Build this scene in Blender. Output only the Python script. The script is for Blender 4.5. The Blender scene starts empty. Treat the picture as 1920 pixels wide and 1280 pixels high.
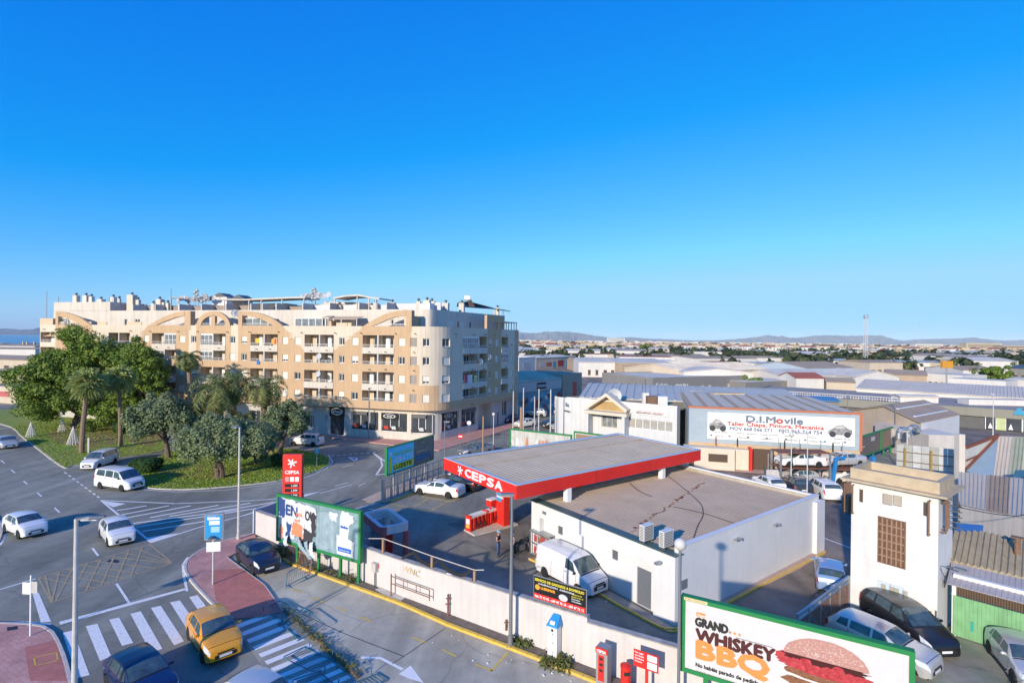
import bpy, math, random
import numpy as np
from mathutils import Vector, Matrix
R_ = math.radians
PI = math.pi
scene = bpy.context.scene
col = scene.collection
rnd = random.Random(7)

# ---------------------------------------------------------------- camera
F_PX, ROLL, HOR, EYE = 985.0, 0.0115, 3.4, 15.0
cam_d = bpy.data.cameras.new('camera'); cam = bpy.data.objects.new('camera', cam_d); col.objects.link(cam)
cam_d.sensor_width = 36.0; cam_d.lens = F_PX/1920*36; cam_d.shift_y = -HOR/1920
cam_d.clip_start = 0.3; cam_d.clip_end = 60000
cam.matrix_world = Matrix.Translation((0, 0, EYE)) @ Matrix.Rotation(PI/2, 4, 'X') @ Matrix.Rotation(ROLL, 4, 'Z')
scene.camera = cam
# ---------------------------------------------------------------- sky and sun
SUN_AZ, SUN_EL = R_(30), R_(19)          # behind the camera, to its left
sdir = Vector((-math.sin(SUN_AZ)*math.cos(SUN_EL), -math.cos(SUN_AZ)*math.cos(SUN_EL), math.sin(SUN_EL)))
world = bpy.data.worlds.new('World'); scene.world = world; world.use_nodes = True
nt = world.node_tree; nt.nodes.clear()
sky = nt.nodes.new('ShaderNodeTexSky'); sky.sky_type = 'NISHITA'; sky.sun_disc = False
sky.sun_elevation = SUN_EL; sky.sun_rotation = math.atan2(sdir.x, sdir.y)
sky.altitude = 0; sky.air_density = 1.0; sky.dust_density = 0.3; sky.ozone_density = 6
cv = nt.nodes.new('ShaderNodeSeparateColor'); cc = nt.nodes.new('ShaderNodeCombineColor'); nt.links.new(sky.outputs[0], cv.inputs[0])
def chan(i, gain, offs, powr):
    p = nt.nodes.new('ShaderNodeMath'); p.operation = 'POWER'; p.inputs[1].default_value = powr; nt.links.new(cv.outputs[i], p.inputs[0])
    m = nt.nodes.new('ShaderNodeMath'); m.operation = 'MULTIPLY_ADD'; m.inputs[1].default_value = gain; m.inputs[2].default_value = offs; nt.links.new(p.outputs[0], m.inputs[0])
    x = nt.nodes.new('ShaderNodeMath'); x.operation = 'MAXIMUM'; x.inputs[1].default_value = 0.0; nt.links.new(m.outputs[0], x.inputs[0]); y = nt.nodes.new('ShaderNodeMath'); y.operation = 'MINIMUM'; y.inputs[1].default_value = (1.35, 2.85, 4.1)[i]; nt.links.new(x.outputs[0], y.inputs[0]); nt.links.new(y.outputs[0], cc.inputs[i])
chan(0, 0.70, -0.64, 1.0); chan(1, 0.62, 0.1, 1.0); chan(2, 2.55, 0.0, 0.3)
bg = nt.nodes.new('ShaderNodeBackground'); bg.inputs[1].default_value = 0.15
wo = nt.nodes.new('ShaderNodeOutputWorld')
nt.links.new(cc.outputs[0], bg.inputs[0]); nt.links.new(bg.outputs[0], wo.inputs[0])
sun_d = bpy.data.lights.new('sun', 'SUN'); sun_d.energy = 3.05; sun_d.angle = R_(1.2); sun_d.color = (1.0, 0.88, 0.73)
sun = bpy.data.objects.new('sun', sun_d); col.objects.link(sun); sun.rotation_euler = sdir.to_track_quat('Z', 'Y').to_euler()
sun.location = (0, 0, 80)
vs = scene.view_settings; vs.view_transform = 'Standard'; vs.look = 'None'; vs.exposure = 0.74; vs.gamma = 1; vs.use_curve_mapping = False

# ---------------------------------------------------------------- pixel <-> place
def rpx(x, y):
    a, b = x-960, y-640
    return a+b*ROLL, b-a*ROLL+HOR
def G(x, y, z=0.0):                      # the point at height z seen at pixel (x, y)
    a, b = rpx(x, y); Y = (EYE-z)*F_PX/b
    return Vector((a*Y/F_PX, Y, z))
def PD(x, y, Y):                         # the point at distance Y seen at pixel (x, y)
    a, b = rpx(x, y)
    return Vector((a*Y/F_PX, Y, EYE-b*Y/F_PX))
def on_plane(x, y, P, d):                # pixel on the vertical plane through P along d -> (s, z)
    a, b = rpx(x, y); k = a/F_PX
    t = (k*P[1]-P[0])/(d[0]-k*d[1]); Y = P[1]+t*d[1]
    return t, EYE-b*Y/F_PX

# ---------------------------------------------------------------- mesh helpers
class MB:
    def __init__(s): s.v = []; s.f = []; s.m = []
    def face(s, pts, m=0):
        n = len(s.v); s.v += [tuple(p) for p in pts]; s.f.append(tuple(range(n, n+len(pts)))); s.m.append(m); return s
    def box(s, x0, x1, y0, y1, z0, z1, m=0):
        n = len(s.v)
        s.v += [(x0,y0,z0),(x1,y0,z0),(x1,y1,z0),(x0,y1,z0),(x0,y0,z1),(x1,y0,z1),(x1,y1,z1),(x0,y1,z1)]
        for q in ((3,2,1,0),(4,5,6,7),(0,1,5,4),(1,2,6,5),(2,3,7,6),(3,0,4,7)):
            s.f.append(tuple(n+i for i in q)); s.m.append(m)
        return s
    def hexa(s, b, t, m=0):              # 4 bottom + 4 top corners, anticlockwise from above
        n = len(s.v); s.v += [tuple(p) for p in b]+[tuple(p) for p in t]
        for q in ((3,2,1,0),(4,5,6,7),(0,1,5,4),(1,2,6,5),(2,3,7,6),(3,0,4,7)):
            s.f.append(tuple(n+i for i in q)); s.m.append(m)
        return s
    def cbox(s, c, sz, rz=0, m=0, M=None):
        w, d, h = sz[0]/2, sz[1]/2, sz[2]/2; n = len(s.v)
        Q = (M if M is not None else Matrix.Rotation(rz, 3, 'Z'))
        for p in ((-w,-d,-h),(w,-d,-h),(w,d,-h),(-w,d,-h),(-w,-d,h),(w,-d,h),(w,d,h),(-w,d,h)):
            s.v.append(tuple(Vector(c)+Q@Vector(p)))
        for q in ((3,2,1,0),(4,5,6,7),(0,1,5,4),(1,2,6,5),(2,3,7,6),(3,0,4,7)):
            s.f.append(tuple(n+i for i in q)); s.m.append(m)
        return s
    def beam(s, p, q, w, h, m=0):
        p = Vector(p); q = Vector(q); d = q-p; L = d.length
        if L < 1e-6: return s
        M = d.to_track_quat('X', 'Z').to_matrix()
        return s.cbox((p+q)/2, (L, w, h), m=m, M=M)
    def prism(s, poly, z0, z1, m=0, mtop=None):
        n = len(s.v); k = len(poly)
        ar = sum(poly[i][0]*poly[(i+1)%k][1]-poly[(i+1)%k][0]*poly[i][1] for i in range(k))
        if ar < 0: poly = poly[::-1]
        s.v += [(p[0],p[1],z0) for p in poly]+[(p[0],p[1],z1) for p in poly]
        s.f.append(tuple(n+k+i for i in range(k))); s.m.append(m if mtop is None else mtop)
        s.f.append(tuple(n+k-1-i for i in range(k))); s.m.append(m)
        for i in range(k):
            j = (i+1)%k; s.f.append((n+i,n+j,n+k+j,n+k+i)); s.m.append(m)
        return s
    def tube(s, p, q, r, n=8, m=0, r2=None, cap=True):
        p = Vector(p); q = Vector(q); r2 = r if r2 is None else r2; d = q-p
        if d.length < 1e-6: return s
        M = d.to_track_quat('Z', 'Y').to_matrix(); b = len(s.v)
        for c, rr in ((p, r), (q, r2)):
            for i in range(n):
                a = 2*PI*i/n; s.v.append(tuple(c+M@Vector((rr*math.cos(a), rr*math.sin(a), 0))))
        for i in range(n):
            j = (i+1)%n; s.f.append((b+i,b+j,b+n+j,b+n+i)); s.m.append(m)
        if cap:
            s.f.append(tuple(b+n-1-i for i in range(n))); s.m.append(m); s.f.append(tuple(b+n+i for i in range(n))); s.m.append(m)
        return s
    def path(s, pts, r, n=6, m=0):
        for a, b in zip(pts[:-1], pts[1:]): s.tube(a, b, r, n, m)
        return s
    def lathe(s, prof, c=(0,0,0), n=16, m=0, M=None):   # prof: (r, z)
        b = len(s.v); M = M or Matrix.Identity(3); c = Vector(c)
        for r, z in prof:
            for i in range(n):
                a = 2*PI*i/n; s.v.append(tuple(c+M@Vector((r*math.cos(a), r*math.sin(a), z))))
        for k in range(len(prof)-1):
            for i in range(n):
                j = (i+1)%n; s.f.append((b+k*n+i,b+k*n+j,b+(k+1)*n+j,b+(k+1)*n+i)); s.m.append(m)
        s.f.append(tuple(b+n-1-i for i in range(n))); s.m.append(m)
        k = (len(prof)-1)*n; s.f.append(tuple(b+k+i for i in range(n))); s.m.append(m)
        return s
    def ball(s, c, r, n=10, m=0, sc=(1,1,1)):
        pr = [(max(1e-3, r*math.sin(PI*k/6)), -r*math.cos(PI*k/6)) for k in range(7)]
        M = Matrix.Diagonal(sc)
        return s.lathe(pr, c, n, m, M)

def mesh_of(mb, mats, smooth=False, name='mesh'):
    me = bpy.data.meshes.new(name); me.from_pydata(mb.v, [], mb.f)
    if not isinstance(mats, (list, tuple)): mats = [mats]
    for m in mats: me.materials.append(m)
    if len(mats) > 1: me.polygons.foreach_set('material_index', mb.m)
    if smooth: me.polygons.foreach_set('use_smooth', [True]*len(mb.f))
    me.update(); return me
def obj(name, mb, mats, parent=None, smooth=False, label=None, kind=None, loc=None, rz=None):
    me = mb if isinstance(mb, bpy.types.Mesh) else mesh_of(mb, mats, smooth, name)
    o = bpy.data.objects.new(name, me); col.objects.link(o)
    if parent is not None: o.parent = parent
    if label: o['label'] = label
    if kind: o['kind'] = kind
    if loc is not None: o.location = loc
    if rz is not None: o.rotation_euler = (0, 0, rz)
    return o
def thing(name, label, cat, loc=(0,0,0), rz=0, group=None):
    o = bpy.data.objects.new(name, None); col.objects.link(o); o.empty_display_size = 0.3
    o.location = loc; o.rotation_euler = (0, 0, rz); o['label'] = label; o['category'] = cat
    if group: o['group'] = group
    return o
def tag(o, label, cat, group=None):
    o['label'] = label; o['category'] = cat
    if group: o['group'] = group
    return o
def kids(o): return [c for c in col.objects if c.parent == o]
_kid = {}
def copy_tree(o, loc=None, rz=None, label=None, group=None, parent=None):
    c = o.copy(); col.objects.link(c)
    if parent is not None: c.parent = parent
    if loc is not None: c.location = loc
    if rz is not None: c.rotation_euler = (0, 0, rz)
    if label: c['label'] = label
    if group: c['group'] = group
    for ch in list(o.children): copy_tree(ch, parent=c)
    return c
def struct(name, mb, mats, parent=None, smooth=False):
    return obj(name, mb, mats, parent, smooth, kind='structure' if parent is None else None)

# text as flat mesh in local XZ plane (reads along +X, upright along +Z, facing -Y)
def text_mesh(txt, size, mat, bold=0.0, ext=0.004, align='LEFT', xs=1.0, shear=0.0, fitw=None):
    cu = bpy.data.curves.new('lettering', 'FONT'); cu.body = txt; cu.size = size; cu.extrude = ext; cu.offset = 0
    cu.align_x = align; cu.resolution_u = 2; cu.shear = shear; cu.space_character = 1.0
    o = bpy.data.objects.new('lettering', cu); col.objects.link(o)
    dg = bpy.context.evaluated_depsgraph_get(); me = bpy.data.meshes.new_from_object(o.evaluated_get(dg))
    bpy.data.objects.remove(o); me.materials.clear(); me.materials.append(mat)
    if fitw:
        c = [v.co.x for v in me.vertices]; w = max(c)-min(c); xs = fitw/max(w, 1e-3)
        x0 = min(c)
        for v in me.vertices: v.co.x -= x0
    me.transform(Matrix.Rotation(PI/2, 4, 'X') @ Matrix.Diagonal((xs, 1, 1, 1)))
    if bold:                             # heavier strokes: the same letters again, shifted by the stroke width
        V = [v.co.copy() for v in me.vertices]; Fc = [tuple(p.vertices) for p in me.polygons]; q = MB()
        for k, (dx, dz) in enumerate(((0,0),(1,0),(-1,0),(0,1),(0,-1),(.7,.7),(-.7,-.7))):
            b = len(q.v); q.v += [(v.x+dx*bold, v.y-.0007*k, v.z+dz*bold) for v in V]; q.f += [tuple(b+i for i in f) for f in Fc]; q.m += [0]*len(Fc)
        bpy.data.meshes.remove(me); me = mesh_of(q, mat, name='lettering')
    return me
def lettering(txt, size, mat, parent, loc, rz=0, name='lettering', **k):
    o = obj(name, text_mesh(txt, size, mat, **k), None, parent); o.location = loc; o.rotation_euler = (0, 0, rz); return o

# ---------------------------------------------------------------- materials
MATS = {}
def mat(name, c, rough=0.8, metal=0.0, amt=0.12, scale=1.5, bump=0.0, bscale=30, c2=None, spec=0.4, streak=0.0, coat=0.0, fine=0.0):
    if name in MATS: return MATS[name]
    m = bpy.data.materials.new(name); m.use_nodes = True; n = m.node_tree; N = n.nodes; L = n.links
    b = N['Principled BSDF']; b.inputs['Roughness'].default_value = rough; b.inputs['Metallic'].default_value = metal
    b.inputs['Specular IOR Level'].default_value = spec
    if coat: b.inputs['Coat Weight'].default_value = coat; b.inputs['Coat Roughness'].default_value = 0.05
    g = N.new('ShaderNodeNewGeometry'); src = g.outputs['Position']
    if amt or c2:
        t = N.new('ShaderNodeTexNoise'); t.inputs['Scale'].default_value = scale; t.inputs['Detail'].default_value = 6; t.inputs['Roughness'].default_value = 0.62
        L.new(src, t.inputs['Vector'])
        r = N.new('ShaderNodeValToRGB'); r.color_ramp.elements[0].position = 0.3; r.color_ramp.elements[1].position = 0.7
        a = [x*(1-amt) for x in c]; d = [min(1, x*(1+amt)) for x in c] if c2 is None else list(c2)
        if c2 is not None: a = list(c)
        r.color_ramp.elements[0].color = (*a, 1); r.color_ramp.elements[1].color = (*d, 1)
        L.new(t.outputs[0], r.inputs[0]); out = r.outputs[0]
        if fine:
            t3 = N.new('ShaderNodeTexNoise'); t3.inputs['Scale'].default_value = 14; t3.inputs['Detail'].default_value = 5; t3.inputs['Roughness'].default_value = 0.75
            L.new(src, t3.inputs['Vector'])
            mr = N.new('ShaderNodeMapRange'); mr.inputs[1].default_value = 0.3; mr.inputs[2].default_value = 0.7; mr.inputs[3].default_value = 1-fine; mr.inputs[4].default_value = 1+fine
            L.new(t3.outputs[0], mr.inputs[0])
            mx = N.new('ShaderNodeMix'); mx.data_type = 'RGBA'; mx.blend_type = 'MULTIPLY'; mx.inputs[0].default_value = 1
            L.new(out, mx.inputs[6]); L.new(mr.outputs[0], mx.inputs[7]); out = mx.outputs[2]
        if streak:
            mp = N.new('ShaderNodeMapping'); mp.inputs['Scale'].default_value = (1.6, 1.6, 0.12); L.new(src, mp.inputs[0])
            t2 = N.new('ShaderNodeTexNoise'); t2.inputs['Scale'].default_value = 2.5; t2.inputs['Detail'].default_value = 5; L.new(mp.outputs[0], t2.inputs['Vector'])
            mr = N.new('ShaderNodeMapRange'); mr.inputs[1].default_value = 0.42; mr.inputs[2].default_value = 0.75; mr.inputs[3].default_value = 1.0; mr.inputs[4].default_value = 1-streak
            L.new(t2.outputs[0], mr.inputs[0])
            mx = N.new('ShaderNodeMix'); mx.data_type = 'RGBA'; mx.blend_type = 'MULTIPLY'; mx.inputs[0].default_value = 1
            L.new(out, mx.inputs[6]); L.new(mr.outputs[0], mx.inputs[7]); out = mx.outputs[2]
        L.new(out, b.inputs['Base Color'])
    else: b.inputs['Base Color'].default_value = (*c, 1)
    if bump:
        t = N.new('ShaderNodeTexNoise'); t.inputs['Scale'].default_value = bscale; t.inputs['Detail'].default_value = 4; L.new(src, t.inputs['Vector'])
        bp = N.new('ShaderNodeBump'); bp.inputs['Strength'].default_value = bump; bp.inputs['Distance'].default_value = 0.02
        L.new(t.outputs[0], bp.inputs['Height']); L.new(bp.outputs[0], b.inputs['Normal'])
    MATS[name] = m; return m
def plain(name, c, rough=0.6, metal=0.0, **k): return mat(name, c, rough, metal, amt=0.05, scale=3, **k)

def asphalt_mat(name, c, warm):
    m = bpy.data.materials.new(name); m.use_nodes = True; n = m.node_tree; N = n.nodes; L = n.links
    b = N['Principled BSDF']; b.inputs['Roughness'].default_value = 0.85; b.inputs['Specular IOR Level'].default_value = 0.3
    g = N.new('ShaderNodeNewGeometry'); out = None
    def noise(sc, det, lo, hi, mapv=None, dist=0):
        t = N.new('ShaderNodeTexNoise'); t.inputs['Scale'].default_value = sc; t.inputs['Detail'].default_value = det; t.inputs['Distortion'].default_value = dist
        if mapv:
            mp = N.new('ShaderNodeMapping'); mp.inputs['Rotation'].default_value = (0, 0, mapv[0]); mp.inputs['Scale'].default_value = mapv[1]; L.new(g.outputs['Position'], mp.inputs[0]); L.new(mp.outputs[0], t.inputs['Vector'])
        else: L.new(g.outputs['Position'], t.inputs['Vector'])
        r = N.new('ShaderNodeMapRange'); r.inputs[1].default_value = 0.3; r.inputs[2].default_value = 0.7; r.inputs[3].default_value = lo; r.inputs[4].default_value = hi
        L.new(t.outputs[0], r.inputs[0]); return r.outputs[0]
    vals = [noise(0.12, 4, 0.72, 1.25), noise(1.3, 6, 0.9, 1.1), noise(60, 3, 0.78, 1.22), noise(0.5, 4, 0.74, 1.2, (R_(38), (1, 0.06, 1)), 0.6)]
    # cracks
    v = N.new('ShaderNodeTexVoronoi'); v.feature = 'DISTANCE_TO_EDGE'; v.inputs['Scale'].default_value = 0.16
    t = N.new('ShaderNodeTexNoise'); t.inputs['Scale'].default_value = 0.8; t.inputs['Detail'].default_value = 5; L.new(g.outputs['Position'], t.inputs['Vector'])
    ad = N.new('ShaderNodeMix'); ad.data_type = 'RGBA'; ad.blend_type = 'ADD'; ad.inputs[0].default_value = 1.6; L.new(g.outputs['Position'], ad.inputs[6]); L.new(t.outputs[1], ad.inputs[7]); L.new(ad.outputs[2], v.inputs['Vector'])
    r = N.new('ShaderNodeMapRange'); r.inputs[1].default_value = 0; r.inputs[2].default_value = 0.012; r.inputs[3].default_value = 0.78; r.inputs[4].default_value = 1.0; L.new(v.outputs['Distance'], r.inputs[0]); vals.append(r.outputs[0])
    rgb = N.new('ShaderNodeRGB'); rgb.outputs[0].default_value = (*c, 1); cur = rgb.outputs[0]
    t = N.new('ShaderNodeTexNoise'); t.inputs['Scale'].default_value = 0.25; t.inputs['Detail'].default_value = 5; L.new(g.outputs['Position'], t.inputs['Vector'])
    r = N.new('ShaderNodeMapRange'); r.inputs[1].default_value = 0.45; r.inputs[2].default_value = 0.65; L.new(t.outputs[0], r.inputs[0])
    mx = N.new('ShaderNodeMix'); mx.data_type = 'RGBA'; L.new(r.outputs[0], mx.inputs[0]); L.new(cur, mx.inputs[6]); mx.inputs[7].default_value = (*warm, 1); cur = mx.outputs[2]
    for x in vals:
        mx = N.new('ShaderNodeMix'); mx.data_type = 'RGBA'; mx.blend_type = 'MULTIPLY'; mx.inputs[0].default_value = 1
        L.new(cur, mx.inputs[6]); L.new(x, mx.inputs[7]); cur = mx.outputs[2]
    L.new(cur, b.inputs['Base Color']); MATS[name] = m; return m

def worn_paint(name, c, under, thr=0.40, rough=0.7):   # road paint worn through to what lies under it
    m = bpy.data.materials.new(name); m.use_nodes = True; n = m.node_tree; N = n.nodes; L = n.links
    b = N['Principled BSDF']; b.inputs['Roughness'].default_value = rough
    g = N.new('ShaderNodeNewGeometry'); t = N.new('ShaderNodeTexNoise'); t.inputs['Scale'].default_value = 17; t.inputs['Detail'].default_value = 8; t.inputs['Roughness'].default_value = 0.75
    L.new(g.outputs['Position'], t.inputs['Vector'])
    r = N.new('ShaderNodeMapRange'); r.inputs[1].default_value = thr-0.05; r.inputs[2].default_value = thr+0.06; L.new(t.outputs[0], r.inputs[0])
    mx = N.new('ShaderNodeMix'); mx.data_type = 'RGBA'; L.new(r.outputs[0], mx.inputs[0]); mx.inputs[6].default_value = (*under, 1); mx.inputs[7].default_value = (*c, 1)
    L.new(mx.outputs[2], b.inputs['Base Color']); MATS[name] = m; return m

def paver_mat(name, c1, c2, mortar, bw, bh, rot):
    m = bpy.data.materials.new(name); m.use_nodes = True; n = m.node_tree; N = n.nodes; L = n.links
    b = N['Principled BSDF']; b.inputs['Roughness'].default_value = 0.85
    g = N.new('ShaderNodeNewGeometry'); mp = N.new('ShaderNodeMapping'); mp.inputs['Rotation'].default_value = (0, 0, rot); L.new(g.outputs['Position'], mp.inputs[0])
    br = N.new('ShaderNodeTexBrick'); br.inputs['Scale'].default_value = 1; br.inputs['Brick Width'].default_value = bw; br.inputs['Row Height'].default_value = bh
    br.inputs['Mortar Size'].default_value = 0.012; br.inputs['Color1'].default_value = (*c1, 1); br.inputs['Color2'].default_value = (*c2, 1); br.inputs['Mortar'].default_value = (*mortar, 1)
    L.new(mp.outputs[0], br.inputs['Vector'])
    t = N.new('ShaderNodeTexNoise'); t.inputs['Scale'].default_value = 0.5; t.inputs['Detail'].default_value = 6; L.new(g.outputs['Position'], t.inputs['Vector'])
    r = N.new('ShaderNodeMapRange'); r.inputs[1].default_value = 0.3; r.inputs[2].default_value = 0.7; r.inputs[3].default_value = 0.75; r.inputs[4].default_value = 1.2; L.new(t.outputs[0], r.inputs[0])
    mx = N.new('ShaderNodeMix'); mx.data_type = 'RGBA'; mx.blend_type = 'MULTIPLY'; mx.inputs[0].default_value = 1
    L.new(br.outputs[0], mx.inputs[6]); L.new(r.outputs[0], mx.inputs[7]); L.new(mx.outputs[2], b.inputs['Base Color']); MATS[name] = m; return m

asph = asphalt_mat('asphalt', (0.25, 0.245, 0.20), (0.275, 0.26, 0.205))
asph_f = asphalt_mat('forecourt_asphalt', (0.25, 0.235, 0.185), (0.275, 0.25, 0.19))
asph_r = asphalt_mat('dusty_asphalt', (0.22, 0.18, 0.145), (0.26, 0.20, 0.155))
conc = asphalt_mat('concrete_lot', (0.46, 0.42, 0.33), (0.52, 0.46, 0.35))
land = mat('land', (0.20, 0.155, 0.10), 0.95, amt=0.3, scale=0.01, c2=(0.30, 0.25, 0.18))
paving_pink = paver_mat('pink_paving', (0.55, 0.26, 0.21), (0.62, 0.33, 0.28), (0.40, 0.22, 0.18), 0.22, 0.22, R_(-34))
paving_red = mat('red_paving', (0.50, 0.18, 0.14), 0.85, amt=0.15, scale=2, fine=0.1)
paving_tan = mat('tan_paving', (0.55, 0.40, 0.29), 0.85, amt=0.12, scale=1.2, fine=0.08)
kerb_m = mat('kerb_concrete', (0.55, 0.50, 0.44), 0.85, amt=0.15, scale=3, fine=0.1)
kerb_y = mat('yellow_kerb', (0.80, 0.50, 0.04), 0.7, scale=5, c2=(0.55, 0.38, 0.12), fine=0.1)
white_p = worn_paint('white_road_paint', (0.86, 0.82, 0.76), (0.2, 0.18, 0.165))
white_c = worn_paint('white_paint_on_concrete', (0.88, 0.84, 0.78), (0.42, 0.37, 0.31), 0.36)
yellow_p = worn_paint('yellow_road_paint', (0.50, 0.37, 0.17), (0.2, 0.18, 0.16), 0.46)
yellow_c = worn_paint('yellow_paint_on_concrete', (0.72, 0.50, 0.07), (0.42, 0.36, 0.27), 0.44)
grass_m = mat('grass', (0.16, 0.27, 0.03), 0.95, scale=0.35, c2=(0.27, 0.26, 0.06), bump=0.8, bscale=25, fine=0.25)
soil_m = mat('dry_soil', (0.27, 0.15, 0.075), 0.95, scale=1.0, c2=(0.22, 0.20, 0.06), fine=0.25)
# ================================================================ THE GROUND
def smooth(pts, n=5, closed=False):
    P = [Vector(p) for p in pts]; out = []; k = len(P)
    for i in range(k if closed else k-1):
        a = P[(i-1)%k] if closed or i > 0 else P[0]; b = P[i]; c = P[(i+1)%k]; d = P[(i+2)%k] if closed or i+2 < k else P[-1]
        for j in range(n):
            t = j/n; out.append(0.5*((2*b)+(c-a)*t+(2*a-5*b+4*c-d)*t*t+(3*b-a-3*c+d)*t**3))
    if not closed: out.append(P[-1])
    return out
def inset(poly, w):
    n = len(poly); ar = sum(poly[i][0]*poly[(i+1)%n][1]-poly[(i+1)%n][0]*poly[i][1] for i in range(n)); sg = 1 if ar > 0 else -1
    out = []
    for i in range(n):
        a, b, c = Vector(poly[i-1][:2]), Vector(poly[i][:2]), Vector(poly[(i+1)%n][:2])
        t = ((b-a).normalized()+(c-b).normalized())
        t = t.normalized() if t.length > 1e-6 else (c-b).normalized()
        nn = Vector((-t.y, t.x))*sg; out.append((b.x+nn.x*w, b.y+nn.y*w))
    return out
def sheet(name, px, z, m, world=False, sm=0, kind='structure'):
    P = [Vector((p[0], p[1], z)) if world else G(p[0], p[1]) for p in px]
    if sm: P = smooth(P, sm, True)
    mb = MB(); pts = [(p.x, p.y, z) for p in P]
    n = len(pts); ar = sum(pts[i][0]*pts[(i+1)%n][1]-pts[(i+1)%n][0]*pts[i][1] for i in range(n))
    if ar < 0: pts = pts[::-1]
    mb.face(pts); return obj(name, mb, m, kind=kind)

# land to the horizon
mb = MB(); rr = [0, 150, 600, 2500, 9000, 18000]
for a, b in zip(rr[:-1], rr[1:]):
    for i in range(32):
        t0, t1 = 2*PI*i/32, 2*PI*(i+1)/32
        q = [(b*math.cos(t0), b*math.sin(t0), 0), (b*math.cos(t1), b*math.sin(t1), 0)]
        mb.face((([(0, 0, 0)] if a == 0 else [(a*math.cos(t1), a*math.sin(t1), 0), (a*math.cos(t0), a*math.sin(t0), 0)]) + q) if a == 0 else [q[0], q[1], (a*math.cos(t1), a*math.sin(t1), 0), (a*math.cos(t0), a*math.sin(t0), 0)])
struct('ground', mb, land)
struct('road', MB().face([(-170,-60,.012),(60,-60,.012),(60,140,.012),(-170,140,.012)]), asph)
struct('industrial_estate_roads', MB().face([(-20,84,.006),(420,84,.006),(420,420,.006),(-20,420,.006)]).face([(60,-40,.006),(240,-40,.006),(240,84,.006),(60,84,.006)]), asph_r)
water = mat('lagoon_water', (0.10, 0.20, 0.28), 0.25, amt=0.2, scale=0.003)
struct('lagoon', MB().face([(-900,800,.5),(-650,800,.5),(-2500,9000,.5),(-12000,9000,.5)]), water)

def flat(name, quads, z, m, world=False):    # painted markings as thin sheets
    mb = MB()
    for q in quads:
        P = [Vector((*p[:2], 0)) if world else G(*p) for p in q]
        pts = [(p.x, p.y, z) for p in P]; n = len(pts)
        if sum(pts[i][0]*pts[(i+1)%n][1]-pts[(i+1)%n][0]*pts[i][1] for i in range(n)) < 0: pts = pts[::-1]
        mb.face(pts)
    return struct(name, mb, m)
def lines(name, segs, w, z, m, world=False):
    mb = MB(); z += .0004*(len(col.objects) % 7)
    for sg in segs:
        z += .0003
        P = [Vector((*p[:2], 0)) if world else G(*p) for p in sg]
        for a, b in zip(P[:-1], P[1:]):
            a = Vector(a); b = Vector(b); d = (b-a); d.z = 0
            if d.length < 1e-4: continue
            d.normalize(); nn = Vector((-d.y, d.x, 0))*w/2; e = d*(0.0 if len(P) == 2 else w*0.2)
            mb.face([(a-e-nn)[:2]+(z,), (b+e-nn)[:2]+(z,), (b+e+nn)[:2]+(z,), (a-e+nn)[:2]+(z,)])
    return struct(name, mb, m)
c1 = lambda L: [[(x/3.2, y/3.2+880) for x, y in q] for q in L]
c2 = lambda L: [[(x/3.2+340, y/3.2+880) for x, y in q] for q in L]

# near crossing, one stripe per object
for q in c1([[(375,980),(440,965),(538,1232),(465,1252)],[(515,940),(585,925),(668,1120),(600,1148)],[(655,900),(715,888),(800,1040),(732,1058)],
    [(783,865),(845,850),(975,1075),(905,1100)],[(905,830),(965,817),(1105,1030),(1045,1055)],[(1020,797),(1080,785),(1215,975),(1150,1000)],[(1135,765),(1185,753),(1290,890),(1232,905)]]):
    flat('crossing_stripe', [q], .020, white_p)
flat('stop_line', c1([[(355,914),(1108,712),(1118,722),(362,931)],[(195,742),(232,738),(307,912),(245,918)]]), .020, white_p)
lines('thin_edge_line', c1([[(0,720),(215,655)],[(0,921),(150,915),(300,930)]])+[[(0,975),(10,985),(13,997),(8,1010),(0,1022)],[(351,1108),(344,1075),(343,1058),(352,1045)]], .14, .020, white_p)
DASH = [[(x0/3.2, y0/3.2+880), (x1/3.2, y1/3.2+880)] for x0,y0,x1,y1 in ((70,5,90,20),(140,70,165,88),(225,140,250,162),(328,230,358,258),(555,472,590,518),(700,685,775,800),(968,1128,1035,1235))]
DASH += [[(x0/3.2, y0/3.2+520), (x1/3.2, y1/3.2+520)] for x0,y0,x1,y1 in ((5,1097,28,1115),(68,1155,90,1172),(143,1222,165,1240))]
for d in DASH: lines('lane_dash', [d], .13, .020, white_p)
dots = []
A, B = (121, 885), (190, 936)
for i in range(9):
    t = i/9; dots.append([(A[0]+(B[0]-A[0])*t, A[1]+(B[1]-A[1])*t), (A[0]+(B[0]-A[0])*(t+.055), A[1]+(B[1]-A[1])*(t+.055))])
lines('dotted_line', dots, .16, .020, white_p)
# yellow box
bx = [(72,1083),(281,1020),(323,1055),(97,1129)]
L = [[bx[0],bx[1]],[bx[1],bx[2]],[bx[2],bx[3]],[bx[3],bx[0]]]
def lerp(a, b, t): return (a[0]+(b[0]-a[0])*t, a[1]+(b[1]-a[1])*t)
for i in range(8):
    t = (i+.5)/8
    L.append([lerp(bx[0],bx[1],t), lerp(bx[3],bx[2],max(0,t-.28))]) if t > .0 else None
    L.append([lerp(bx[0],bx[1],t-.06 if t>.06 else t), lerp(bx[3],bx[2],min(1,t+.3))])
lines('yellow_box_marking', L, .11, .018, yellow_p)
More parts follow.
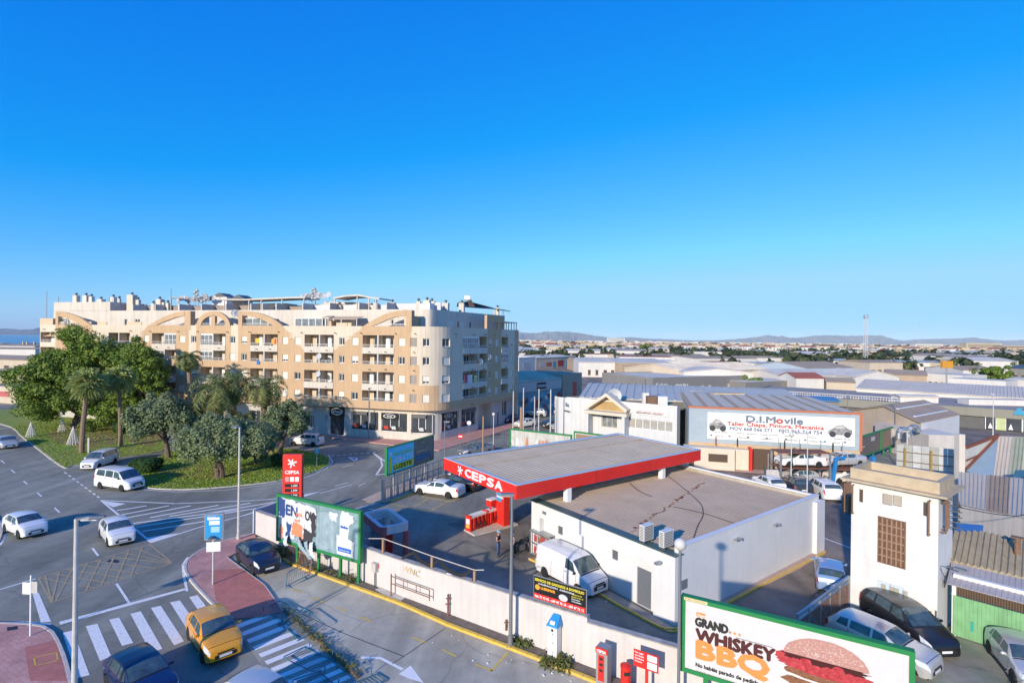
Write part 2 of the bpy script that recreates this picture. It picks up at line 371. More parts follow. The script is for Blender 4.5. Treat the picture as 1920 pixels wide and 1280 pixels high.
# chevron area
ap, u1, u2, lo = (190,938), (330,944), (612,918), (284,1017)
S = [[(190,938),(284,1017)],[(190,938),(330,944),(480,938),(560,931)],[(284,1017),(385,985),(470,963),(560,937)]]
lines('chevron_border', S, .18, .020, white_p)
for a, b in (((219,957),(275,948)),((227,965),(317,948)),((236,971),(358,948)),((282,970),(410,947)),((318,968),(470,943)),((250,981),(450,955)),((256,988),(480,953)),((267,996),(385,977)),((455,967),(540,938)),((380,964),(515,941))):
    lines('chevron_stroke', [[a, b]], .24, .020, white_p)
flat('chevron_tip', [[(192,939),(236,944),(212,951)],[(272,1008),(340,999),(284,1017)],[(548,931),(602,921),(556,936)]], .021, white_p)
# second crossing over the entrance
sheet('entrance_pavement', [(431,1163),(496,1157),(530,1149),(640,1205),(760,1330),(560,1330),(500,1262)], .030, asphalt_mat('pale_asphalt', (0.33,0.31,0.25), (0.37,0.34,0.27)))
for i in range(-1, 13):
    l = (355+36*i, 980+43*i); r = (l[0]+230+10*i if i < 12 else l[0]+330, l[1]-88-5*i)
    flat('entrance_crossing_stripe', c2([[l, (l[0]+17, l[1]+21), (r[0]+20, r[1]+19), r]]), .038, white_c)
# parking lot concrete
sheet('parking_lot', [(426,1047),(540,1049),(700,1110),(960,1218),(1150,1293),(1400,1400),(900,1500),(700,1300),(640,1205),(530,1149),(496,1099)], .028, conc)
lines('slab_joint', [[(566,1151),(650,1106)],[(566,1151),(640,1186),(757,1231),(835,1178)],[(757,1231),(735,1245)]], .035, .034, mat('joint_tar', (.05,.045,.04), .9))
for a, b in (((547,1104),(565,1111)),((588,1121),(607,1129)),((633,1139),(651,1147)),((676,1157),(696,1165)),((773,1195),(800,1206)),((829,1218),(855,1231))):
    lines('parking_dash', [[a, b]], .12, .035, yellow_c)
lines('parking_corner', [[(892,1246),(922,1258),(952,1223)]], .12, .035, yellow_c)
flat('parking_arrow', [[(677,1231),(715,1232),(758,1254),(752,1257),(712,1236),(677,1235)],[(748,1264),(770,1248),(795,1281),(765,1272)]], .035, white_c)

# kerbs made of stones
stone = {}
def kerb_run(name, pts, w, h, m, seg=1.0, z=0.0, stones=True, side=0):
    P = [Vector((p.x, p.y, z)) for p in pts]
    cum = [0]
    for a, b in zip(P[:-1], P[1:]): cum.append(cum[-1]+(b-a).length)
    T = cum[-1]; n = max(1, round(T/seg))
    def at(s):
        s = min(max(s, 0), T-1e-6)
        for i in range(len(P)-1):
            if cum[i+1] >= s: return P[i].lerp(P[i+1], (s-cum[i])/(cum[i+1]-cum[i]))
        return P[-1]
    bed = MB()
    for a, b in zip(P[:-1], P[1:]): bed.beam(a+Vector((0,0,h*.35)), b+Vector((0,0,h*.35)), w*.9, h*.68)
    k = struct(name, bed, m)
    if not stones: return k
    key = (w, h, m.name)
    if key not in stone:
        q = MB(); b = .015; q.hexa([(-.5,-w/2,0),(.5,-w/2,0),(.5,w/2,0),(-.5,w/2,0)], [(-.5,-w/2+b,h),(.5,-w/2+b,h),(.5,w/2-b,h),(-.5,w/2-b,h)])
        stone[key] = mesh_of(q, m, name='kerbstone')
    for i in range(n):
        a, b = at(T*i/n), at(T*(i+1)/n); d = b-a
        o = obj('kerbstone', stone[key], None, k); o.location = (a+b)/2+Vector((0,0,rnd.uniform(0,.006))); o.scale = (d.length-.022, 1, 1); o.rotation_euler = (0, 0, math.atan2(d.y, d.x)+rnd.uniform(-.008,.008))
    return k
def pavement(name, px, h, m, z=0.0, sm=0, world=False):
    P = [Vector(p) if world else G(*p) for p in px]
    if sm: P = smooth(P, sm, True)
    mb = MB(); mb.prism([(p.x, p.y) for p in P], z, h); return struct(name, mb, m)

# pink pavement in the middle, with its kerb
outer = [G(*p) for p in ((479,1001),(436,1011),(393,1025),(361,1043),(348,1060),(353,1082),(390,1124),(431,1163))]
inn = [G(*p) for p in ((496,1157),(530,1149),(496,1099),(426,1047),(479,1020))]
so = smooth(outer, 4)
pavement('pink_pavement', [tuple(p) for p in so+inn], .11, paving_pink, world=True)
kerb_run('pavement_kerb', so, .16, .125, kerb_m)
ir = [G(*p) for p in ((405,1128),(440,1163),(496,1157),(529,1149),(496,1099),(455,1068),(395,1072))]
struct('red_pavement_panel', MB().face([(p.x,p.y,.114) for p in ir][::-1]), paving_red)
kerb_run('pavement_back_edge', [G(531,1149), G(496,1099), G(426,1047)], .08, .118, kerb_m, 1.0)
# pink pavement bottom left
ol = smooth([G(*p) for p in ((-60,1170),(0,1171),(55,1173),(90,1181),(108,1205),(125,1250),(140,1320),(150,1400))], 4)
pavement('corner_pavement', [tuple(p) for p in ol]+[tuple(G(-60,1400))], .11, paving_pink, world=True)
kerb_run('corner_kerb', ol, .16, .125, kerb_m)
L3 = c1([[(148,1080),(335,1035),(400,1280),(180,1280)]])
sheet('dark_paving_panel', L3[0], .114, paving_red)
lines('pavement_cover_frame', c1([[(205,1142),(340,1108),(347,1158),(214,1190),(205,1142)]]), .07, .119, kerb_y)
flat('manhole_cover', c1([[(42,958),(103,950),(105,970),(43,980)]]), .118, mat('cast_iron', (.06,.06,.06), .6, .6))
flat('road_manhole', c1([[(640,550),(660,540),(700,541),(718,550),(700,562),(660,565)]]), .022, MATS['cast_iron'])
# left traffic island tip
pavement('traffic_island', [(-40,965),(-10,965),(4,985),(6,997),(0,1014),(-40,1040)], .12, kerb_m)

# grass islands
def grass_island(name, px, sm=4):
    P = smooth([G(*p) for p in px], sm, True); poly = [(p.x, p.y) for p in P]
    kerb_run(name+'_kerb', P+[P[0]], .18, .14, kerb_m, 1.0, stones=False)
    s = struct(name, MB().prism(inset(poly, .06), 0, .12), grass_m); return poly
isl1 = grass_island('lawn', [(-160,778),(0,795),(45,822),(112,872),(135,874),(200,863),(302,846),(312,832),(275,815),(215,800),(190,783),(60,768)])
isl2 = grass_island('roundabout_lawn', [(226,897),(265,913),(330,918),(400,915),(500,905),(560,893),(603,880),(618,866),(606,854),(560,845),(480,838),(400,838),(330,846),(290,862),(240,880)])
sheet('worn_lawn_patch', [(300,885),(350,872),(430,870),(480,880),(470,893),(400,900),(330,898)], .125, soil_m, sm=3)
sheet('bare_soil_patch', [(90,812),(140,802),(210,802),(232,815),(215,832),(160,842),(110,830)], .125, soil_m, sm=3)
sheet('worn_lawn_edge', [(262,806),(300,812),(303,830),(270,838),(240,826)], .126, soil_m, sm=3)
# service lane markings
lines('lane_line', [[(228,869),(240,865)],[(262,859),(278,855)],[(640,876),(662,871)],[(672,911),(686,905)],[(628,911),(652,905)],[(600,925),(660,908)]], .12, .020, white_p)
lines('roundabout_line', [[(592,887),(612,878),(624,866),(616,853)],[(590,889),(560,899),(500,909),(420,919),(330,922),(270,918)]], .12, .020, white_p)
lines('give_way_line', [[(610+i*11, 855.5-i*.9),(616+i*11, 855-i*.9)] for i in range(9)], .25, .020, white_p)
lines('give_way_triangle', [[(654,857),(669,858),(667,865),(654,857)]], .25, .020, white_p)
lines('splitter_marking', [[(700,849),(714,861),(717,873),(705,891),(723,888),(730,880)],[(700,849),(724,866)]], .22, .020, white_p)
lines('road_marking', [[(950,833),(985,826)],[(905,833),(925,829)],[(960,812),(985,806)],[(880,838),(890,832)]], .2, .020, white_p)
# pavements by the far block
pavement('block_pavement', [(540,812),(600,819),(660,826),(730,834),(790,842),(823,845),(858,835),(905,821),(962,803),(985,795),(968,790),(920,799),(880,808),(820,815),(740,812),(600,800),(540,797)], .12, mat('block_paving', (.55,.29,.23), .85, amt=.15, scale=.8, fine=.1))
sheet('painted_sun_patch', [(905,845),(985,838),(985,850),(900,858)], .022, asph_r)  # sunlight on the street painted as a patch of warmer asphalt

# petrol station forecourt
sheet('forecourt', [(640,955),(680,938),(726,948),(835,900),(880,882),(1000,880),(1330,880),(1340,900),(1990,1000),(1990,1290),(1300,1290),(1100,1256),(958,1198),(758,1122),(660,1088),(545,1022)], .020, asph_f)
sheet('pump_apron', [(838,982),(1000,948),(1010,1040),(972,1057)], .028, asphalt_mat('oily_concrete', (.23,.21,.185), (.13,.115,.10)))
sheet('fence_pavement', [(678,938),(722,918),(780,898),(833,882),(836,896),(790,918),(724,944),(688,942)], .10, paving_tan)
kerb_run('forecourt_yellow_kerb', [G(733,941), G(760,932), G(788,921)], .2, .14, kerb_y)
lines('parking_bay_line', [[(728,943),(804,960),(843,938)],[(775,951),(803,935)],[(790,930),(846,941)],[(868,930),(898,915)],[(846,941),(868,930)]], .1, .030, yellow_c)
lines('forecourt_white_line', [[(655,958),(682,949),(710,944)],[(686,941),(714,944)],[(691,954),(733,964)],[(675,972),(698,978)],[(660,960),(706,942)]], .12, .030, white_p)
# the street on the right
sheet('side_street', [(1290,868),(1700,900),(1700,960),(1545,925),(1420,905),(1290,893)], .022, asph_r)
sheet('station_side_yard', [(1545,930),(1600,945),(1597,1130),(1560,1160),(1480,1165),(1330,1130),(1545,1036)], .026, asph_r)
lines('side_lane_line', [[(1535,1005),(1596,1028)]], .14, .032, white_p)
sheet('workshop_pavement', [(1290,871),(1440,883),(1440,890),(1290,879)], .09, mat('dusty_pavement', (.55,.38,.28), .9, amt=.12, scale=1))
sheet('tower_yard', [(1700,1180),(1776,1190),(1870,1219),(1990,1260),(1990,1400),(1600,1400),(1600,1240)], .030, asphalt_mat('mossy_concrete', (.36,.32,.26), (.26,.29,.20)))
# perimeter kerb and strip
KY = [(488,1030),(527,1047),(545,1058),(660,1100),(751,1133),(843,1174),(958,1217),(1020,1241),(1100,1273),(1180,1306),(1300,1360)]
kerb_run('yellow_perimeter_kerb', [G(*p) for p in KY], .22, .15, kerb_y, .95)
WL = [(479,1003),(520,1023),(574,1049),(660,1087),(758,1122),(958,1197),(1100,1251),(1275,1327)]
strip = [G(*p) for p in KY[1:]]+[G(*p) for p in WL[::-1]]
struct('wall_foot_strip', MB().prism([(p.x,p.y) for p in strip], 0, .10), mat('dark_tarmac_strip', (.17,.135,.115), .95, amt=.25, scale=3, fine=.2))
sheet('pale_slab', [(703,1108),(718,1102),(760,1123),(745,1133)], .106, kerb_m)
# ================================================================ THE LONG APARTMENT BLOCK
cream = mat('cream_render', (0.68, 0.58, 0.45), 0.9, amt=0.06, scale=0.4, streak=0.14, fine=0.04)
tan = mat('tan_render', (0.56, 0.385, 0.23), 0.9, amt=0.06, scale=0.4, streak=0.12, fine=0.04)
whiter = mat('white_render', (0.65, 0.585, 0.50), 0.9, amt=0.06, scale=0.5, streak=0.2)
white = mat('white_paint', (0.86, 0.83, 0.79), 0.7, amt=0.06, scale=0.7, streak=0.10)
greyblue = mat('grey_render', (0.54, 0.50, 0.46), 0.85, amt=0.08, scale=0.5, streak=0.12)
frame_w = plain('white_frame', (0.85, 0.83, 0.80), 0.5)
shut_w = mat('roller_shutter', (0.70, 0.66, 0.58), 0.6, amt=0.05, scale=1)
glass_d = mat('dark_glass', (0.05, 0.06, 0.07), 0.08, amt=0.3, scale=0.7, spec=0.8)
glass_b = mat('curtained_glass', (0.20, 0.22, 0.23), 0.12, amt=0.45, scale=1.7, spec=0.7)
metal_g = plain('galvanised_metal', (0.42, 0.43, 0.44), 0.45, 0.7)
rail_m = plain('painted_rail', (0.62, 0.60, 0.58), 0.5, 0.2)
dark = plain('dark_plastic', (0.03, 0.03, 0.032), 0.5)
brown_d = plain('dark_brown', (0.10, 0.065, 0.045), 0.7)
grey_d = plain('dark_grey_metal', (0.12, 0.125, 0.13), 0.5, 0.4)
roof_g = mat('flat_roof', (0.32, 0.28, 0.25), 0.95, amt=0.15, scale=0.5)

class Path:
    def __init__(s, pts):
        s.p = [Vector(p[:2]) for p in pts]; s.c = [0]
        for a, b in zip(s.p[:-1], s.p[1:]): s.c.append(s.c[-1]+(b-a).length)
        s.L = s.c[-1]
    def seg(s, t):
        for i in range(len(s.p)-1):
            if t <= s.c[i+1]-1e-7 or i == len(s.p)-2: return i
    def at(s, t, z=0, d=0, sg=None):
        i = s.seg(t) if sg is None else sg; a, b = s.p[i], s.p[i+1]; u = (b-a).normalized(); q = a+u*(t-s.c[i]); n = Vector((u.y, -u.x))
        return Vector((q.x+n.x*d, q.y+n.y*d, z))
    def ang(s, t):
        i = s.seg(t); u = s.p[i+1]-s.p[i]; return math.atan2(u.y, u.x)
    def off(s, d):                       # d outward
        out = []
        for i, p in enumerate(s.p):
            us = []
            if i > 0: us.append((p-s.p[i-1]).normalized())
            if i < len(s.p)-1: us.append((s.p[i+1]-p).normalized())
            ns = [Vector((u.y, -u.x)) for u in us]; n = sum(ns, Vector((0, 0))).normalized(); out.append(p+n*(d/max(.3, n.dot(ns[0]))))
        return Path(out)
    def px(s, x, y=640):                 # pixel -> (s, z)
        a, b = rpx(x, y); k = a/F_PX
        for i in range(len(s.p)-1):
            p, q = s.p[i], s.p[i+1]; u = q-p; den = u.x-k*u.y
            if abs(den) < 1e-9: continue
            t = (k*p.y-p.x)/den
            if (-1e-6 <= t <= 1+1e-6) or (i == 0 and t < 0) or (i == len(s.p)-2 and t > 1):
                Y = p.y+u.y*t; return s.c[i]+t*u.length, EYE-b*Y/F_PX
        return s.L, 0
def walls(mb, path, z0, z1, ops, segs=(), sstart=None, send=None, hi=0, lo=1, depth=.22):
    """wall surface with openings; below the boundary line of segs (s0,za,s1,zb) the wall takes material lo"""
    S0 = 0 if sstart is None else sstart; S1 = path.L if send is None else send
    ss = {S0, S1}; zs = {z0, z1}
    for c in path.c:
        if S0 < c < S1: ss.add(c)
    for o in ops:
        for t in o[:2]:
            if S0 < t < S1: ss.add(t)
        for t in o[2:4]:
            if z0 < t < z1: zs.add(t)
    for g in segs:
        for t in (g[0], g[2]):
            if S0 < t < S1: ss.add(t)
    ss = sorted(ss); zs = sorted(zs)
    for a, b in zip(ss[:-1], ss[1:]):
        if b-a < 1e-4: continue
        m = (a+b)/2; sg = path.seg(m); za = zb = -99
        for g in segs:
            if g[0]-1e-6 <= a and b <= g[2]+1e-6:
                f = lambda t: g[1]+(g[3]-g[1])*(t-g[0])/max(1e-9, g[2]-g[0]); za, zb = f(a), f(b); break
        for c, d in zip(zs[:-1], zs[1:]):
            if d-c < 1e-4: continue
            mz = (c+d)/2
            if any(o[0] < m < o[1] and o[2] < mz < o[3] for o in ops): continue
            P = lambda t, z: path.at(t, z, 0, sg)
            ua, ub = min(max(za, c), d), min(max(zb, c), d)
            if ua <= c+1e-6 and ub <= c+1e-6: mb.face([P(a,c),P(b,c),P(b,d),P(a,d)], hi)
            elif ua >= d-1e-6 and ub >= d-1e-6: mb.face([P(a,c),P(b,c),P(b,d),P(a,d)], lo)
            else:
                low = [P(a,c),P(b,c)]+([P(b,ub)] if ub > c+1e-6 else [])+([P(a,ua)] if ua > c+1e-6 else [])
                up = ([P(a,ua)])+([P(b,ub)])+([P(b,d)] if ub < d-1e-6 else [])+([P(a,d)] if ua < d-1e-6 else [])
                if len(low) > 2: mb.face(low, lo)
                if len(up) > 2: mb.face(up, hi)
    for o in ops:                         # reveals
        a, b, c, d = o[:4]; dp = o[4] if len(o) > 4 else depth; sg = path.seg((a+b)/2); m = o[5] if len(o) > 5 else hi
        P = lambda t, z, q: path.at(t, z, -q, sg)
        mb.face([P(a,c,0),P(b,c,0),P(b,c,dp),P(a,c,dp)], m); mb.face([P(a,d,dp),P(b,d,dp),P(b,d,0),P(a,d,0)], m)
        mb.face([P(a,c,0),P(a,c,dp),P(a,d,dp),P(a,d,0)], m); mb.face([P(b,c,dp),P(b,c,0),P(b,d,0),P(b,d,dp)], m)
        mb.face([P(a,c,dp),P(b,c,dp),P(b,d,dp),P(a,d,dp)], m)
    return mb

WM = {}
def window(parent, loc, rz, w, h, kind='glass', frm=None, name='window', gl=None, div=2):
    """frame with pane or shutter; local x along the wall, -y outward, origin bottom centre on the back of the reveal"""
    key = (round(w, 1), round(h, 1), kind, frm.name if frm else '', div, gl.name if gl else ''); w, h = key[0], key[1]
    if key not in WM:
        f = MB(); t = .07; o = .06
        f.box(-w/2, w/2, -o, -.002, 0, t); f.box(-w/2, w/2, -o, -.002, h-t, h)
        f.box(-w/2, -w/2+t, -o, -.002, t, h-t); f.box(w/2-t, w/2, -o, -.002, t, h-t)
        for k in range(1, div): x = -w/2+w*k/div; f.box(x-.035, x+.035, -o, -.002, t, h-t)
        p = MB().box(-w/2+t, w/2-t, -.03, -.004, t, h-t); sh = None
        if kind in ('shutter', 'half'):
            sh = MB(); zb = .03 if kind == 'shutter' else h*.3; n = max(4, int((h-zb)/.12))
            for k in range(n): z = zb+(h-zb)*k/n; sh.hexa([(-w/2+.02,-.12,z),(w/2-.02,-.12,z),(w/2-.02,-.07,z),(-w/2+.02,-.07,z)], [(-w/2+.02,-.10,z+(h-zb)/n),(w/2-.02,-.10,z+(h-zb)/n),(w/2-.02,-.07,z+(h-zb)/n),(-w/2+.02,-.07,z+(h-zb)/n)])
        WM[key] = (mesh_of(f, frm or frame_w, name='frame'), mesh_of(p, gl or glass_d, name='pane'), mesh_of(sh, shut_w, name='shutter') if sh else None)
    F, P, S = WM[key]
    o = obj(name, F, None, parent); o.location = loc; o.rotation_euler = (0, 0, rz)
    if kind != 'shutter': obj('pane', P, None, o)
    if S: obj('shutter', S, None, o)
    return o

MX, MY = -14.64, 75.9
mainu = Vector((.9646, -.2639)); rightu = Vector((.503, .864)); RE = Vector((1.2, 95.5))
k0 = -.8985; tL = (MX-k0*MY)/(-.9646-k0*.2639)*-1
tL = (-14.64-k0*75.9)/(.9646+.2639*k0)
LE = Vector((MX, MY))-mainu*tL
A_ = np.array([[mainu.x, -rightu.x], [mainu.y, -rightu.y]]); sol = np.linalg.solve(A_, np.array([RE.x-MX, RE.y-MY]))
COR = Vector((MX, MY))+mainu*sol[0]
cr = 3.3; pa, pb = COR-mainu*cr, COR+rightu*cr
arc = [pa*(1-t)**2+COR*2*t*(1-t)+pb*t*t for t in [i/8 for i in range(9)]]
BP = Path([LE]+arc+[RE])
ROOT = Vector((COR.x, COR.y, 0))
blk = thing('apartment_building', 'long tan and cream six storey apartment block with arched parapets and balconies', 'apartment building', ROOT)
def wpart(name, mb, mats, parent, root=ROOT, **k):
    mb.v = [(v[0]-root.x, v[1]-root.y, v[2]-root.z) for v in mb.v]; return obj(name, mb, mats, parent, **k)
TOPS = [15.42, 12.72, 10.02, 7.32]; PAR = 16.75; BOT = 4.6
def sx(x): return BP.px(x)[0]
win_cols = [(170,177),(250,259.5),(270,279.5),(336.5,347),(358.5,368),(431,441),(453,463),(529.5,540),(553,564),(636,646),(660,672),(747.5,759.5),(793,806)]
rwin_cols = [(829,843,'w'),(917,922.5,'n'),(929.5,934.5,'n'),(958,962.5,'n'),(968,970,'n')]
lat_cols = [(769.5,782)]
bal = [(127,162,141.5,0),(203.5,243.5,222.5,0),(285,330,308,1),(376,423,399,2),(470,521,495,0),(571,625.8,599,0),(680,739,708.5,0),(868.5,913.5,898.5,3),(940.5,953.5,None,4),(76,102.5,None,5)]
ops = []; todo = []
for a, b in win_cols:
    for r, T in enumerate(TOPS):
        s0, s1 = sx(a), sx(b); ops.append((s0, s1, T-1.5, T-.38, .22, 0 if r == 0 else 1)); todo.append(('w', s0, s1, T-1.5, T-.38, r, a))
for a, b, kk in rwin_cols:
    for r, T in enumerate(TOPS):
        s0, s1 = sx(a), sx(b); ops.append((s0, s1, T-1.55, T-.38, .22, 0)); todo.append(('w', s0, s1, T-1.55, T-.38, r, a))
for a, b in lat_cols:
    for r, T in enumerate(TOPS):
        s0, s1 = sx(a), sx(b); ops.append((s0, s1, T-1.6, T-.32, .22, 1)); todo.append(('l', s0, s1, T-1.6, T-.32, r, a))
balm = mat('balcony_inside', (0.62, 0.48, 0.33), 0.9, amt=.06, scale=.6)
for a, b, dv, kk in bal:
    for r, T in enumerate(TOPS):
        s0, s1 = sx(a), sx(b); lo = T-(1.85 if r in (0, 2) else 1.62); ops.append((s0, s1, lo, T, 1.5, 2)); todo.append(('b', s0, s1, lo, T, r, (a, dv, kk)))
def cs(*pts): return [(sx(p[0]), BP.px(*p)[1], sx(q[0]), BP.px(*q)[1]) for p, q in zip(pts[:-1], pts[1:])]
def call(a, b, z=99): return [(sx(a), z, sx(b), z)]
segs = call(104,172)+cs((172,611),(178,630),(190,660),(205,668),(240,652),(260,632),(276,611.5))+call(276,354)+call(354,367.5,12.4)+call(367.5,433)+call(433,446.5,11)+call(446.5,531)
segs += cs((531,612),(551,634),(571,657))+call(571,625.8,13.2)+cs((625.8,657),(647,640),(678,615))+call(678,771)+call(771,787.5,11.2)+[(sx(787.5), 8.25, sx(824), 8.25)]
segs += [(sx(824), 5.75, sx(914), 5.75)]+call(914,940)+[(sx(940), 5.75, sx(965), 5.75)]+call(965,972)
W = MB(); walls(W, BP, BOT, PAR, ops, segs, hi=0, lo=1)
# parapet thickness, soffit, left and back ends
IN = BP.off(-.25); BK = BP.off(-13)
for i in range(len(BP.p)-1):
    a, b = BP.p[i], BP.p[i+1]; c, d = IN.p[i], IN.p[i+1]
    W.face([(*a,PAR),(*b,PAR),(*d,PAR),(*c,PAR)], 0); W.face([(*d,15.9),(*c,15.9),(*c,PAR),(*d,PAR)], 0)
    e, f = BK.p[i], BK.p[i+1]; W.face([(*b,BOT),(*a,BOT),(*e,BOT),(*f,BOT)], 1)
for i in (0, len(BP.p)-1):
    a, e = BP.p[i], BK.p[i]; q = [(*a,0),(*e,0),(*e,PAR),(*a,PAR)]; W.face(q if i else q[::-1], 0)
for i in range(len(BP.p)-1):
    W.face([(*BK.p[i+1],0),(*BK.p[i],0),(*BK.p[i],19.4),(*BK.p[i+1],19.4)], 0)
wpart('wall', W, [cream, tan, balm], blk)
# recessed ground floor
GP = BP.off(-1.0); gs = lambda x: GP.px(x)[0]
gops = []; shop = [(583,590,'w',2.9,1.0),(621,647,'door',4.5,.2),(660.5,711,'g',3.95,1.15),(717,765,'g',3.95,1.15),(774,813,'g',3.95,1.15),(829,862,'g',3.95,1.15),(867,894,'g',3.95,1.15),(612,616,'w',3.2,2.2),(898,923,'r',4.3,.02),(934,937,'door',2.3,.1),(943,953,'w',4.1,1.5),(500,520,'w',3.2,1.0),(470,490,'w',3.2,1),(230,260,'w',3.4,.6),(290,320,'w',3.4,.6)]
for a, b, k, t, bt in shop: gops.append((gs(a), gs(b), bt, t, 1.6 if k == 'r' else .3 if k != 'g' else .25, 1))
GW = MB(); walls(GW, GP, 0, BOT, gops, [(gs(655), 99, gs(922), 99)], hi=0, lo=1); wpart('ground_floor_wall', GW, [greyblue, whiter], blk)
shopdark = plain('shop_interior', (.035,.035,.04), .5)
for a, b, k, t, bt in shop:
    s0, s1 = gs(a), gs(b); m = (s0+s1)/2; loc = GP.at(m, bt, -.24 if k == 'g' else -.28)-ROOT; rz = GP.ang(m)
    if k == 'r': continue
    window(blk, loc, rz, s1-s0, t-bt, 'glass', grey_d if k == 'door' else frame_w, 'door' if k == 'door' else 'shop_window' if k == 'g' else 'window', div=3 if k == 'g' else 2)
    if k == 'g':                          # vehicles on show: motorbikes behind the glass, seen as small coloured shapes
        for j in range(3):
            pm = GP.at(s0+(s1-s0)*(j+.6)/3.4, 1.2, -.20)-ROOT
            q = MB(); cc = 0
            q.lathe([(.02,-.03),(.26,-.03),(.26,.03),(.02,.03)], (-.5,-.03,.32), 12, 0, Matrix.Rotation(PI/2,3,'X')); q.lathe([(.02,-.03),(.26,-.03),(.26,.03),(.02,.03)], (.5,-.03,.32), 12, 0, Matrix.Rotation(PI/2,3,'X'))
            q.hexa([(-.3,-.08,.3),(.35,-.08,.3),(.35,.0,.3),(-.3,.0,.3)],[(-.45,-.06,.75),(.25,-.06,.8),(.25,.0,.8),(-.45,.0,.75)],1); q.beam((.5,-.03,.3),(.28,-.03,1.0),.05,.05,0)
            o = obj('motorbike_display', q, [dark, plain('bike_paint_%d'%(j%3), [(.55,.05,.04),(.55,.56,.56),(.05,.06,.07)][j%3], .3)], blk); o.location = pm; o.rotation_euler = (0,0,rz)
# cornice board and shop signs
sgn = plain('sign_black', (.015,.015,.017), .4); letw = plain('sign_white', (.8,.8,.8), .5)
for a, b, z0, z1, t in ((620,648,3.0,4.5,'oval'),(717,748,3.05,3.9,'oval'),(830,852,3.05,3.9,'oval'),(661,690,3.45,3.9,''),(775,800,3.4,3.9,''),(869,893,3.3,3.95,'')):
    s0, s1 = gs(a), gs(b); m = (s0+s1)/2; rz = GP.ang(m)
    o = obj('shop_sign', MB().box(-(s1-s0)/2,(s1-s0)/2,-.12,-.02,0,z1-z0), sgn if t else grey_d, blk); o.location = GP.at(m, z0, 0)-ROOT; o.rotation_euler = (0,0,rz)
    if t:
        e = MB(); rx, rz_ = min(1.0,(s1-s0)*.42), (z1-z0)*.36; zc = (z1-z0)/2
        for i in range(24):
            t0, t1 = 2*PI*i/24, 2*PI*(i+1)/24
            e.face([(rx*math.cos(t0),-.135,zc+rz_*math.sin(t0)),(rx*math.cos(t1),-.135,zc+rz_*math.sin(t1)),(rx*.86*math.cos(t1),-.135,zc+rz_*.8*math.sin(t1)),(rx*.86*math.cos(t0),-.135,zc+rz_*.8*math.sin(t0))][::-1])
        obj('sign_ring', e, letw, o); e2 = text_mesh('shop', rz_*1.1, letw, bold=.01, align='CENTER', shear=.3, xs=1.4); q = obj('lettering', e2, None, o); q.location = (0,-.135,zc-rz_*.3)
rlet = MB()
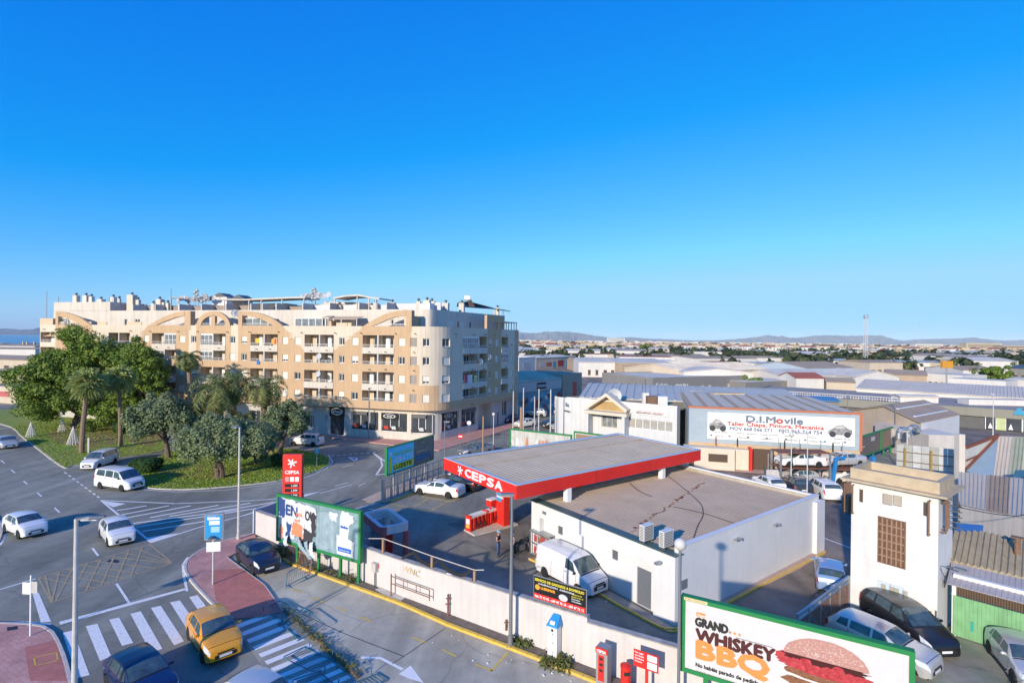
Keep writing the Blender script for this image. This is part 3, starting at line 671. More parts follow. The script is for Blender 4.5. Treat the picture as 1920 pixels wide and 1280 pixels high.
# windows and balconies
rr_ = random.Random(3); BM = {}
for it in todo:
    k, s0, s1, z0, z1, r, x = it; m = (s0+s1)/2; rz = BP.ang(m); w = s1-s0; h = z1-z0
    if k == 'w':
        kd = rr_.choice(['shutter','shutter','shutter','glass','half'])
        if x in (829,) : kd = ('glass','shutter','half','shutter')[r]
        if x == 793: kd = ('glass','glass','half','shutter')[r]
        if x == 747.5: kd = ('shutter','glass','shutter','shutter')[r]
        if x == 660: kd = ('shutter','half','shutter','glass')[r]
        o = window(blk, BP.at(m, z0, -.21)-ROOT, rz, w, h, kd, div=2 if w > .8 else 1)
        sill = obj('sill', MB().box(-w/2-.05,w/2+.05,-.27,-.06,-.06,-.005), whiter, o)
    elif k == 'l':
        o = window(blk, BP.at(m, z0, -.19)-ROOT, rz, w, h, 'glass', plain('lattice', (.42,.38,.35), .7), 'lattice_window', gl=plain('lattice_back', (.25,.22,.2), .8), div=2)
        q = MB(); n = 9
        for i in range(n): zz = h*(i+.5)/n; q.box(-w/2+.05,w/2-.05,-.10,-.065,zz-.04,zz+.035)
        key = (round(w,1), round(h,1), 'lat')
        if key not in BM: BM[key] = mesh_of(q, plain('lattice', (.42,.38,.35), .7))
        obj('louvre', BM[key], None, o)['kind'] = 'stuff'
    else:
        xa, dv, kk = x; b = obj('balcony', MB().box(-w/2,w/2,-.03,.03,0,.05), whiter, blk); b.location = BP.at(m, z0, 0)-ROOT; b.rotation_euler = (0,0,rz)
        if r in (0, 2) and kk != 5: obj('balcony_panel', MB().box(-w/2,w/2,-.09,.0,-.88,.0), whiter, b)
        q = MB(); q.box(-w/2,w/2,-.06,-.02,.42,.47)
        n = int(w/.16)
        for i in range(n): xx = -w/2+w*(i+.5)/n; q.box(xx-.012,xx+.012,-.045,-.03,.05,.42)
        for xx in (-w/4, 0, w/4): q.box(xx-.03,xx+.03,-.06,-.02,.05,.42)
        obj('railing', q, rail_m, b)
        if dv is not None:
            sd = sx(dv)-m; obj('divider', MB().box(sd-.11,sd+.11,.01,1.45,0,h), whiter, b)
            cells = [(-w/2, sd-.11), (sd+.11, w/2)]
        else: cells = [(-w/2, w/2)]
        for ci, (ca, cb) in enumerate(cells):
            glaz = (kk == 1 and ((r == 0 and ci == 1) or (r == 1 and ci == 0))) or (kk == 2 and ci == 0 and r < 2) or (kk == 3 and r == 0 and ci == 0) or (kk == 4 and r == 1)
            wd = min(1.5, (cb-ca)*.5)
            if glaz:
                q = MB(); nn = max(3, int((cb-ca)/.6)); hh = h
                for i in range(nn+1): xx = ca+(cb-ca)*i/nn; q.box(xx-.035,xx+.035,.05,.11,.0,hh)
                q.box(ca,cb,.05,.11,.0,.06); q.box(ca,cb,.05,.11,hh*.40,hh*.40+.06); q.box(ca,cb,.05,.11,hh-.25,hh)
                g = obj('glazed_enclosure', q, frame_w, b); obj('pane', MB().box(ca,cb,.07,.09,0,hh), glass_b, g)
            else:
                o = window(b, ((ca+cb)/2+(cb-ca)*.18, 1.49, -.35 if r in (0,2) else -.2), 0, wd, h-.0, 'glass', frame_w, 'balcony_door')
                if rr_.random() < .4: obj('side_panel', MB().box((ca+cb)/2-(cb-ca)*.32,(ca+cb)/2-(cb-ca)*.1,1.40,1.48,0,h*.9), rr_.choice([whiter, frame_w, balm]), b)
# drain spouts
sp = mesh_of(MB().tube((0,0,0),(0,-.45,-.05),.06,6), dark)
for x, y in ((85,617),(164,619),(247,620),(283,621),(336,621),(372,621),(428,622),(470,622),(524,622),(567,623),(630,624),(678,624),(743,625),(779,625),(853,626),(887,627),(908,627),(925,628),(948,628),(694,659),(724,659),(777,660),(614,656),(585,657),(483,654),(508,654),(412,652),(318,651),(296,650),(694,692),(724,692),(777,694),(885,692),(906,691),(694,728),(723,728),(776,731),(884,725),(905,723),(612,724),(947,658),(947,687),(884,757)):
    s, z = BP.px(x, y); o = obj('drain_spout', sp, None, blk); o.location = BP.at(s, z, 0)-ROOT; o.rotation_euler = (0,0,BP.ang(s))
# arches
def arch(name, outer, inner, dy=.4):
    mb = MB(); O = [BP.px(*p) for p in outer]; I = [BP.px(*p) for p in inner]
    O = [(o.x, o.y) for o in smooth([Vector((a, b, 0)) for a, b in O], 4)]; I = [(o.x, o.y) for o in smooth([Vector((a, b, 0)) for a, b in I], 4)]
    for i in range(len(O)-1):
        P = lambda q, d: BP.at(q[0], q[1], d, 0)
        o0, o1, i0, i1 = O[i], O[i+1], I[i], I[i+1]
        mb.face([P(i0,.03),P(i1,.03),P(o1,.03),P(o0,.03)]); mb.face([P(o0,-dy),P(o1,-dy),P(i1,-dy),P(i0,-dy)])
        mb.face([P(o0,.03),P(o1,.03),P(o1,-dy),P(o0,-dy)]); mb.face([P(i0,-dy),P(i1,-dy),P(i1,.03),P(i0,.03)])
    wpart(name, mb, tan, blk)
def post(a, b, y0, y1, dy=.9):
    s0, s1 = sx(a), sx(b); z0 = PAR-.75; z1 = BP.px((a+b)/2, y0)[1]; m = BP.at((s0+s1)/2, z0, 0)-ROOT
    o = obj('arch_post', MB().box(-(s1-s0)/2,(s1-s0)/2,-.03,dy,0,z1-z0), tan, blk); o.location = m; o.rotation_euler = (0,0,BP.ang((s0+s1)/2))
arch('parapet_arch', [(346,583.5),(336,584.5),(318,589.5),(300,597.5),(286,606),(277,612)], [(346,592),(333,594),(318,599),(304,604.5),(293,609.5),(288,612)]); post(346,357,583,612)
arch('parapet_arch', [(109,584),(120,585),(135,589),(150,595),(162,603),(172,610)], [(109,592.5),(120,595),(135,600),(148,606),(156,609),(162,611.5)]); post(104,109,584,612)
arch('parapet_arch', [(400+32*math.cos(PI*i/10), 613-29.5*math.sin(PI*i/10)) for i in range(11)], [(400+24*math.cos(PI*i/10), 613-21*math.sin(PI*i/10)) for i in range(11)]); post(396,403,590,613,.4)
arch('parapet_arch', [(454,583),(470,584),(490,588),(508,595.5),(522,604),(531,611.5)], [(454,591.5),(468,592.5),(484,596.5),(498,602.5),(508,608),(517,613)]); post(446.5,454,583,612)
arch('parapet_arch', [(761,582),(745,583),(725,587.5),(705,597),(688,607),(677,614.5)], [(761,592),(745,593.5),(728,598.5),(710,606.5),(697,611.5),(689,614.5)]); post(761,771.5,581.5,612)
# railings under the arches, on the parapet
for a, b in ((109,160),(290,346),(376,396),(403,424),(454,512),(705,761)):
    s0, s1 = sx(a), sx(b); m = (s0+s1)/2; w = s1-s0; q = MB().box(-w/2,w/2,.08,.12,.30,.36)
    for i in range(int(w/.2)): xx = -w/2+.2*i+.1; q.box(xx-.02,xx+.02,.09,.11,0,.3)
    o = obj('railing', q, rail_m, blk); o.location = BP.at(m, PAR, 0)-ROOT; o.rotation_euler = (0,0,BP.ang(m))
# attic storey set back
AT = BP.off(-3.0); aps = lambda x: AT.px(x)[0]
aop = []; att = [(232,238),(252,262),(785,793),(838,848),(857,861.5),(863,871),(880,884),(505,512),(700,706),(732,738)]
for a, b in att: aop.append((aps(a), aps(b), 16.3, 17.9, .15, 0))
aL = aps(100)
AW = MB(); walls(AW, AT, 15.9, 19.4, aop, sstart=aL, hi=0)
fl = AT.off(3.2)
for i in range(len(AT.p)-1):
    a, b = BP.p[i], BP.p[i+1]; c, d = AT.p[i], AT.p[i+1]
    AW.face([(*a,15.9),(*b,15.9),(*d,15.9),(*c,15.9)], 1)
    e, f = BK.p[i], BK.p[i+1]; AW.face([(*c,19.38),(*d,19.38),(*f,19.38),(*e,19.38)], 1)
e = Vector(AT.at(aL, 0)[:2]); f2 = e+Vector((.2639,.9646))*10
AW.face([(*f2,15.9),(*e,15.9),(*e,19.4),(*f2,19.4)], 0)
wpart('attic_wall', AW, [whiter, roof_g], blk)
for a, b in att:
    s0, s1 = aps(a), aps(b); m = (s0+s1)/2; window(blk, AT.at(m, 16.3, -.14)-ROOT, AT.ang(m), s1-s0, 1.6, rr_.choice(['glass','shutter']), div=2 if s1-s0 > .8 else 1)
def onroof(name, a, b, d0, d1, z0, z1, m, parent=None, path=AT):
    s0, s1 = path.px(a)[0], path.px(b)[0]; mm = (s0+s1)/2; w = s1-s0
    o = obj(name, MB().box(-w/2,w/2,-d1,-d0,0,z1-z0), m, parent or blk); o.location = path.at(mm, z0, 0)-ROOT; o.rotation_euler = (0,0,path.ang(mm)); return o
# raised left block, and walls between the roof terraces
onroof('raised_block', 100.5, 206, -6, .02, 19.42, 21.0, whiter)
terr_b = mat('terrace_wall_brown', (0.33,0.26,0.22), .9, amt=.1, scale=1); terr_w = mat('terrace_wall_white', (.62,.62,.62), .9, amt=.06, scale=1)
tw = [(207,243,1.35,terr_b),(247,285,1.0,terr_b),(289,330,.95,terr_b),(334,372,.95,terr_b),(376,418,1.0,terr_b),(422,466,1.0,terr_b),(468,487,1.0,terr_w),(490,513,1.0,terr_w),(516,563,.75,terr_b),(566,613,.95,terr_w),(617,664,.95,terr_w),(672,720,.9,terr_w),(725,770,1.1,terr_w),(784,812,1.25,terr_w)]
for a, b, h, m in tw: onroof('terrace_wall', a, b, -3.2, -3.0, 19.40, 19.4+h, m)
for x in (245,287,332,374,420,467,488.5,514.5,564.5,615,670,722): onroof('terrace_divider', x-.9, x+.9, -7, -.3, 19.40, 20.5, whiter)
onroof('roof_parapet', 822, 865, -3.3, -3.1, 19.40, 20.3, white); onroof('roof_parapet', 815, 823, -3, -1, 19.40, 20.4, white)
# chimneys with cowls
for x, y0, w, h in ((143.5,552,1.0,1.5),(162,552,1.0,1.5),(172,554,.8,1.3),(190,559,1.2,.8),(213,555,.9,1.3),(224,558,.5,.9),(248,551,1.4,2.4),(259.5,560,.7,.8),(300,559,1.0,1.5),(307,565,.5,1),(315,566,.6,.8),(353,568,.6,.7),(288,567,.7,.7),(637,570,.6,.6),(705,566,.7,.8),(736,565,.8,.9),(785,563,.7,.7),(801,561,1.0,1.3),(810,563,1.1,1.4),(836,566,1.0,1.1),(866,566,.9,.9),(933,575,.5,1.4)):
    P = PD(x, y0+2, AT.at(aps(x)).y+3.0); zt = P.z; b0 = 21.0 if x < 206 else 19.4
    q = MB().box(-w/2,w/2,-w*.35,w*.35,0,max(.5,zt-b0)); c = obj('chimney', q, rr_.choice([whiter, whiter, cream]), blk); c.location = Vector((P.x,P.y,b0))-ROOT; c.rotation_euler = (0,0,-.27)
    hh = max(.5,zt-b0); obj('cowl', MB().lathe([(.14,hh),(.14,hh+.22),(.26,hh+.24),(.26,hh+.34),(.05,hh+.5)],(0,0,0),10), grey_d, c)
# pergola canopies
def canopy_roof(px, m, posts, th=.22):
    n0 = Vector((.2639,.9646))
    P = [PD(x, y, AT.at(aps(x)).y+2.2) for x, y in px]; mb = MB()
    for a, b in zip(P[:-1], P[1:]):
        c = Vector((n0.x*4,n0.y*4,0)); mb.hexa([a,b,b+c,a+c],[a+Vector((0,0,th)),b+Vector((0,0,th)),b+c+Vector((0,0,th)),a+c+Vector((0,0,th))])
    o = wpart('roof_canopy', mb, m, blk)
    q = MB()
    for x, y in posts:
        p = PD(x, y, AT.at(aps(x)).y+2.3); wpart('canopy_post', MB().tube((p.x,p.y,19.4),(p.x,p.y,p.z),.11,6), whiter, blk)
    pass
canopy_roof([(405,562),(455,563),(500,561),(545,559),(572,559)], whiter, [(421,563),(467,563),(490,562),(529,561),(570,560)])
canopy_roof([(317,559),(326,558),(336,561)], whiter, [(321,560),(335,561)], .1)
canopy_roof([(625,560),(648,556),(671,554.5),(690,558),(711,561)], whiter, [(628,560),(670,556),(692,559),(705,561)])
canopy_roof([(925,579),(947,582)], grey_d, [(928,580),(944,582)], .12)
for a, b, h in ((575,600,1.6),(600,628,1.5),(630,666,1.3),(428,500,1.4),(560,575,1.2)): onroof('roof_hut', a, b, -7.5, -4.5, 19.40, 19.4+h, rr_.choice([balm, whiter]))
for a, b, y in ((406,434,550),(443,467,553.5)):
    s0, s1 = aps(a), aps(b); p = PD((a+b)/2, y, AT.at(aps(a)).y+7); w = (s1-s0)*1.03; q = MB(); z1 = p.z-19.4
    q.box(-w/2,w/2,-1,1,0,z1-.7); c = obj('stair_hut', q, white, blk); c.location = Vector((p.x,p.y,19.4))-ROOT; c.rotation_euler = (0,0,-.27)
    obj('hut_roof', MB().hexa([(-w/2-.15,-1.2,z1-.68),(w/2+.15,-1.2,z1-.68),(w/2+.15,1.2,z1-.68),(-w/2-.15,1.2,z1-.68)],[(0,-1.2,z1),(.1,-1.2,z1),(.1,1.2,z1),(0,1.2,z1)]), grey_d, c)
# attic enclosures and awnings on the terrace
for a, b in ((548,600),(104.5,120),(454,497),(456,476)):
    if a == 456: continue
    y0 = 598 if a == 548 else 599
    s0, s1 = sx(a), sx(b); w = s1-s0; m = (s0+s1)/2; h = 1.5; q = MB(); n = max(3, int(w/1.1))
    for i in range(n+1): xx = -w/2+w*i/n; q.box(xx-.05,xx+.05,0,.06,0,h)
    q.box(-w/2,w/2,0,.06,0,.08); q.box(-w/2,w/2,-.1,2.2,h,h+.12)
    o = obj('terrace_enclosure', q, frame_w, blk); o.location = BP.at(m, PAR-.4, -.6)-ROOT; o.rotation_euler = (0,0,BP.ang(m)); obj('pane', MB().box(-w/2,w/2,.02,.04,0,h), glass_b, o)
aw = mat('beige_awning', (.56,.42,.28), .8, amt=.08, scale=1)
def awning(a, b, z, dep=1.9, drop=.5):
    s0, s1 = sx(a), sx(b); w = s1-s0; m = (s0+s1)/2
    o = obj('awning', MB().hexa([(-w/2,.4,z-drop-.06),(w/2,.4,z-drop-.06),(w/2,.4+dep,z-.06),(-w/2,.4+dep,z-.06)],[(-w/2,.4,z-drop),(w/2,.4,z-drop),(w/2,.4+dep,z),(-w/2,.4+dep,z)]), aw, blk); o.location = BP.at(m, 0, 0)-ROOT; o.rotation_euler = (0,0,BP.ang(m))
    q = MB()
    for xx in (-w/2+.05, 0, w/2-.05): q.box(xx-.04,xx+.04,.42,.5,PAR-.3,z-drop)
    obj('awning_post', q, frame_w, o)
awning(607, 666, 18.3); awning(600, 612, 18.4, 1.6, .3); awning(76, 102, 15.2, 1.2, .5)
onroof('terrace_hut', 104, 128, .0, 2.6, 15.9, 17.9, balm, path=AT); onroof('terrace_hut', 610, 632, .0, 1.4, 15.9, 17.6, balm); onroof('terrace_hut', 640, 668, .0, 1.4, 15.9, 17.8, cream)
for a, b in ((211,228),(265,292),(135,150),(160,200)): onroof('terrace_screen', a, b, 2.6, 2.7, 16.75, 17.3, balm)
onroof('terrace_screen', 770.8, 784, .2, 2.3, 15.9, 18.0, cream); onroof('terrace_screen', 783, 787, 0, 2.9, 15.9, 18.3, tan)
# right face upper frame and pergola
s0, s1 = sx(913), sx(946); w = s1-s0; m = (s0+s1)/2
q = MB().box(-w/2,w/2,.02,.5,17.9,19.0).box(-w/2,-w/2+.6,.02,.5,PAR,17.9).box(w/2-2,w/2-1.4,.02,.5,PAR,17.9).box(w/2-.3,w/2,.02,.5,PAR,17.9)
o = obj('parapet_frame', q, tan, blk); o.location = BP.at(m, 0, 0)-ROOT; o.rotation_euler = (0,0,BP.ang(m))
s0, s1 = sx(950), sx(970); w = s1-s0; m = (s0+s1)/2; q = MB().box(-w/2,w/2,.1,2.6,18.0,18.12)
for xx in (-w/2+.1,-w/4,0,w/4,w/2-.1): q.box(xx-.05,xx+.05,.12,.22,PAR,18.0)
o = obj('terrace_pergola', q, grey_d, blk); o.location = BP.at(m, 0, 0)-ROOT; o.rotation_euler = (0,0,BP.ang(m))
# solar heater roof
q = MB(); p0 = PD(856,573,90)
wpart('solar_roof', MB().hexa([PD(856,575,88),PD(930,580,100),PD(930,580,104),PD(856,575,92)],[PD(858,567,90),PD(925,577,101),PD(925,577,103),PD(880,565,92)]), grey_d, blk)
wpart('solar_tank', MB().tube(PD(871,559,88),PD(882,559,88),.45,12), frame_w, blk)
wpart('solar_collector', MB().hexa([PD(876,563,88),PD(883,563,88),PD(890,575,86),PD(880,575,86)],[PD(876,561,88),PD(883,561,88),PD(890,573,86),PD(880,573,86)]), brown_d, blk)
# antennas, dishes
mast = plain('antenna_metal', (.25,.25,.26), .5, .6)
for x, y0, y1 in ((88,545,596),(110,556,566),(321,541,560),(205,557,566)):
    p = PD(x, y0, AT.at(aps(x)).y+2); a = obj('antenna', MB().tube((0,0,0),(0,0,p.z-19.4+(2.5 if x == 88 else 0)),.05,5), mast, blk); a.location = Vector((p.x,p.y,19.4-(2.5 if x == 88 else 0)))-ROOT
def tower_mast(x, y0):
    p = PD(x, y0, AT.at(aps(x)).y+4); h = p.z-19.4; q = MB()
    for dx, dy in ((-.3,0),(.3,0),(0,.5)): q.tube((dx,dy,0),(dx,dy,h),.03,4)
    for i in range(int(h/.4)): z = i*.4; q.beam((-.3,0,z),(.3,0,z+.4),.03,.03); q.beam((.3,0,z),(0,.5,z+.4),.03,.03)
    for i in range(5): z = h*(.55+.1*i); q.beam((-.8,0,z),(.8,0,z),.04,.04); q.ball((rnd.uniform(-.5,.5),-.2,z),.28,8,0,(1,.35,1))
    a = obj('antenna_mast', q, mast, blk); a.location = Vector((p.x,p.y,19.4))-ROOT
tower_mast(369.5,543); tower_mast(384,551); tower_mast(589,540)
dm = mesh_of(MB().lathe([(.02,.0),(.25,.03),(.45,.12),(.47,.13),(.45,.14),(.25,.05),(.02,.02)],(0,0,0),12,0,Matrix.Rotation(R_(75),3,'X')).tube((0,0,0),(0,.1,-.6),.04,5).tube((0,0,0),(0,-.45,.1),.02,4), [plain('dish_grey', (.5,.5,.5), .5)], name='dish')
dm2 = dm.copy(); dm2.materials[0] = plain('dish_tan', (.5,.38,.28), .6)
for i, (x, y, dep) in enumerate([(335+i*5.6, 560+rnd.uniform(-1.5,2), 5) for i in range(13)]+[(568,558,4),(573,556,4),(580,557,4),(585,559,4),(591,555,4),(596,553.5,4),(604,555,4),(617,553,4),(440,587,-1.5),(446,588,-1.5),(782,587,1)]):
    p = PD(x, y, AT.at(aps(x)).y+dep); o = obj('satellite_dish', dm2 if 0 < i < 13 and i % 2 else dm, None, blk); o.location = p-ROOT; o.rotation_euler = (0,0,rnd.uniform(-.6,.6)); o.scale = (1.0,)*3 if i < 13 else (1.2,)*3
for x, y in ((601,668),(914,668),(599,701),(898,677)):
    s, z = BP.px(x, y); o = obj('satellite_dish', dm, None, blk); o.location = BP.at(s, z, .3)-ROOT; o.rotation_euler = (0,0,BP.ang(s))
# things on the balconies
def hang(name, x0, x1, y0, y1, c, label):
    s0, z1 = BP.px(x0, y0); s1, z0 = BP.px(x1, y1); w = s1-s0; q = MB(); n = 6
    for i in range(n):
        a, b = i/n, (i+1)/n; f = lambda t: -.1-.03*math.sin(t*14)
        q.hexa([(w*a,f(a),0),(w*b,f(b),0),(w*b,f(b)+.02,0),(w*a,f(a)+.02,0)],[(w*a,f(a),z1-z0),(w*b,f(b),z1-z0),(w*b,f(b)+.02,z1-z0),(w*a,f(a)+.02,z1-z0)])
    o = obj(name, q, plain('cloth_'+label.split()[0], c, .9)); o.location = BP.at(s0, z0, 0); o.rotation_euler = (0,0,BP.ang(s0+.1)); tag(o, label, 'laundry')
hang('towel', 480, 487, 634, 643, (.75,.52,.08), 'yellow towel hanging over a balcony rail of the long tan apartment block')
hang('towel', 510, 517, 635, 645, (.75,.40,.10), 'orange towel hanging beside the red one on the apartment balcony')
hang('towel', 515.5, 519.5, 634.5, 645, (.65,.08,.06), 'red towel hanging at the right end of the apartment balcony')
hang('towel', 482, 487.5, 676, 683, (.06,.22,.55), 'small blue cloth hanging below a balcony beside the palm tops')
hang('washing', 876, 884, 703, 719, (.62,.62,.66), 'white washing hanging from a balcony on the side face of the block')
hang('washing', 888, 893, 704, 717, (.50,.58,.25), 'pale green washing hanging next to white washing on the side face')
hang('washing', 870, 874.5, 703, 717, (.30,.10,.16), 'dark red washing at the left of the white washing on the side face')

# ================================================================ VEGETATION
def leafmat(name, c1, c2, c3):
    m = bpy.data.materials.new(name); m.use_nodes = True; N = m.node_tree.nodes; L = m.node_tree.links; b = N['Principled BSDF']
    b.inputs['Roughness'].default_value = 0.6; b.inputs['Specular IOR Level'].default_value = 0.3
    g = N.new('ShaderNodeNewGeometry'); r = N.new('ShaderNodeValToRGB'); e = r.color_ramp.elements
    e[0].position = 0; e[0].color = (*c1, 1); e[1].position = 1; e[1].color = (*c3, 1); k = e.new(.5); k.color = (*c2, 1)
    L.new(g.outputs['Random Per Island'], r.inputs[0]); L.new(r.outputs[0], b.inputs['Base Color'])
    t = N.new('ShaderNodeBsdfTranslucent'); L.new(r.outputs[0], t.inputs[0]); mx = N.new('ShaderNodeMixShader'); mx.inputs[0].default_value = .25
    L.new(b.outputs[0], mx.inputs[1]); L.new(t.outputs[0], mx.inputs[2]); L.new(mx.outputs[0], N['Material Output'].inputs[0]); MATS[name] = m; return m
leaf_ficus = leafmat('ficus_leaves', (.075,.14,.016), (.15,.24,.03), (.29,.34,.055))
leaf_olive = leafmat('olive_leaves', (.11,.155,.07), (.19,.24,.11), (.31,.36,.18))
leaf_date = leafmat('date_palm_leaves', (.085,.12,.035), (.17,.21,.06), (.32,.33,.12))
leaf_wash = leafmat('fan_palm_leaves', (.26,.32,.09), (.40,.45,.14), (.52,.52,.22))
leaf_dry = leafmat('dry_palm_leaves', (.20,.12,.06), (.28,.18,.09), (.33,.23,.12))
leaf_hedge = leafmat('hedge_leaves', (.02,.06,.012), (.035,.09,.018), (.06,.12,.025))
leaf_far = leafmat('far_leaves', (.035,.06,.02), (.06,.085,.03), (.10,.10,.04))
bark = mat('bark', (.16,.11,.075), .95, amt=.3, scale=6, bump=1, bscale=12)
bark_p = mat('palm_bark', (.24,.17,.11), .95, amt=.35, scale=8, bump=1, bscale=10)
def quads(cen, nor, size, rs, jit=.35, asp=1.6):
    n = len(cen); t = rs.normal(size=(n,3)); nor = nor+rs.normal(size=(n,3))*jit; nor /= np.linalg.norm(nor, axis=1)[:,None]+1e-9
    u = np.cross(nor, t); u /= np.linalg.norm(u, axis=1)[:,None]+1e-9; v = np.cross(nor, u); s = size*(rs.uniform(.6,1.3,n))[:,None]
    u = u*s*asp*.5; v = v*s*.5; V = np.stack([cen-u, cen-v*.9, cen+u, cen+v*.9], 1).reshape(-1,3)
    return V
def quad_mesh(name, V, m):
    n = len(V)//4; me = bpy.data.meshes.new(name); me.vertices.add(len(V)); me.vertices.foreach_set('co', V.astype(np.float32).ravel())
    me.loops.add(len(V)); me.loops.foreach_set('vertex_index', np.arange(len(V), dtype=np.int32)); me.polygons.add(n)
    me.polygons.foreach_set('loop_start', np.arange(0, len(V), 4, dtype=np.int32)); me.polygons.foreach_set('loop_total', np.full(n, 4, dtype=np.int32))
    me.materials.append(m); me.update(calc_edges=True); return me
def crown(rs, c, rad, nclump, per, size, m, cr=.28, shell=.55, low=-.55, droop=0, flat=1.0):
    """leaf faces in many uneven clumps through an ellipsoid crown"""
    rad = np.array(rad); C = []; 
    while len(C) < nclump:
        p = rs.normal(size=3); p /= np.linalg.norm(p); r = shell+(1-shell)*rs.uniform()**.6
        if p[2] < low: continue
        bump = 1+.16*math.sin(3.1*p[0]+5*p[1]+1.7)+.12*math.sin(7*p[0]-4*p[2]+p[1]*6)
        C.append(p*r*bump)
    C = np.array(C)*rad; V = []
    for q in C:
        s = cr*rad.mean()*rs.uniform(.55,1.25); d = rs.normal(size=(per,3)); d /= np.linalg.norm(d, axis=1)[:,None]
        rr2 = rs.uniform(.25,1,per)[:,None]**.5; pts = q+d*rr2*s*np.array([1,1,.72*flat])
        if droop: pts[:,2] -= droop*rs.uniform(0,1,per)**2*s
        nn = d+np.array([0,0,.5]); V.append(quads(pts, nn, size, rs))
    return quad_mesh('foliage', np.concatenate(V)+np.array(c), m)
def tree(name, label, base, z_c, rad, nclump, per, size, m, seed, trunk_r=.25, trunks=1, group=None, low=-.55, droop=0, cr=.28, off=(0,0), shell=.55):
    rs = np.random.RandomState(seed); r = random.Random(seed); t = thing(name, label, 'tree', base, 0, group)
    q = MB()
    for k in range(trunks):
        bx_, by_ = (r.uniform(-.8,.8)*(trunks > 1), r.uniform(-.4,.4)*(trunks > 1)); top = z_c-rad[2]*.35
        P = [Vector((bx_,by_,-.1))]; 
        for i in range(1, 5): P.append(Vector((bx_+off[0]*i/5+r.uniform(-.15,.15), by_+off[1]*i/5+r.uniform(-.15,.15), top*i/4)))
        for i in range(4): q.tube(P[i], P[i+1], trunk_r*(1.25-.2*i), 9, 0, trunk_r*(1.05-.2*i), cap=False)
        for i in range(7):
            s = P[r.choice([2,3,4])]; a = r.uniform(0,2*PI); e = s+Vector((math.cos(a)*rad[0]*r.uniform(.35,.75), math.sin(a)*rad[1]*r.uniform(.35,.75), rad[2]*r.uniform(.2,.9))); mid = s.lerp(e,.5)+Vector((0,0,rad[2]*.12))
            q.tube(s, mid, trunk_r*.45, 6, 0, trunk_r*.3, cap=False); q.tube(mid, e, trunk_r*.3, 5, 0, trunk_r*.08, cap=False)
    obj('trunk', q, bark, t); obj('foliage', crown(rs, (off[0],off[1],z_c), rad, nclump, per, size, m, cr, shell, low, droop), None, t); return t
tree('broadleaf_tree', 'huge round dark green tree on the left lawn, broadest crown in the view', G(140,806), 7.0, (10.4,6.5,7.5), 360, 250, .26, leaf_ficus, 1, .42, 3, low=-.78, cr=.19, off=(.3,2))
tree('broadleaf_tree', 'round green tree right of the huge tree, its crown against the tan block', G(262,812), 7.6, (4.3,3.2,6.0), 130, 190, .24, leaf_ficus, 2, .3, 2, low=-.8, cr=.22)
tree('olive_tree', 'silvery green spreading tree above the clipped hedge, left of the three low trees', G(316,860), 5.0, (3.9,3.1,2.6), 170, 200, .19, leaf_olive, 3, .28, 1, low=-.6, droop=.8, cr=.28, shell=.68, off=(-1.2,.8))
tree('olive_tree', 'widest silvery green tree in the middle of the roundabout lawn beside the lamp post', G(420,896), 4.2, (4.7,3.0,2.1), 180, 210, .18, leaf_olive, 4, .28, 2, low=-.5, droop=.9, cr=.28, shell=.68)
tree('olive_tree', 'dark silvery green tree at the right end of the roundabout lawn', G(523,852), 4.5, (2.7,2.4,2.1), 110, 200, .19, leaf_olive, 5, .26, 1, low=-.7, droop=.6, cr=.29, shell=.68, off=(.6,.6))
tree('olive_tree', 'low silvery bush between the olive trees, in front of the date palms', G(480,872), 2.2, (1.8,1.6,1.5), 40, 110, .22, leaf_olive, 6, .16, 1, low=-.7, droop=.4, cr=.3)

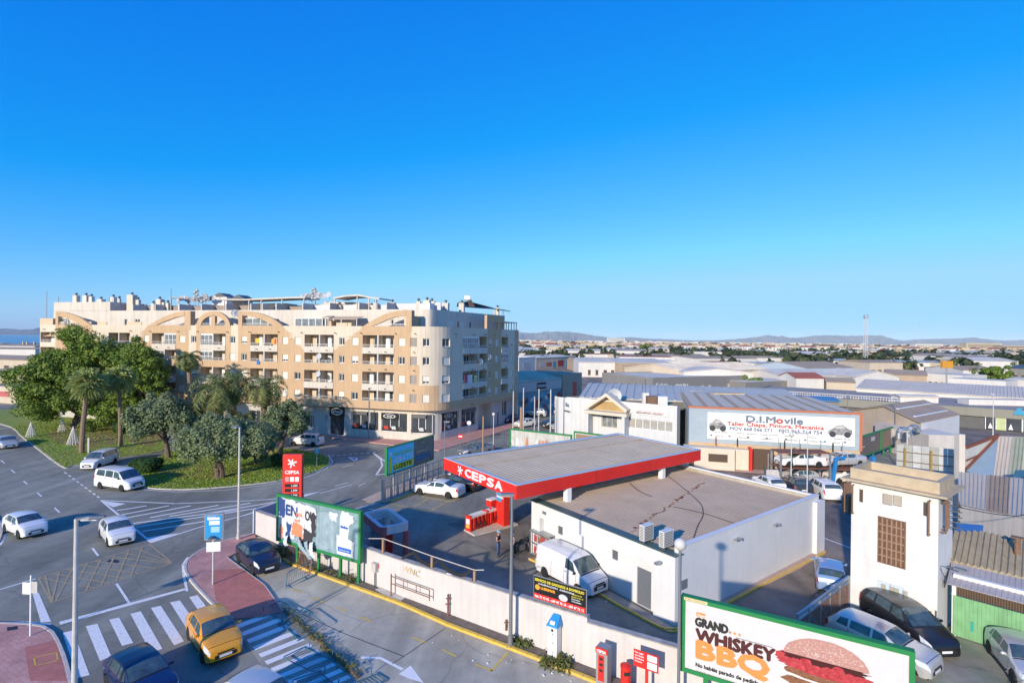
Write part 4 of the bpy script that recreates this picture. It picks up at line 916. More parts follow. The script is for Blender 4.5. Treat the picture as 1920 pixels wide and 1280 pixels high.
def palm(kind, label, base, h, lean, R, nf, seed, tr=.24, skirt=False, dead=True):
    rs = random.Random(seed); t = thing('palm_tree' if kind == 'date' else 'fan_palm', label, 'palm tree', base, 0, None)
    q = MB(); P = [Vector((lean[0]*(i/8)**1.6, lean[1]*(i/8)**1.6, h*i/8)) for i in range(9)]
    for i in range(8):
        for k in range(4):
            a, b = P[i].lerp(P[i+1], k/4), P[i].lerp(P[i+1], (k+1)/4); r = tr*(1.15-.25*(i+k/4)/8) if kind != 'date' else tr*(1.0+.5*((i+k/4)/8)**4)
            q.tube(a, b, r*1.08, 9, 0, r*.9, cap=False)
    obj('trunk', q, bark_p, t); top = P[-1]; F = MB(); D = MB()
    def frond(fb, a, el, L, w, droop, fan):
        d = Vector((math.cos(a), math.sin(a), 0)); pts = []; n = 9; cur = Vector(top); e = el
        for i in range(n): pts.append(cur.copy()); st = L/n; cur = cur+(d*math.cos(e)+Vector((0,0,1))*math.sin(e))*st; e -= droop/n*(1+i*.25)
        side = Vector((-d.y, d.x, 0))
        if not fan:
            for i in range(n-1):
                a0, a1 = pts[i], pts[i+1]; u = (a1-a0).normalized(); up = side.cross(u)
                fb.face([a0-side*.03, a1-side*.025, a1+side*.025, a0+side*.03])
                if i == 0: continue
                ww = w*math.sin(PI*min(1,(i+.8)/n*.95))**.6
                for k in range(2):
                    p0 = a0.lerp(a1, k/2)
                    for sg in (-1, 1):
                        tip = p0+side*sg*ww*rs.uniform(.8,1.1)+u*ww*.55-up*ww*rs.uniform(-.1,.35)*-1+Vector((0,0,-ww*.25)); fb.face([p0, p0+u*.17, tip])
        else:
            ce = pts[4]; u = (pts[4]-pts[3]).normalized(); up = side.cross(u).normalized(); fb.face([pts[0]-side*.03, ce-side*.03, ce+side*.03, pts[0]+side*.03])
            m = 13
            for k in range(m):
                th = (k/(m-1)-.5)*R_(210); dd = u*math.cos(th)+side*math.sin(th); nx = (u*math.cos(th+.14)+side*math.sin(th+.14)); l = w*rs.uniform(.85,1.1)
                p1 = ce+dd*l*.6+nx*l*.02; p2 = ce+nx*l*.6; tip = ce+(dd+nx)*.5*l+Vector((0,0,-l*rs.uniform(.15,.5))); fb.face([ce, p1, tip]); fb.face([ce, tip, p2])
    fan = kind != 'date'
    for k in range(nf):
        el = R_(85-(115 if not fan else 150)*((k+.5)/nf)**.85)+rs.uniform(-.1,.1); frond(F, k*2.39996+rs.uniform(-.2,.2), el, R*rs.uniform(.85,1.1)*(1 if not fan else 1.15), R*.2 if not fan else R*.7, R_(95) if not fan else R_(25), fan)
    obj('fronds', F, leaf_date if not fan else leaf_wash, t)
    if dead:
        for k in range(nf//3): frond(D, k*2.4, R_(-55+rs.uniform(-20,10)), R*.62, R*.12 if not fan else R*.45, R_(30), fan)
        if skirt:
            for k in range(46): frond(D, k*1.7, R_(-78), R*.55*rs.uniform(.6,1), R*.4, R_(6), True)
        obj('dead_fronds', D, leaf_dry, t)
    return t
palm('fan', 'tall fan palm with ringed trunk standing alone on the left lawn by the road', G(153,850), 9.0, (.7,0), 2.0, 44, 11, .27, True)
palm('fan', 'fan palm in front of the big trees, second palm from the left', G(226,838), 9.2, (-.3,0), 1.9, 44, 12, .24, True)
palm('date', 'tall slim palm against the tan block, left of the bushy date palms', Vector((-47.5,78,0)), 11.6, (-.5,0), 2.9, 34, 13, .28, False)
palm('date', 'bushy date palm with thick trunk, leftmost of the clump on the roundabout', G(413,852), 8.2, (-.3,0), 5.2, 40, 14, .42)
palm('date', 'date palm in the middle of the clump, behind its thick trunked neighbour', G(436,842), 8.7, (.2,0), 4.5, 34, 15, .32)
palm('date', 'date palm at the right of the clump, its fronds in front of the cream balconies', G(492,846), 8.3, (.3,0), 4.3, 36, 16, .34)
palm('date', 'short palm sprouting low between the tall date palms', G(452,850), 4.2, (.1,0), 2.9, 30, 17, .25, dead=False)
palm('date', 'short blue green palm hidden low behind the widest olive tree', G(386,858), 3.6, (0,0), 3.0, 30, 18, .25, dead=False)
palm('date', 'short palm at the foot of the rightmost date palm', G(510,852), 3.0, (0,0), 2.2, 26, 19, .22, dead=False)
def hedge(label, c, r, h, seed, n=60):
    rs = np.random.RandomState(seed); t = thing('clipped_hedge', label, 'hedge', c); V = []
    P = rs.normal(size=(n*70,3)); P /= np.linalg.norm(P, axis=1)[:,None]; P = np.sign(P)*np.abs(P)**.55; P = P[P[:,2] > -.9]; nn = P/np.linalg.norm(P,axis=1)[:,None]
    C = P*np.array([r[0],r[1],h/2])*rs.uniform(.9,1.02,len(P))[:,None]*(.82+.12*P[:,2:3])+np.array([0,0,h/2]); obj('foliage', quad_mesh('foliage', quads(C, nn, .13, rs, .5), leaf_hedge), None, t)
    obj('woody_core', MB().lathe([(r[0]*.5,0),(r[0]*.62,h*.3),(r[0]*.66,h*.8),(r[0]*.4,h*.92)],(0,0,0),14), leaf_hedge, t); return t
hedge('clipped round hedge at the left tip of the roundabout lawn', G(274,886), (1.7,1.4), 1.6, 31, 90)
hedge('small dark clipped bush at the right of the roundabout lawn beside the red sign', G(521,876), (.75,.7), 1.6, 32, 30)
hedge('narrow green shrub beside the trunk of the second fan palm', G(225,815), (1.0,.8), 2.2, 33, 30)
# wire cone ornaments
cone = MB(); 
for i in range(14):
    a = 2*PI*i/14; cone.tube((.85*math.cos(a),.85*math.sin(a),0),(0,0,2.9),.035,4)
for k in range(9): z = .3*k; rr_c = .85*(1-z/2.9); pts = [(rr_c*math.cos(2*PI*i/14), rr_c*math.sin(2*PI*i/14), z) for i in range(15)]; cone.path(pts, .03, 4)
cm = mesh_of(cone, plain('white_wire', (.75,.73,.68), .6), name='wire_cone')
for (x, y), s, lab in (((58,818),.62,'white wire cone ornament on the grass near the road, leftmost of three'),((117,808),.5,'white wire cone ornament in the shade under the huge tree'),((137,833),1.0,'largest white wire cone ornament on the lawn, left of the ringed palm trunk')):
    o = obj('cone_ornament', cm, None); o.location = G(x, y, .12); o.scale = (.55+.3*s,)*3; tag(o, lab, 'ornament', 'white wire cone ornaments on the lawn')
# ================================================================ VEHICLES
def carpaint(name, c, metal=.0): return mat('paint_'+name, c, .28, metal, amt=.03, scale=2, spec=.5, coat=.6)
tyre_m = plain('tyre_rubber', (.02,.02,.021), .85); rim_m = plain('alloy', (.42,.43,.45), .3, .8); carglass = mat('car_glass', (.05,.085,.095), .04, amt=.5, scale=2, spec=.9)
head_m = plain('headlight_glass', (.62,.66,.70), .1); tail_m = plain('tail_light_red', (.45,.02,.015), .2); plate_m = plain('number_plate', (.75,.75,.75), .5); trim_m = plain('black_trim', (.022,.022,.024), .5)
PROF = {
 'hatch': dict(L=3.95,W=1.70,H=1.47,top=[(0,.42),(.015,.55),(.05,.62),(.12,.66),(.25,.73),(.34,.87),(.42,.965),(.52,1),(.68,.995),(.83,.955),(.90,.85),(.955,.72),(.985,.62),(1,.42)],cowl=.25,rs=.43,re=.84,rb=.955,wf=.19,wr=.82,doors=(.30,.53,.76)),
 'sedan': dict(L=4.95,W=1.90,H=1.46,top=[(0,.45),(.015,.55),(.06,.62),(.15,.67),(.29,.72),(.36,.86),(.43,.96),(.52,1),(.62,.985),(.72,.92),(.82,.79),(.88,.765),(.97,.75),(.992,.66),(1,.45)],cowl=.29,rs=.43,re=.68,rb=.83,wf=.18,wr=.80,doors=(.32,.50,.69)),
 'suv': dict(L=4.5,W=1.84,H=1.66,top=[(0,.42),(.015,.56),(.05,.62),(.14,.66),(.26,.71),(.33,.85),(.41,.965),(.52,1),(.75,.99),(.88,.96),(.93,.85),(.97,.70),(.99,.6),(1,.42)],cowl=.26,rs=.42,re=.89,rb=.965,wf=.185,wr=.80,doors=(.31,.52,.74)),
 'mpv': dict(L=4.35,W=1.75,H=1.80,top=[(0,.34),(.015,.46),(.05,.52),(.11,.56),(.20,.63),(.29,.84),(.37,.965),(.48,1),(.75,.995),(.93,.97),(.965,.82),(.99,.6),(1,.38)],cowl=.20,rs=.38,re=.93,rb=.985,wf=.18,wr=.80,doors=(.30,.52,.74)),
 'van': dict(L=4.85,W=1.92,H=1.97,top=[(0,.30),(.012,.42),(.04,.47),(.10,.53),(.16,.59),(.24,.79),(.31,.93),(.40,.985),(.6,1),(.93,.985),(.975,.93),(.99,.6),(1,.3)],cowl=.16,rs=.32,re=.955,rb=.992,wf=.19,wr=.79,doors=(.24,.43,.66)),
 'minivan': dict(L=4.65,W=1.85,H=1.70,top=[(0,.38),(.015,.48),(.05,.54),(.12,.59),(.21,.66),(.31,.84),(.41,.965),(.53,1),(.78,.985),(.90,.94),(.95,.82),(.985,.62),(1,.4)],cowl=.21,rs=.42,re=.90,rb=.97,wf=.195,wr=.80,doors=(.29,.51,.74)),
}
PROF['estate'] = dict(PROF['suv'], L=4.5, W=1.78, H=1.50)
def interp(K, t):
    if t <= K[0][0]: return K[0][1]
    for a, b in zip(K[:-1], K[1:]):
        if t <= b[0]: f = (t-a[0])/(b[0]-a[0]); return a[1]+(b[1]-a[1])*f
    return K[-1][1]
TAP = [(0,.74),(.02,.84),(.06,.92),(.13,.98),(.2,1),(.84,1),(.93,.97),(.98,.92),(1,.84)]
WR = .31
def section(S, t):
    L, W, H = S['L'], S['W'], S['H']; top = interp(S['top'], t)*H; w = W/2*interp(TAP, t)
    belt = min(H*(.56+.09*t) if H > 1.75 else H*(.625+.07*t), top-.035); g = min(1, max(0, (top-belt)/(H*.30))); wr = w*(.93-.17*g if H < 1.75 else .93-.10*g)
    x = t*L; zs = .21+.05*(t < .03)+.05*(t > .97)
    for c in (S['wf']*L, S['wr']*L):
        ra = WR+.055
        if abs(x-c) < ra: zs = max(zs, WR+math.sqrt(max(0, ra*ra-(x-c)**2)))
    zs = min(zs, belt-.06); cr = .05*min(1,(top-belt)/.2)+.012
    P = [(w*.86, zs), (w*.975, zs+.012), (w, zs+(belt-zs)*.35), (w*.995, zs+(belt-zs)*.72), (w*.955, belt)]
    for k in (1, 2): P.append((w*.955+(wr-w*.955)*k/3, belt+(top-cr-belt)*(k/3)**.95))
    P += [(wr, top-cr), (wr*.66, top-cr*.32), (0, top)]
    return P
def sp(S, t, u):
    P = section(S, t); i = min(int(u), 8); f = u-i; y = P[i][0]+(P[i+1][0]-P[i][0])*f; z = P[i][1]+(P[i+1][1]-P[i][1])*f
    return y, z
def patch(mb, S, t0, t1, u0, u1, side, off=.008, nt=6, nu=3, m=0, te=None, tilt=None):
    L = S['L']; G_ = []
    for i in range(nt+1):
        row = []
        for j in range(nu+1):
            a0, a1 = t0, t1
            if tilt: a0 = t0+tilt[0]*(j/nu); a1 = t1+tilt[1]*(j/nu)
            t = a0+(a1-a0)*i/nt; u = u0+(u1-u0)*j/nu; y, z = sp(S, t, u); row.append((L/2-t*L, side*(y+off), z+off*.4))
        G_.append(row)
    for i in range(nt):
        for j in range(nu):
            q = [G_[i][j], G_[i+1][j], G_[i+1][j+1], G_[i][j+1]]; mb.face(q if side < 0 else q[::-1], m)
def across(mb, S, t0, t1, off=.012, nt=5, m=0, uin=.1):
    L = S['L']; G_ = []
    us = [7+uin, 8, 8.6]
    for i in range(nt+1):
        t = t0+(t1-t0)*i/nt; row = []
        for u in us: y, z = sp(S, t, u); row.append((L/2-t*L, y, z+off))
        y, z = sp(S, t, 9); row.append((L/2-t*L, 0, z+off)); row += [(x, -yy, zz) for x, yy, zz in row[:-1][::-1]]; G_.append(row)
    for i in range(nt):
        for j in range(len(G_[0])-1): mb.face([G_[i][j], G_[i+1][j], G_[i+1][j+1], G_[i][j+1]][::-1] , m)
WH = {}
def make_car(kind, paint, label, cat='car', roof=None, group=None, panelvan=False, glass=None):
    S = PROF[kind]; L, W, H = S['L'], S['W'], S['H']; t = thing('parked_car' if cat == 'car' else cat.replace(' ', '_'), label, cat, group=group)
    ts = sorted(set([0,.008,.02,.035]+[i/46 for i in range(2, 45)]+[.97,.985,.994,1]+[S['cowl'],S['rs'],S['re']]))
    B = MB(); rows = []
    for q in ts:
        P = section(S, q); x = L/2-q*L; rows.append([(x, y, z) for y, z in P]+[(x, -y, z) for y, z in P[:-1][::-1]])
    n = len(rows[0]); b = 0
    for r in rows: B.v += r
    for i in range(len(rows)-1):
        for j in range(n-1): B.f.append((i*n+j, i*n+j+1, (i+1)*n+j+1, (i+1)*n+j)); B.m.append(1 if roof and 6.9 <= (j if j < 9 else 17-j) and S['rs'] < ts[i] < S['re'] else 0)
        B.f.append((i*n+n-1, i*n, (i+1)*n, (i+1)*n+n-1)); B.m.append(0)
    B.f.append(tuple(range(n))[::-1]); B.m.append(0); B.f.append(tuple((len(rows)-1)*n+k for k in range(n))); B.m.append(0)
    body = obj('body', B, [paint, roof] if roof else paint, t, smooth=True)
    try:
        bpy.context.view_layer.objects.active = None
        me = body.data; me.polygons.foreach_set('use_smooth', [True]*len(me.polygons)); me.set_sharp_from_angle(angle=R_(38))
    except Exception: pass
    gm = glass or carglass
    q = MB(); across(q, S, S['cowl']+.012, S['rs']-.012); obj('windscreen', q, gm, t, smooth=True)
    q = MB(); across(q, S, S['re']+.008, S['rb']-.006, uin=.15); obj('rear_window', q, gm, t, smooth=True)
    d0, d1, d2 = S['doors']; fr = S['cowl']+(S['rs']-S['cowl'])*.42
    wins = [(fr, d1-.012)] if panelvan else [(fr, d1-.012), (d1+.012, d2-.012), (d2+.012, min(S['re'], .93)-.02)]
    if kind in ('sedan',): wins[2] = (d2+.01, S['re']+.02)
    for s in (-1, 1):
        for k, (a, c) in enumerate(wins):
            q = MB(); patch(q, S, a, c, 4.22 if not panelvan else 4.3, 6.75, s, .008, 6, 3, tilt=((S['rs']-fr)*.75,0) if k == 0 else ((0,-.035) if k == len(wins)-1 else None)); obj('side_window', q, gm, t, smooth=True)
        q = MB()
        for xx in (d0-.02, d1, d2): patch(q, S, xx-.0018, xx+.0018, 1.3, 4.1, s, .006, 1, 4)
        patch(q, S, S['wf']+.09, S['wr']-.09, 1.02, 1.35, s, .012, 6, 1); obj('door_trim', q, trim_m, t)
        q = MB(); patch(q, S, .004, .105, 2.9, 4.5, s, .012, 6, 3, tilt=(0,.03)); obj('headlight', q, head_m, t)
        q = MB(); patch(q, S, .955, .997, 2.9, 4.6 if kind != 'van' else 3.9, s, .01, 3, 2); obj('tail_light', q, tail_m, t)
        mx = L/2-(fr+.0)*L; yb = sp(S, fr, 4.3)[0]; zb = sp(S, fr, 4.3)[1]
        q = MB(); q.ball((mx-.02, s*(yb+.13), zb+.07), .13, 8, 0, (.55,.9,.62)); q.beam((mx-.02,s*yb,zb+.02),(mx-.02,s*(yb+.1),zb+.05),.05,.04); obj('wing_mirror', q, paint if kind != 'van' else trim_m, t)
        q = MB()
        for xx in (d1-.03, d2-.03) if not panelvan else (d1-.03,):
            y, z = sp(S, xx, 3.6); q.cbox((L/2-xx*L, s*(y+.012), z), (.16,.025,.03))
        obj('door_handle', q, trim_m if kind == 'van' else paint, t)
    w0 = interp(TAP, 0)*W/2; q = MB(); q.box(L/2-.005,L/2+.014,-w0*.72,w0*.72,H*.22,H*.34); q.box(L/2-.004,L/2+.012,-w0*.55,w0*.55,H*.36,H*.405); obj('grille', q, trim_m, t)
    for a_, b_, u_ in ((S['cowl']-.005, S['cowl']+.01, 7.2), (.035, .04, 6.4)): q = MB(); [patch(q, S, a_, b_, u_, 9, s, .006, 1, 4) for s in (-1, 1)]; obj('bonnet_gap', q, trim_m, t)
    obj('number_plate', MB().box(L/2+.01,L/2+.026,-.26,.26,H*.25,H*.25+.11), plate_m, t); obj('number_plate', MB().box(-L/2-.024,-L/2-.004,-.26,.26,H*.42,H*.42+.11), plate_m, t)
    obj('underbody', MB().box(-L/2+.12,L/2-.12,-W*.38,W*.38,.17,.42), trim_m, t)
    if 'w' not in WH:
        Q = Matrix.Rotation(PI/2, 3, 'X'); a = MB().lathe([(.20,-.10),(.28,-.105),(.305,-.08),(.31,-.04),(.31,.04),(.305,.08),(.28,.105),(.20,.10)],(0,0,0),20,0,Q)
        r = MB().lathe([(.05,-.075),(.06,-.085)],(0,0,0),10,0,Q); r.lathe([(.175,-.06),(.19,-.10),(.21,-.10),(.21,.06)],(0,0,0),20,0,Q)
        for i in range(10):
            an = 2*PI*i/10; r.beam((.04*math.cos(an),-.075,.04*math.sin(an)),(.19*math.cos(an),-.082,.19*math.sin(an)),.035,.02)
        disc = MB().lathe([(.001,-.03),(.19,-.03),(.19,.03),(.001,.03)],(0,0,0),16,0,Q)
        WH['w'] = (mesh_of(a, tyre_m, True, 'wheel'), mesh_of(r, rim_m, name='rim'), mesh_of(disc, trim_m, name='brake_disc'))
    for tt in (S['wf'], S['wr']):
        for s in (-1, 1):
            o = obj('wheel', WH['w'][0], None, t); o.location = (L/2-tt*L, s*(W/2-.115), .31); o.rotation_euler = (0,0,0 if s < 0 else PI)
            obj('rim', WH['w'][1], None, o); obj('brake_disc', WH['w'][2], None, o)
    t['_S'] = kind; return t
def by_wheels(t, rear, front, near='right', z=0.02):
    S = PROF[t['_S']]; r, f = G(*rear), G(*front); d = (f-r); d.z = 0; d.normalize(); nrm = Vector((-d.y, d.x, 0)); 
    sgn = 1 if near == 'right' else -1; mid = (r+f)/2; L = S['L']; cw = L/2-(S['wf']+S['wr'])/2*L
    c = mid+nrm*sgn*(S['W']/2-.1)-d*cw; t.location = (c.x, c.y, z); t.rotation_euler = (0,0,math.atan2(d.y,d.x)); del t['_S']; return t
def by_front(t, front, head, z=0.02, rear=False, zz=0.0):
    S = PROF[t['_S']]; p = G(front[0], front[1], zz); d = Vector((math.cos(head), math.sin(head), 0)); c = p-d*S['L']/2 if not rear else p+d*S['L']/2
    t.location = (c.x, c.y, z); t.rotation_euler = (0,0,head); del t['_S']; return t
def head(a, b):
    d = G(*b)-G(*a); return math.atan2(d.y, d.x)
whitep = carpaint('white', (.78,.76,.73)); silver = carpaint('silver', (.62,.60,.57), .4); navy = carpaint('navy', (.012,.028,.10), .2); yellow = carpaint('yellow', (.78,.34,.015), .05); blackp = carpaint('black', (.012,.013,.016)); darkblue = carpaint('dark_blue', (.012,.022,.05), .2); babyblue = carpaint('light_blue', (.26,.38,.58), .3); greyp = carpaint('grey', (.22,.24,.26), .3); darkgrey = carpaint('dark_grey', (.05,.055,.06), .3)
lane = head((173,1027),(184,1042))
by_wheels(make_car('van', whitep, 'white passenger minibus with dark side windows at the tip of the roundabout lawn', 'minibus'), (189,916), (228,921.5))
by_wheels(make_car('mpv', whitep, 'white box-bodied small car behind the white minibus'), (214,869), (186.5,879), 'left')
by_front(make_car('hatch', whitep, 'white car with dark roof driving toward the bottom of the view, on the left lane', roof=whitep), (68,1008), lane+.22)
by_wheels(make_car('hatch', whitep, 'white hatchback driving beside the chevron road markings'), (188,1006), (203.5,1026))
by_front(make_car('sedan', silver, 'silver saloon car coming down the road at the left edge by the lawn'), (19,842), lane+.05)
by_front(make_car('hatch', navy, 'dark blue hatchback on the near zebra crossing at the bottom of the view', roof=darkblue), (232,1216), lane+.10, rear=True, zz=1.1)
by_wheels(make_car('hatch', yellow, 'mustard yellow hatchback driving over the near crossing'), (355,1199), (381,1243))
by_front(make_car('hatch', silver, 'silver car roof showing at the bottom edge below the yellow hatchback'), (436,1262), lane+.22, rear=True, zz=1.1)
by_wheels(make_car('hatch', darkblue, 'dark navy hatchback parked on the pink pavement beside the torn billboard'), (447.5,1054), (475,1078))
by_wheels(make_car('suv', whitep, 'white estate-like off-roader driving round the roundabout by the showroom'), (586,837), (552,836), 'left')
by_wheels(make_car('sedan', whitep, 'white four-door coupe parked in the petrol station by the slatted fence'), (838,934.5), (790,928), 'left')
by_wheels(make_car('sedan', blackp, 'black saloon parked behind the white coupe under the red canopy corner'), (871,922.5), (826,915.5), 'left')
by_wheels(make_car('sedan', darkgrey, 'dark car parked behind the black saloon, its roof just showing by the canopy'), (893,912), (853,905), 'left')
svan = make_car('van', whitep, 'white panel van parked against the shop wall facing the viewer', 'van', panelvan=True)
P_, Q_ = G(1261,1175), G(989,1038); hv = math.atan2((P_-Q_).y, (P_-Q_).x); S_ = PROF['van']
rw = G(1022,1082); dd = Vector((math.cos(hv), math.sin(hv), 0)); nn = Vector((-dd.y, dd.x, 0)); xr = S_['L']/2-S_['wr']*S_['L']
cpos = rw+nn*(S_['W']/2-.1)-dd*xr; svan.location = (cpos.x, cpos.y, .02); svan.rotation_euler = (0,0,hv); del svan['_S']
by_front(make_car('hatch', babyblue, 'light blue rounded hatchback parked with its rear to the viewer by the sliding gate'), (1560,1117), R_(62), rear=True)
by_wheels(make_car('minivan', blackp, 'black people carrier parked below the white tower'), (1628,1160), (1721,1226))
by_wheels(make_car('estate', silver, 'silver white estate car parked beside the black people carrier, half behind the billboard'), (1590,1215), (1690,1262))
by_front(make_car('hatch', silver, 'silver car at the bottom right corner facing the billboard', roof=None), (1960,1312), R_(246))
by_front(make_car('minivan', whitep, 'white minivan seen from behind at the end of the side yard'), (1564,942), R_(84), rear=True)
by_front(make_car('suv', darkgrey, 'dark off-roader seen from behind left of the white minivan'), (1509,934), R_(80), rear=True)
by_front(make_car('hatch', whitep, 'white car with only its roof above the shop parapet'), (1462,928), R_(95), rear=True)
by_wheels(make_car('hatch', silver, 'silver car parked at the workshop entrance with its nose to the left'), (1452,876), (1424,873), 'left')
for (r, f), k, p, lab, near in ((((1014,782),(990,781)),'suv',silver,'silver off-roader parked below the mural warehouse','left'),(((1064,778),(1048,777)),'hatch',whitep,'white hatchback parked at the far end of the mural street','left'),(((1030,771),(1042,768)),'hatch',silver,'silver grey car parked before the tan wall beyond the mural','right'),
    (((972,792),(958,794)),'hatch',navy,'dark blue car parked at the corner of the tan block','left'),(((998,800),(982,802)),'hatch',whitep,'white car roof between the flag poles','left'),(((1052,801),(1036,803)),'suv',darkgrey,'dark green car parked behind the faded billboard','left'),(((1066,805),(1052,807)),'hatch',silver,'silver car at the left corner of the white offices','left'),(((912,852),(886,856)),'sedan',greyp,'grey car in the street just beyond the canopy edge','left')):
    by_wheels(make_car(k, p, lab), r, f, near)
# ================================================================ PETROL STATION
red = mat('station_red', (.74,.03,.02), .45, amt=.08, scale=.8)
red2 = plain('pump_red', (.66,.03,.02), .45)
letter_w = plain('letter_white', (.82,.82,.82), .5)
roof_rib = mat('corrugated_grey_roof', (.56,.43,.28), .75, amt=.18, scale=.6, c2=(.66,.52,.35), fine=.1)
zt, zb = 5.55, 4.65
C0 = G(968.7, 910.5, zt); C1 = G(828, 858.9, zt); C2 = G(1314, 843, zt)
u = (C2-C0); v = (C1-C0); LU, LV = u.length, v.length; ua = math.atan2(u.y, u.x)
# local frame: x along the long red side, y along the short side with the lettering
can = thing('petrol_station_canopy', 'petrol station canopy with red fascia and white CEPSA lettering over the pumps', 'canopy', (C0.x, C0.y, 0), ua)
K = MB(); t = .22
K.box(0,LU,0,t,zb,zt).box(0,t,t,LV,zb,zt).box(LU-t,LU,t,LV,zb,zt).box(t,LU-t,LV-t,LV,zb,zt,1)
obj('fascia', K, [red, white], can)
cap = plain('metal_capping', (.62,.63,.64), .45, .3)
K = MB().box(-.02,LU+.02,-.02,.30,zt+.002,zt+.05).box(-.02,.30,.30,LV+.02,zt+.002,zt+.05).box(LU-.45,LU+.02,.30,LV+.02,zt+.002,zt+.05).box(.30,LU-.45,LV-.55,LV+.02,zt+.002,zt+.05)
obj('capping', K, cap, can)
n = 48; pw = (LU-.75)/n
for i in range(2):                        # two roof slopes with a gutter between
    y0, y1 = (.30, LV*.64-.12) if i == 0 else (LV*.64+.12, LV-.55)
    K = MB().box(.30,LU-.45,y0,y1,zt-.12,zt-.06); q = obj('roof_sheet', K, roof_rib, can)
    sh = mesh_of(MB().box(0,pw-.012,0,y1-y0,zt-.058,zt-.04).box(pw-.07,pw-.04,0,y1-y0,zt-.04,zt-.028), roof_rib, name='roof_panel')
    for k in range(n): o = obj('roof_panel', sh, None, q); o.location = (.30+pw*k, y0, rnd.uniform(0,.006))
obj('gutter', MB().box(.30,LU-.45,LV*.64-.12,LV*.64+.12,zt-.12,zt-.10), brown_d, can)
K = MB()
for s in ((0,.22,0,0),):
    pass
obj('soffit', MB().box(t,LU-t,t,LV-t,zb+.05,zb+.10), white, can)
# lettering on the short side: face is local x=0 looking along -x; text runs from far (y=LV) to near (y=0)
def fascia_text(txt, y0, size, w):
    me = text_mesh(txt, size, letter_w, bold=size*.035, ext=.03, fitw=w); o = obj('lettering', me, None, can); o.location = (-.035, y0, zb+.20); o.rotation_euler = (0,0,-PI/2); return o
for i, (ch) in enumerate('CEPSA'): fascia_text(ch, LV*.655-i*.98, .80, .80)
K = MB()                                   # star emblem: four curved blades
for k in range(8):
    a = k*PI/4+.2; r0, r1 = (.36, .06) if k % 2 == 0 else (.30, .06)
    K.face([(-.04, r1*math.cos(a-.9)*-1, r1*math.sin(a-.9)), (-.04, -r0*math.cos(a), r0*math.sin(a)), (-.04, -(r0*.8)*math.cos(a+.35), (r0*.8)*math.sin(a+.35)), (-.04, -r1*math.cos(a+1.2), r1*math.sin(a+1.2))])
def emblem(parent, loc, rz, s, m, name='emblem'):
    q = MB()
    for k in range(6):
        a = k*PI/3+.25; P = lambda r, t: (r*math.cos(t)*s, -.02, r*math.sin(t)*s)
        q.face([P(.10,a-.7), P(.5 if k%2 == 0 else .4,a-.12), P(.5 if k%2 == 0 else .4,a+.16), P(.16,a+.55)][::-1])
    q.lathe([(.001,0),(.15*s,0),(.15*s,.02),(.001,.02)],(0,-.02,0),10,0,Matrix.Rotation(PI/2,3,'X')); o = obj(name, q, m, parent); o.location = loc; o.rotation_euler = (0,0,rz); return o
emblem(can, (-.02, LV*.655+.75, (zt+zb)/2), -PI/2, .85, letter_w)
for x in (LU*.36, LU*.66): obj('fascia_joint', MB().box(x,x+.03,-.006,-.001,zb,zt), plain('joint_dark_red',(.25,.01,.01)), can)
# columns
pc = G(937, 986); Rz = Matrix.Rotation(-ua, 4, 'Z')
def loc_can(p): q = Rz @ Vector((p.x-C0.x, p.y-C0.y, 0)); return q
p = loc_can(pc); q = obj('column', MB().box(-.28,.28,-.6,.6,0,zb+.04).box(-.31,-.285,-.62,.62,0,.12,0), red2, can); q.location = (p.x+.25, p.y, 0)
obj('poster', MB().box(-.305,-.285,-.25,.45,2.0,3.75), plain('poster_blue', (.05,.30,.55), .4), q)
for a, b in ((2.3,.02),(2.9,.05)): lettering('AHORRA' if a < 2.5 else 'CEPSA', .22, letter_w, q, (-.31, .38, a), -PI/2, bold=.01)
for x, y in ((1064,934),(1241,892)):
    P = G(x, y, 3.9); p = loc_can(P); q = MB().box(-.2,.2,-.2,.2,3.2,4.66)
    o = obj('column', q, white, can); o.location = (p.x, p.y, 0)
q = obj('column', MB().box(-.2,.2,-.2,.2,0,4.66), red2, can); q.location = (LU*.55, LV*.6, 0)
# pump island
isl = thing('pump_island', 'raised kerb island carrying the red fuel pumps', 'pump island', pc, ua); obj('island_slab', MB().box(-2.9,1.3,-.75,.75,0,.15), kerb_m, isl)
pa_, pb_ = G(884, 1000), G(934, 981); d = (pb_-pa_); pr = math.atan2(d.y, d.x)
for nm, (cx, cy), lab in (('fuel_pump', (893,1001), 'long red fuel pump with hose holsters at the near end of the pump island'),('fuel_pump', (924,990), 'red fuel pump beside the canopy column, its red head above the white counter')):
    P = G(cx, cy-8); t = thing(nm, lab, 'fuel pump', (P.x, P.y, .15), pr)
    obj('body', MB().box(-.8,.8,-.22,.22,0,1.0), red2, t); obj('top', MB().box(-.85,.85,-.3,.3,1.0,1.14), white, t)
    for k in range(4): obj('holster', MB().box(-.62+.42*k,-.44+.42*k,-.36,-.22,.2,1.0), red2, t)
    for k in range(3):
        x = -.45+.42*k; obj('hose', MB().path([(x,-.3,.85),(x+.05,-.42,.5),(x+.12,-.42,.22),(x+.2,-.36,.5)], .028, 5), dark, t)
    obj('end_panel', MB().box(-.93,-.8,-.3,.3,0,1.2), red2, t); obj('price_display', MB().box(-.945,-.93,-.18,.18,.55,.95), plate_m, t); obj('notice', MB().box(-.945,-.93,-.18,.18,.25,.5), plain('notice_yellow',(.6,.45,.05)), t)
    if cx > 900: obj('pump_head', MB().box(-.5,.3,-.28,.28,1.4,1.9).box(-.4,-.3,-.05,.05,1.14,1.4).box(.1,.2,-.05,.05,1.14,1.4), red2, t); obj('lid', MB().box(-.52,.32,-.3,.3,1.9,1.96), white, t)

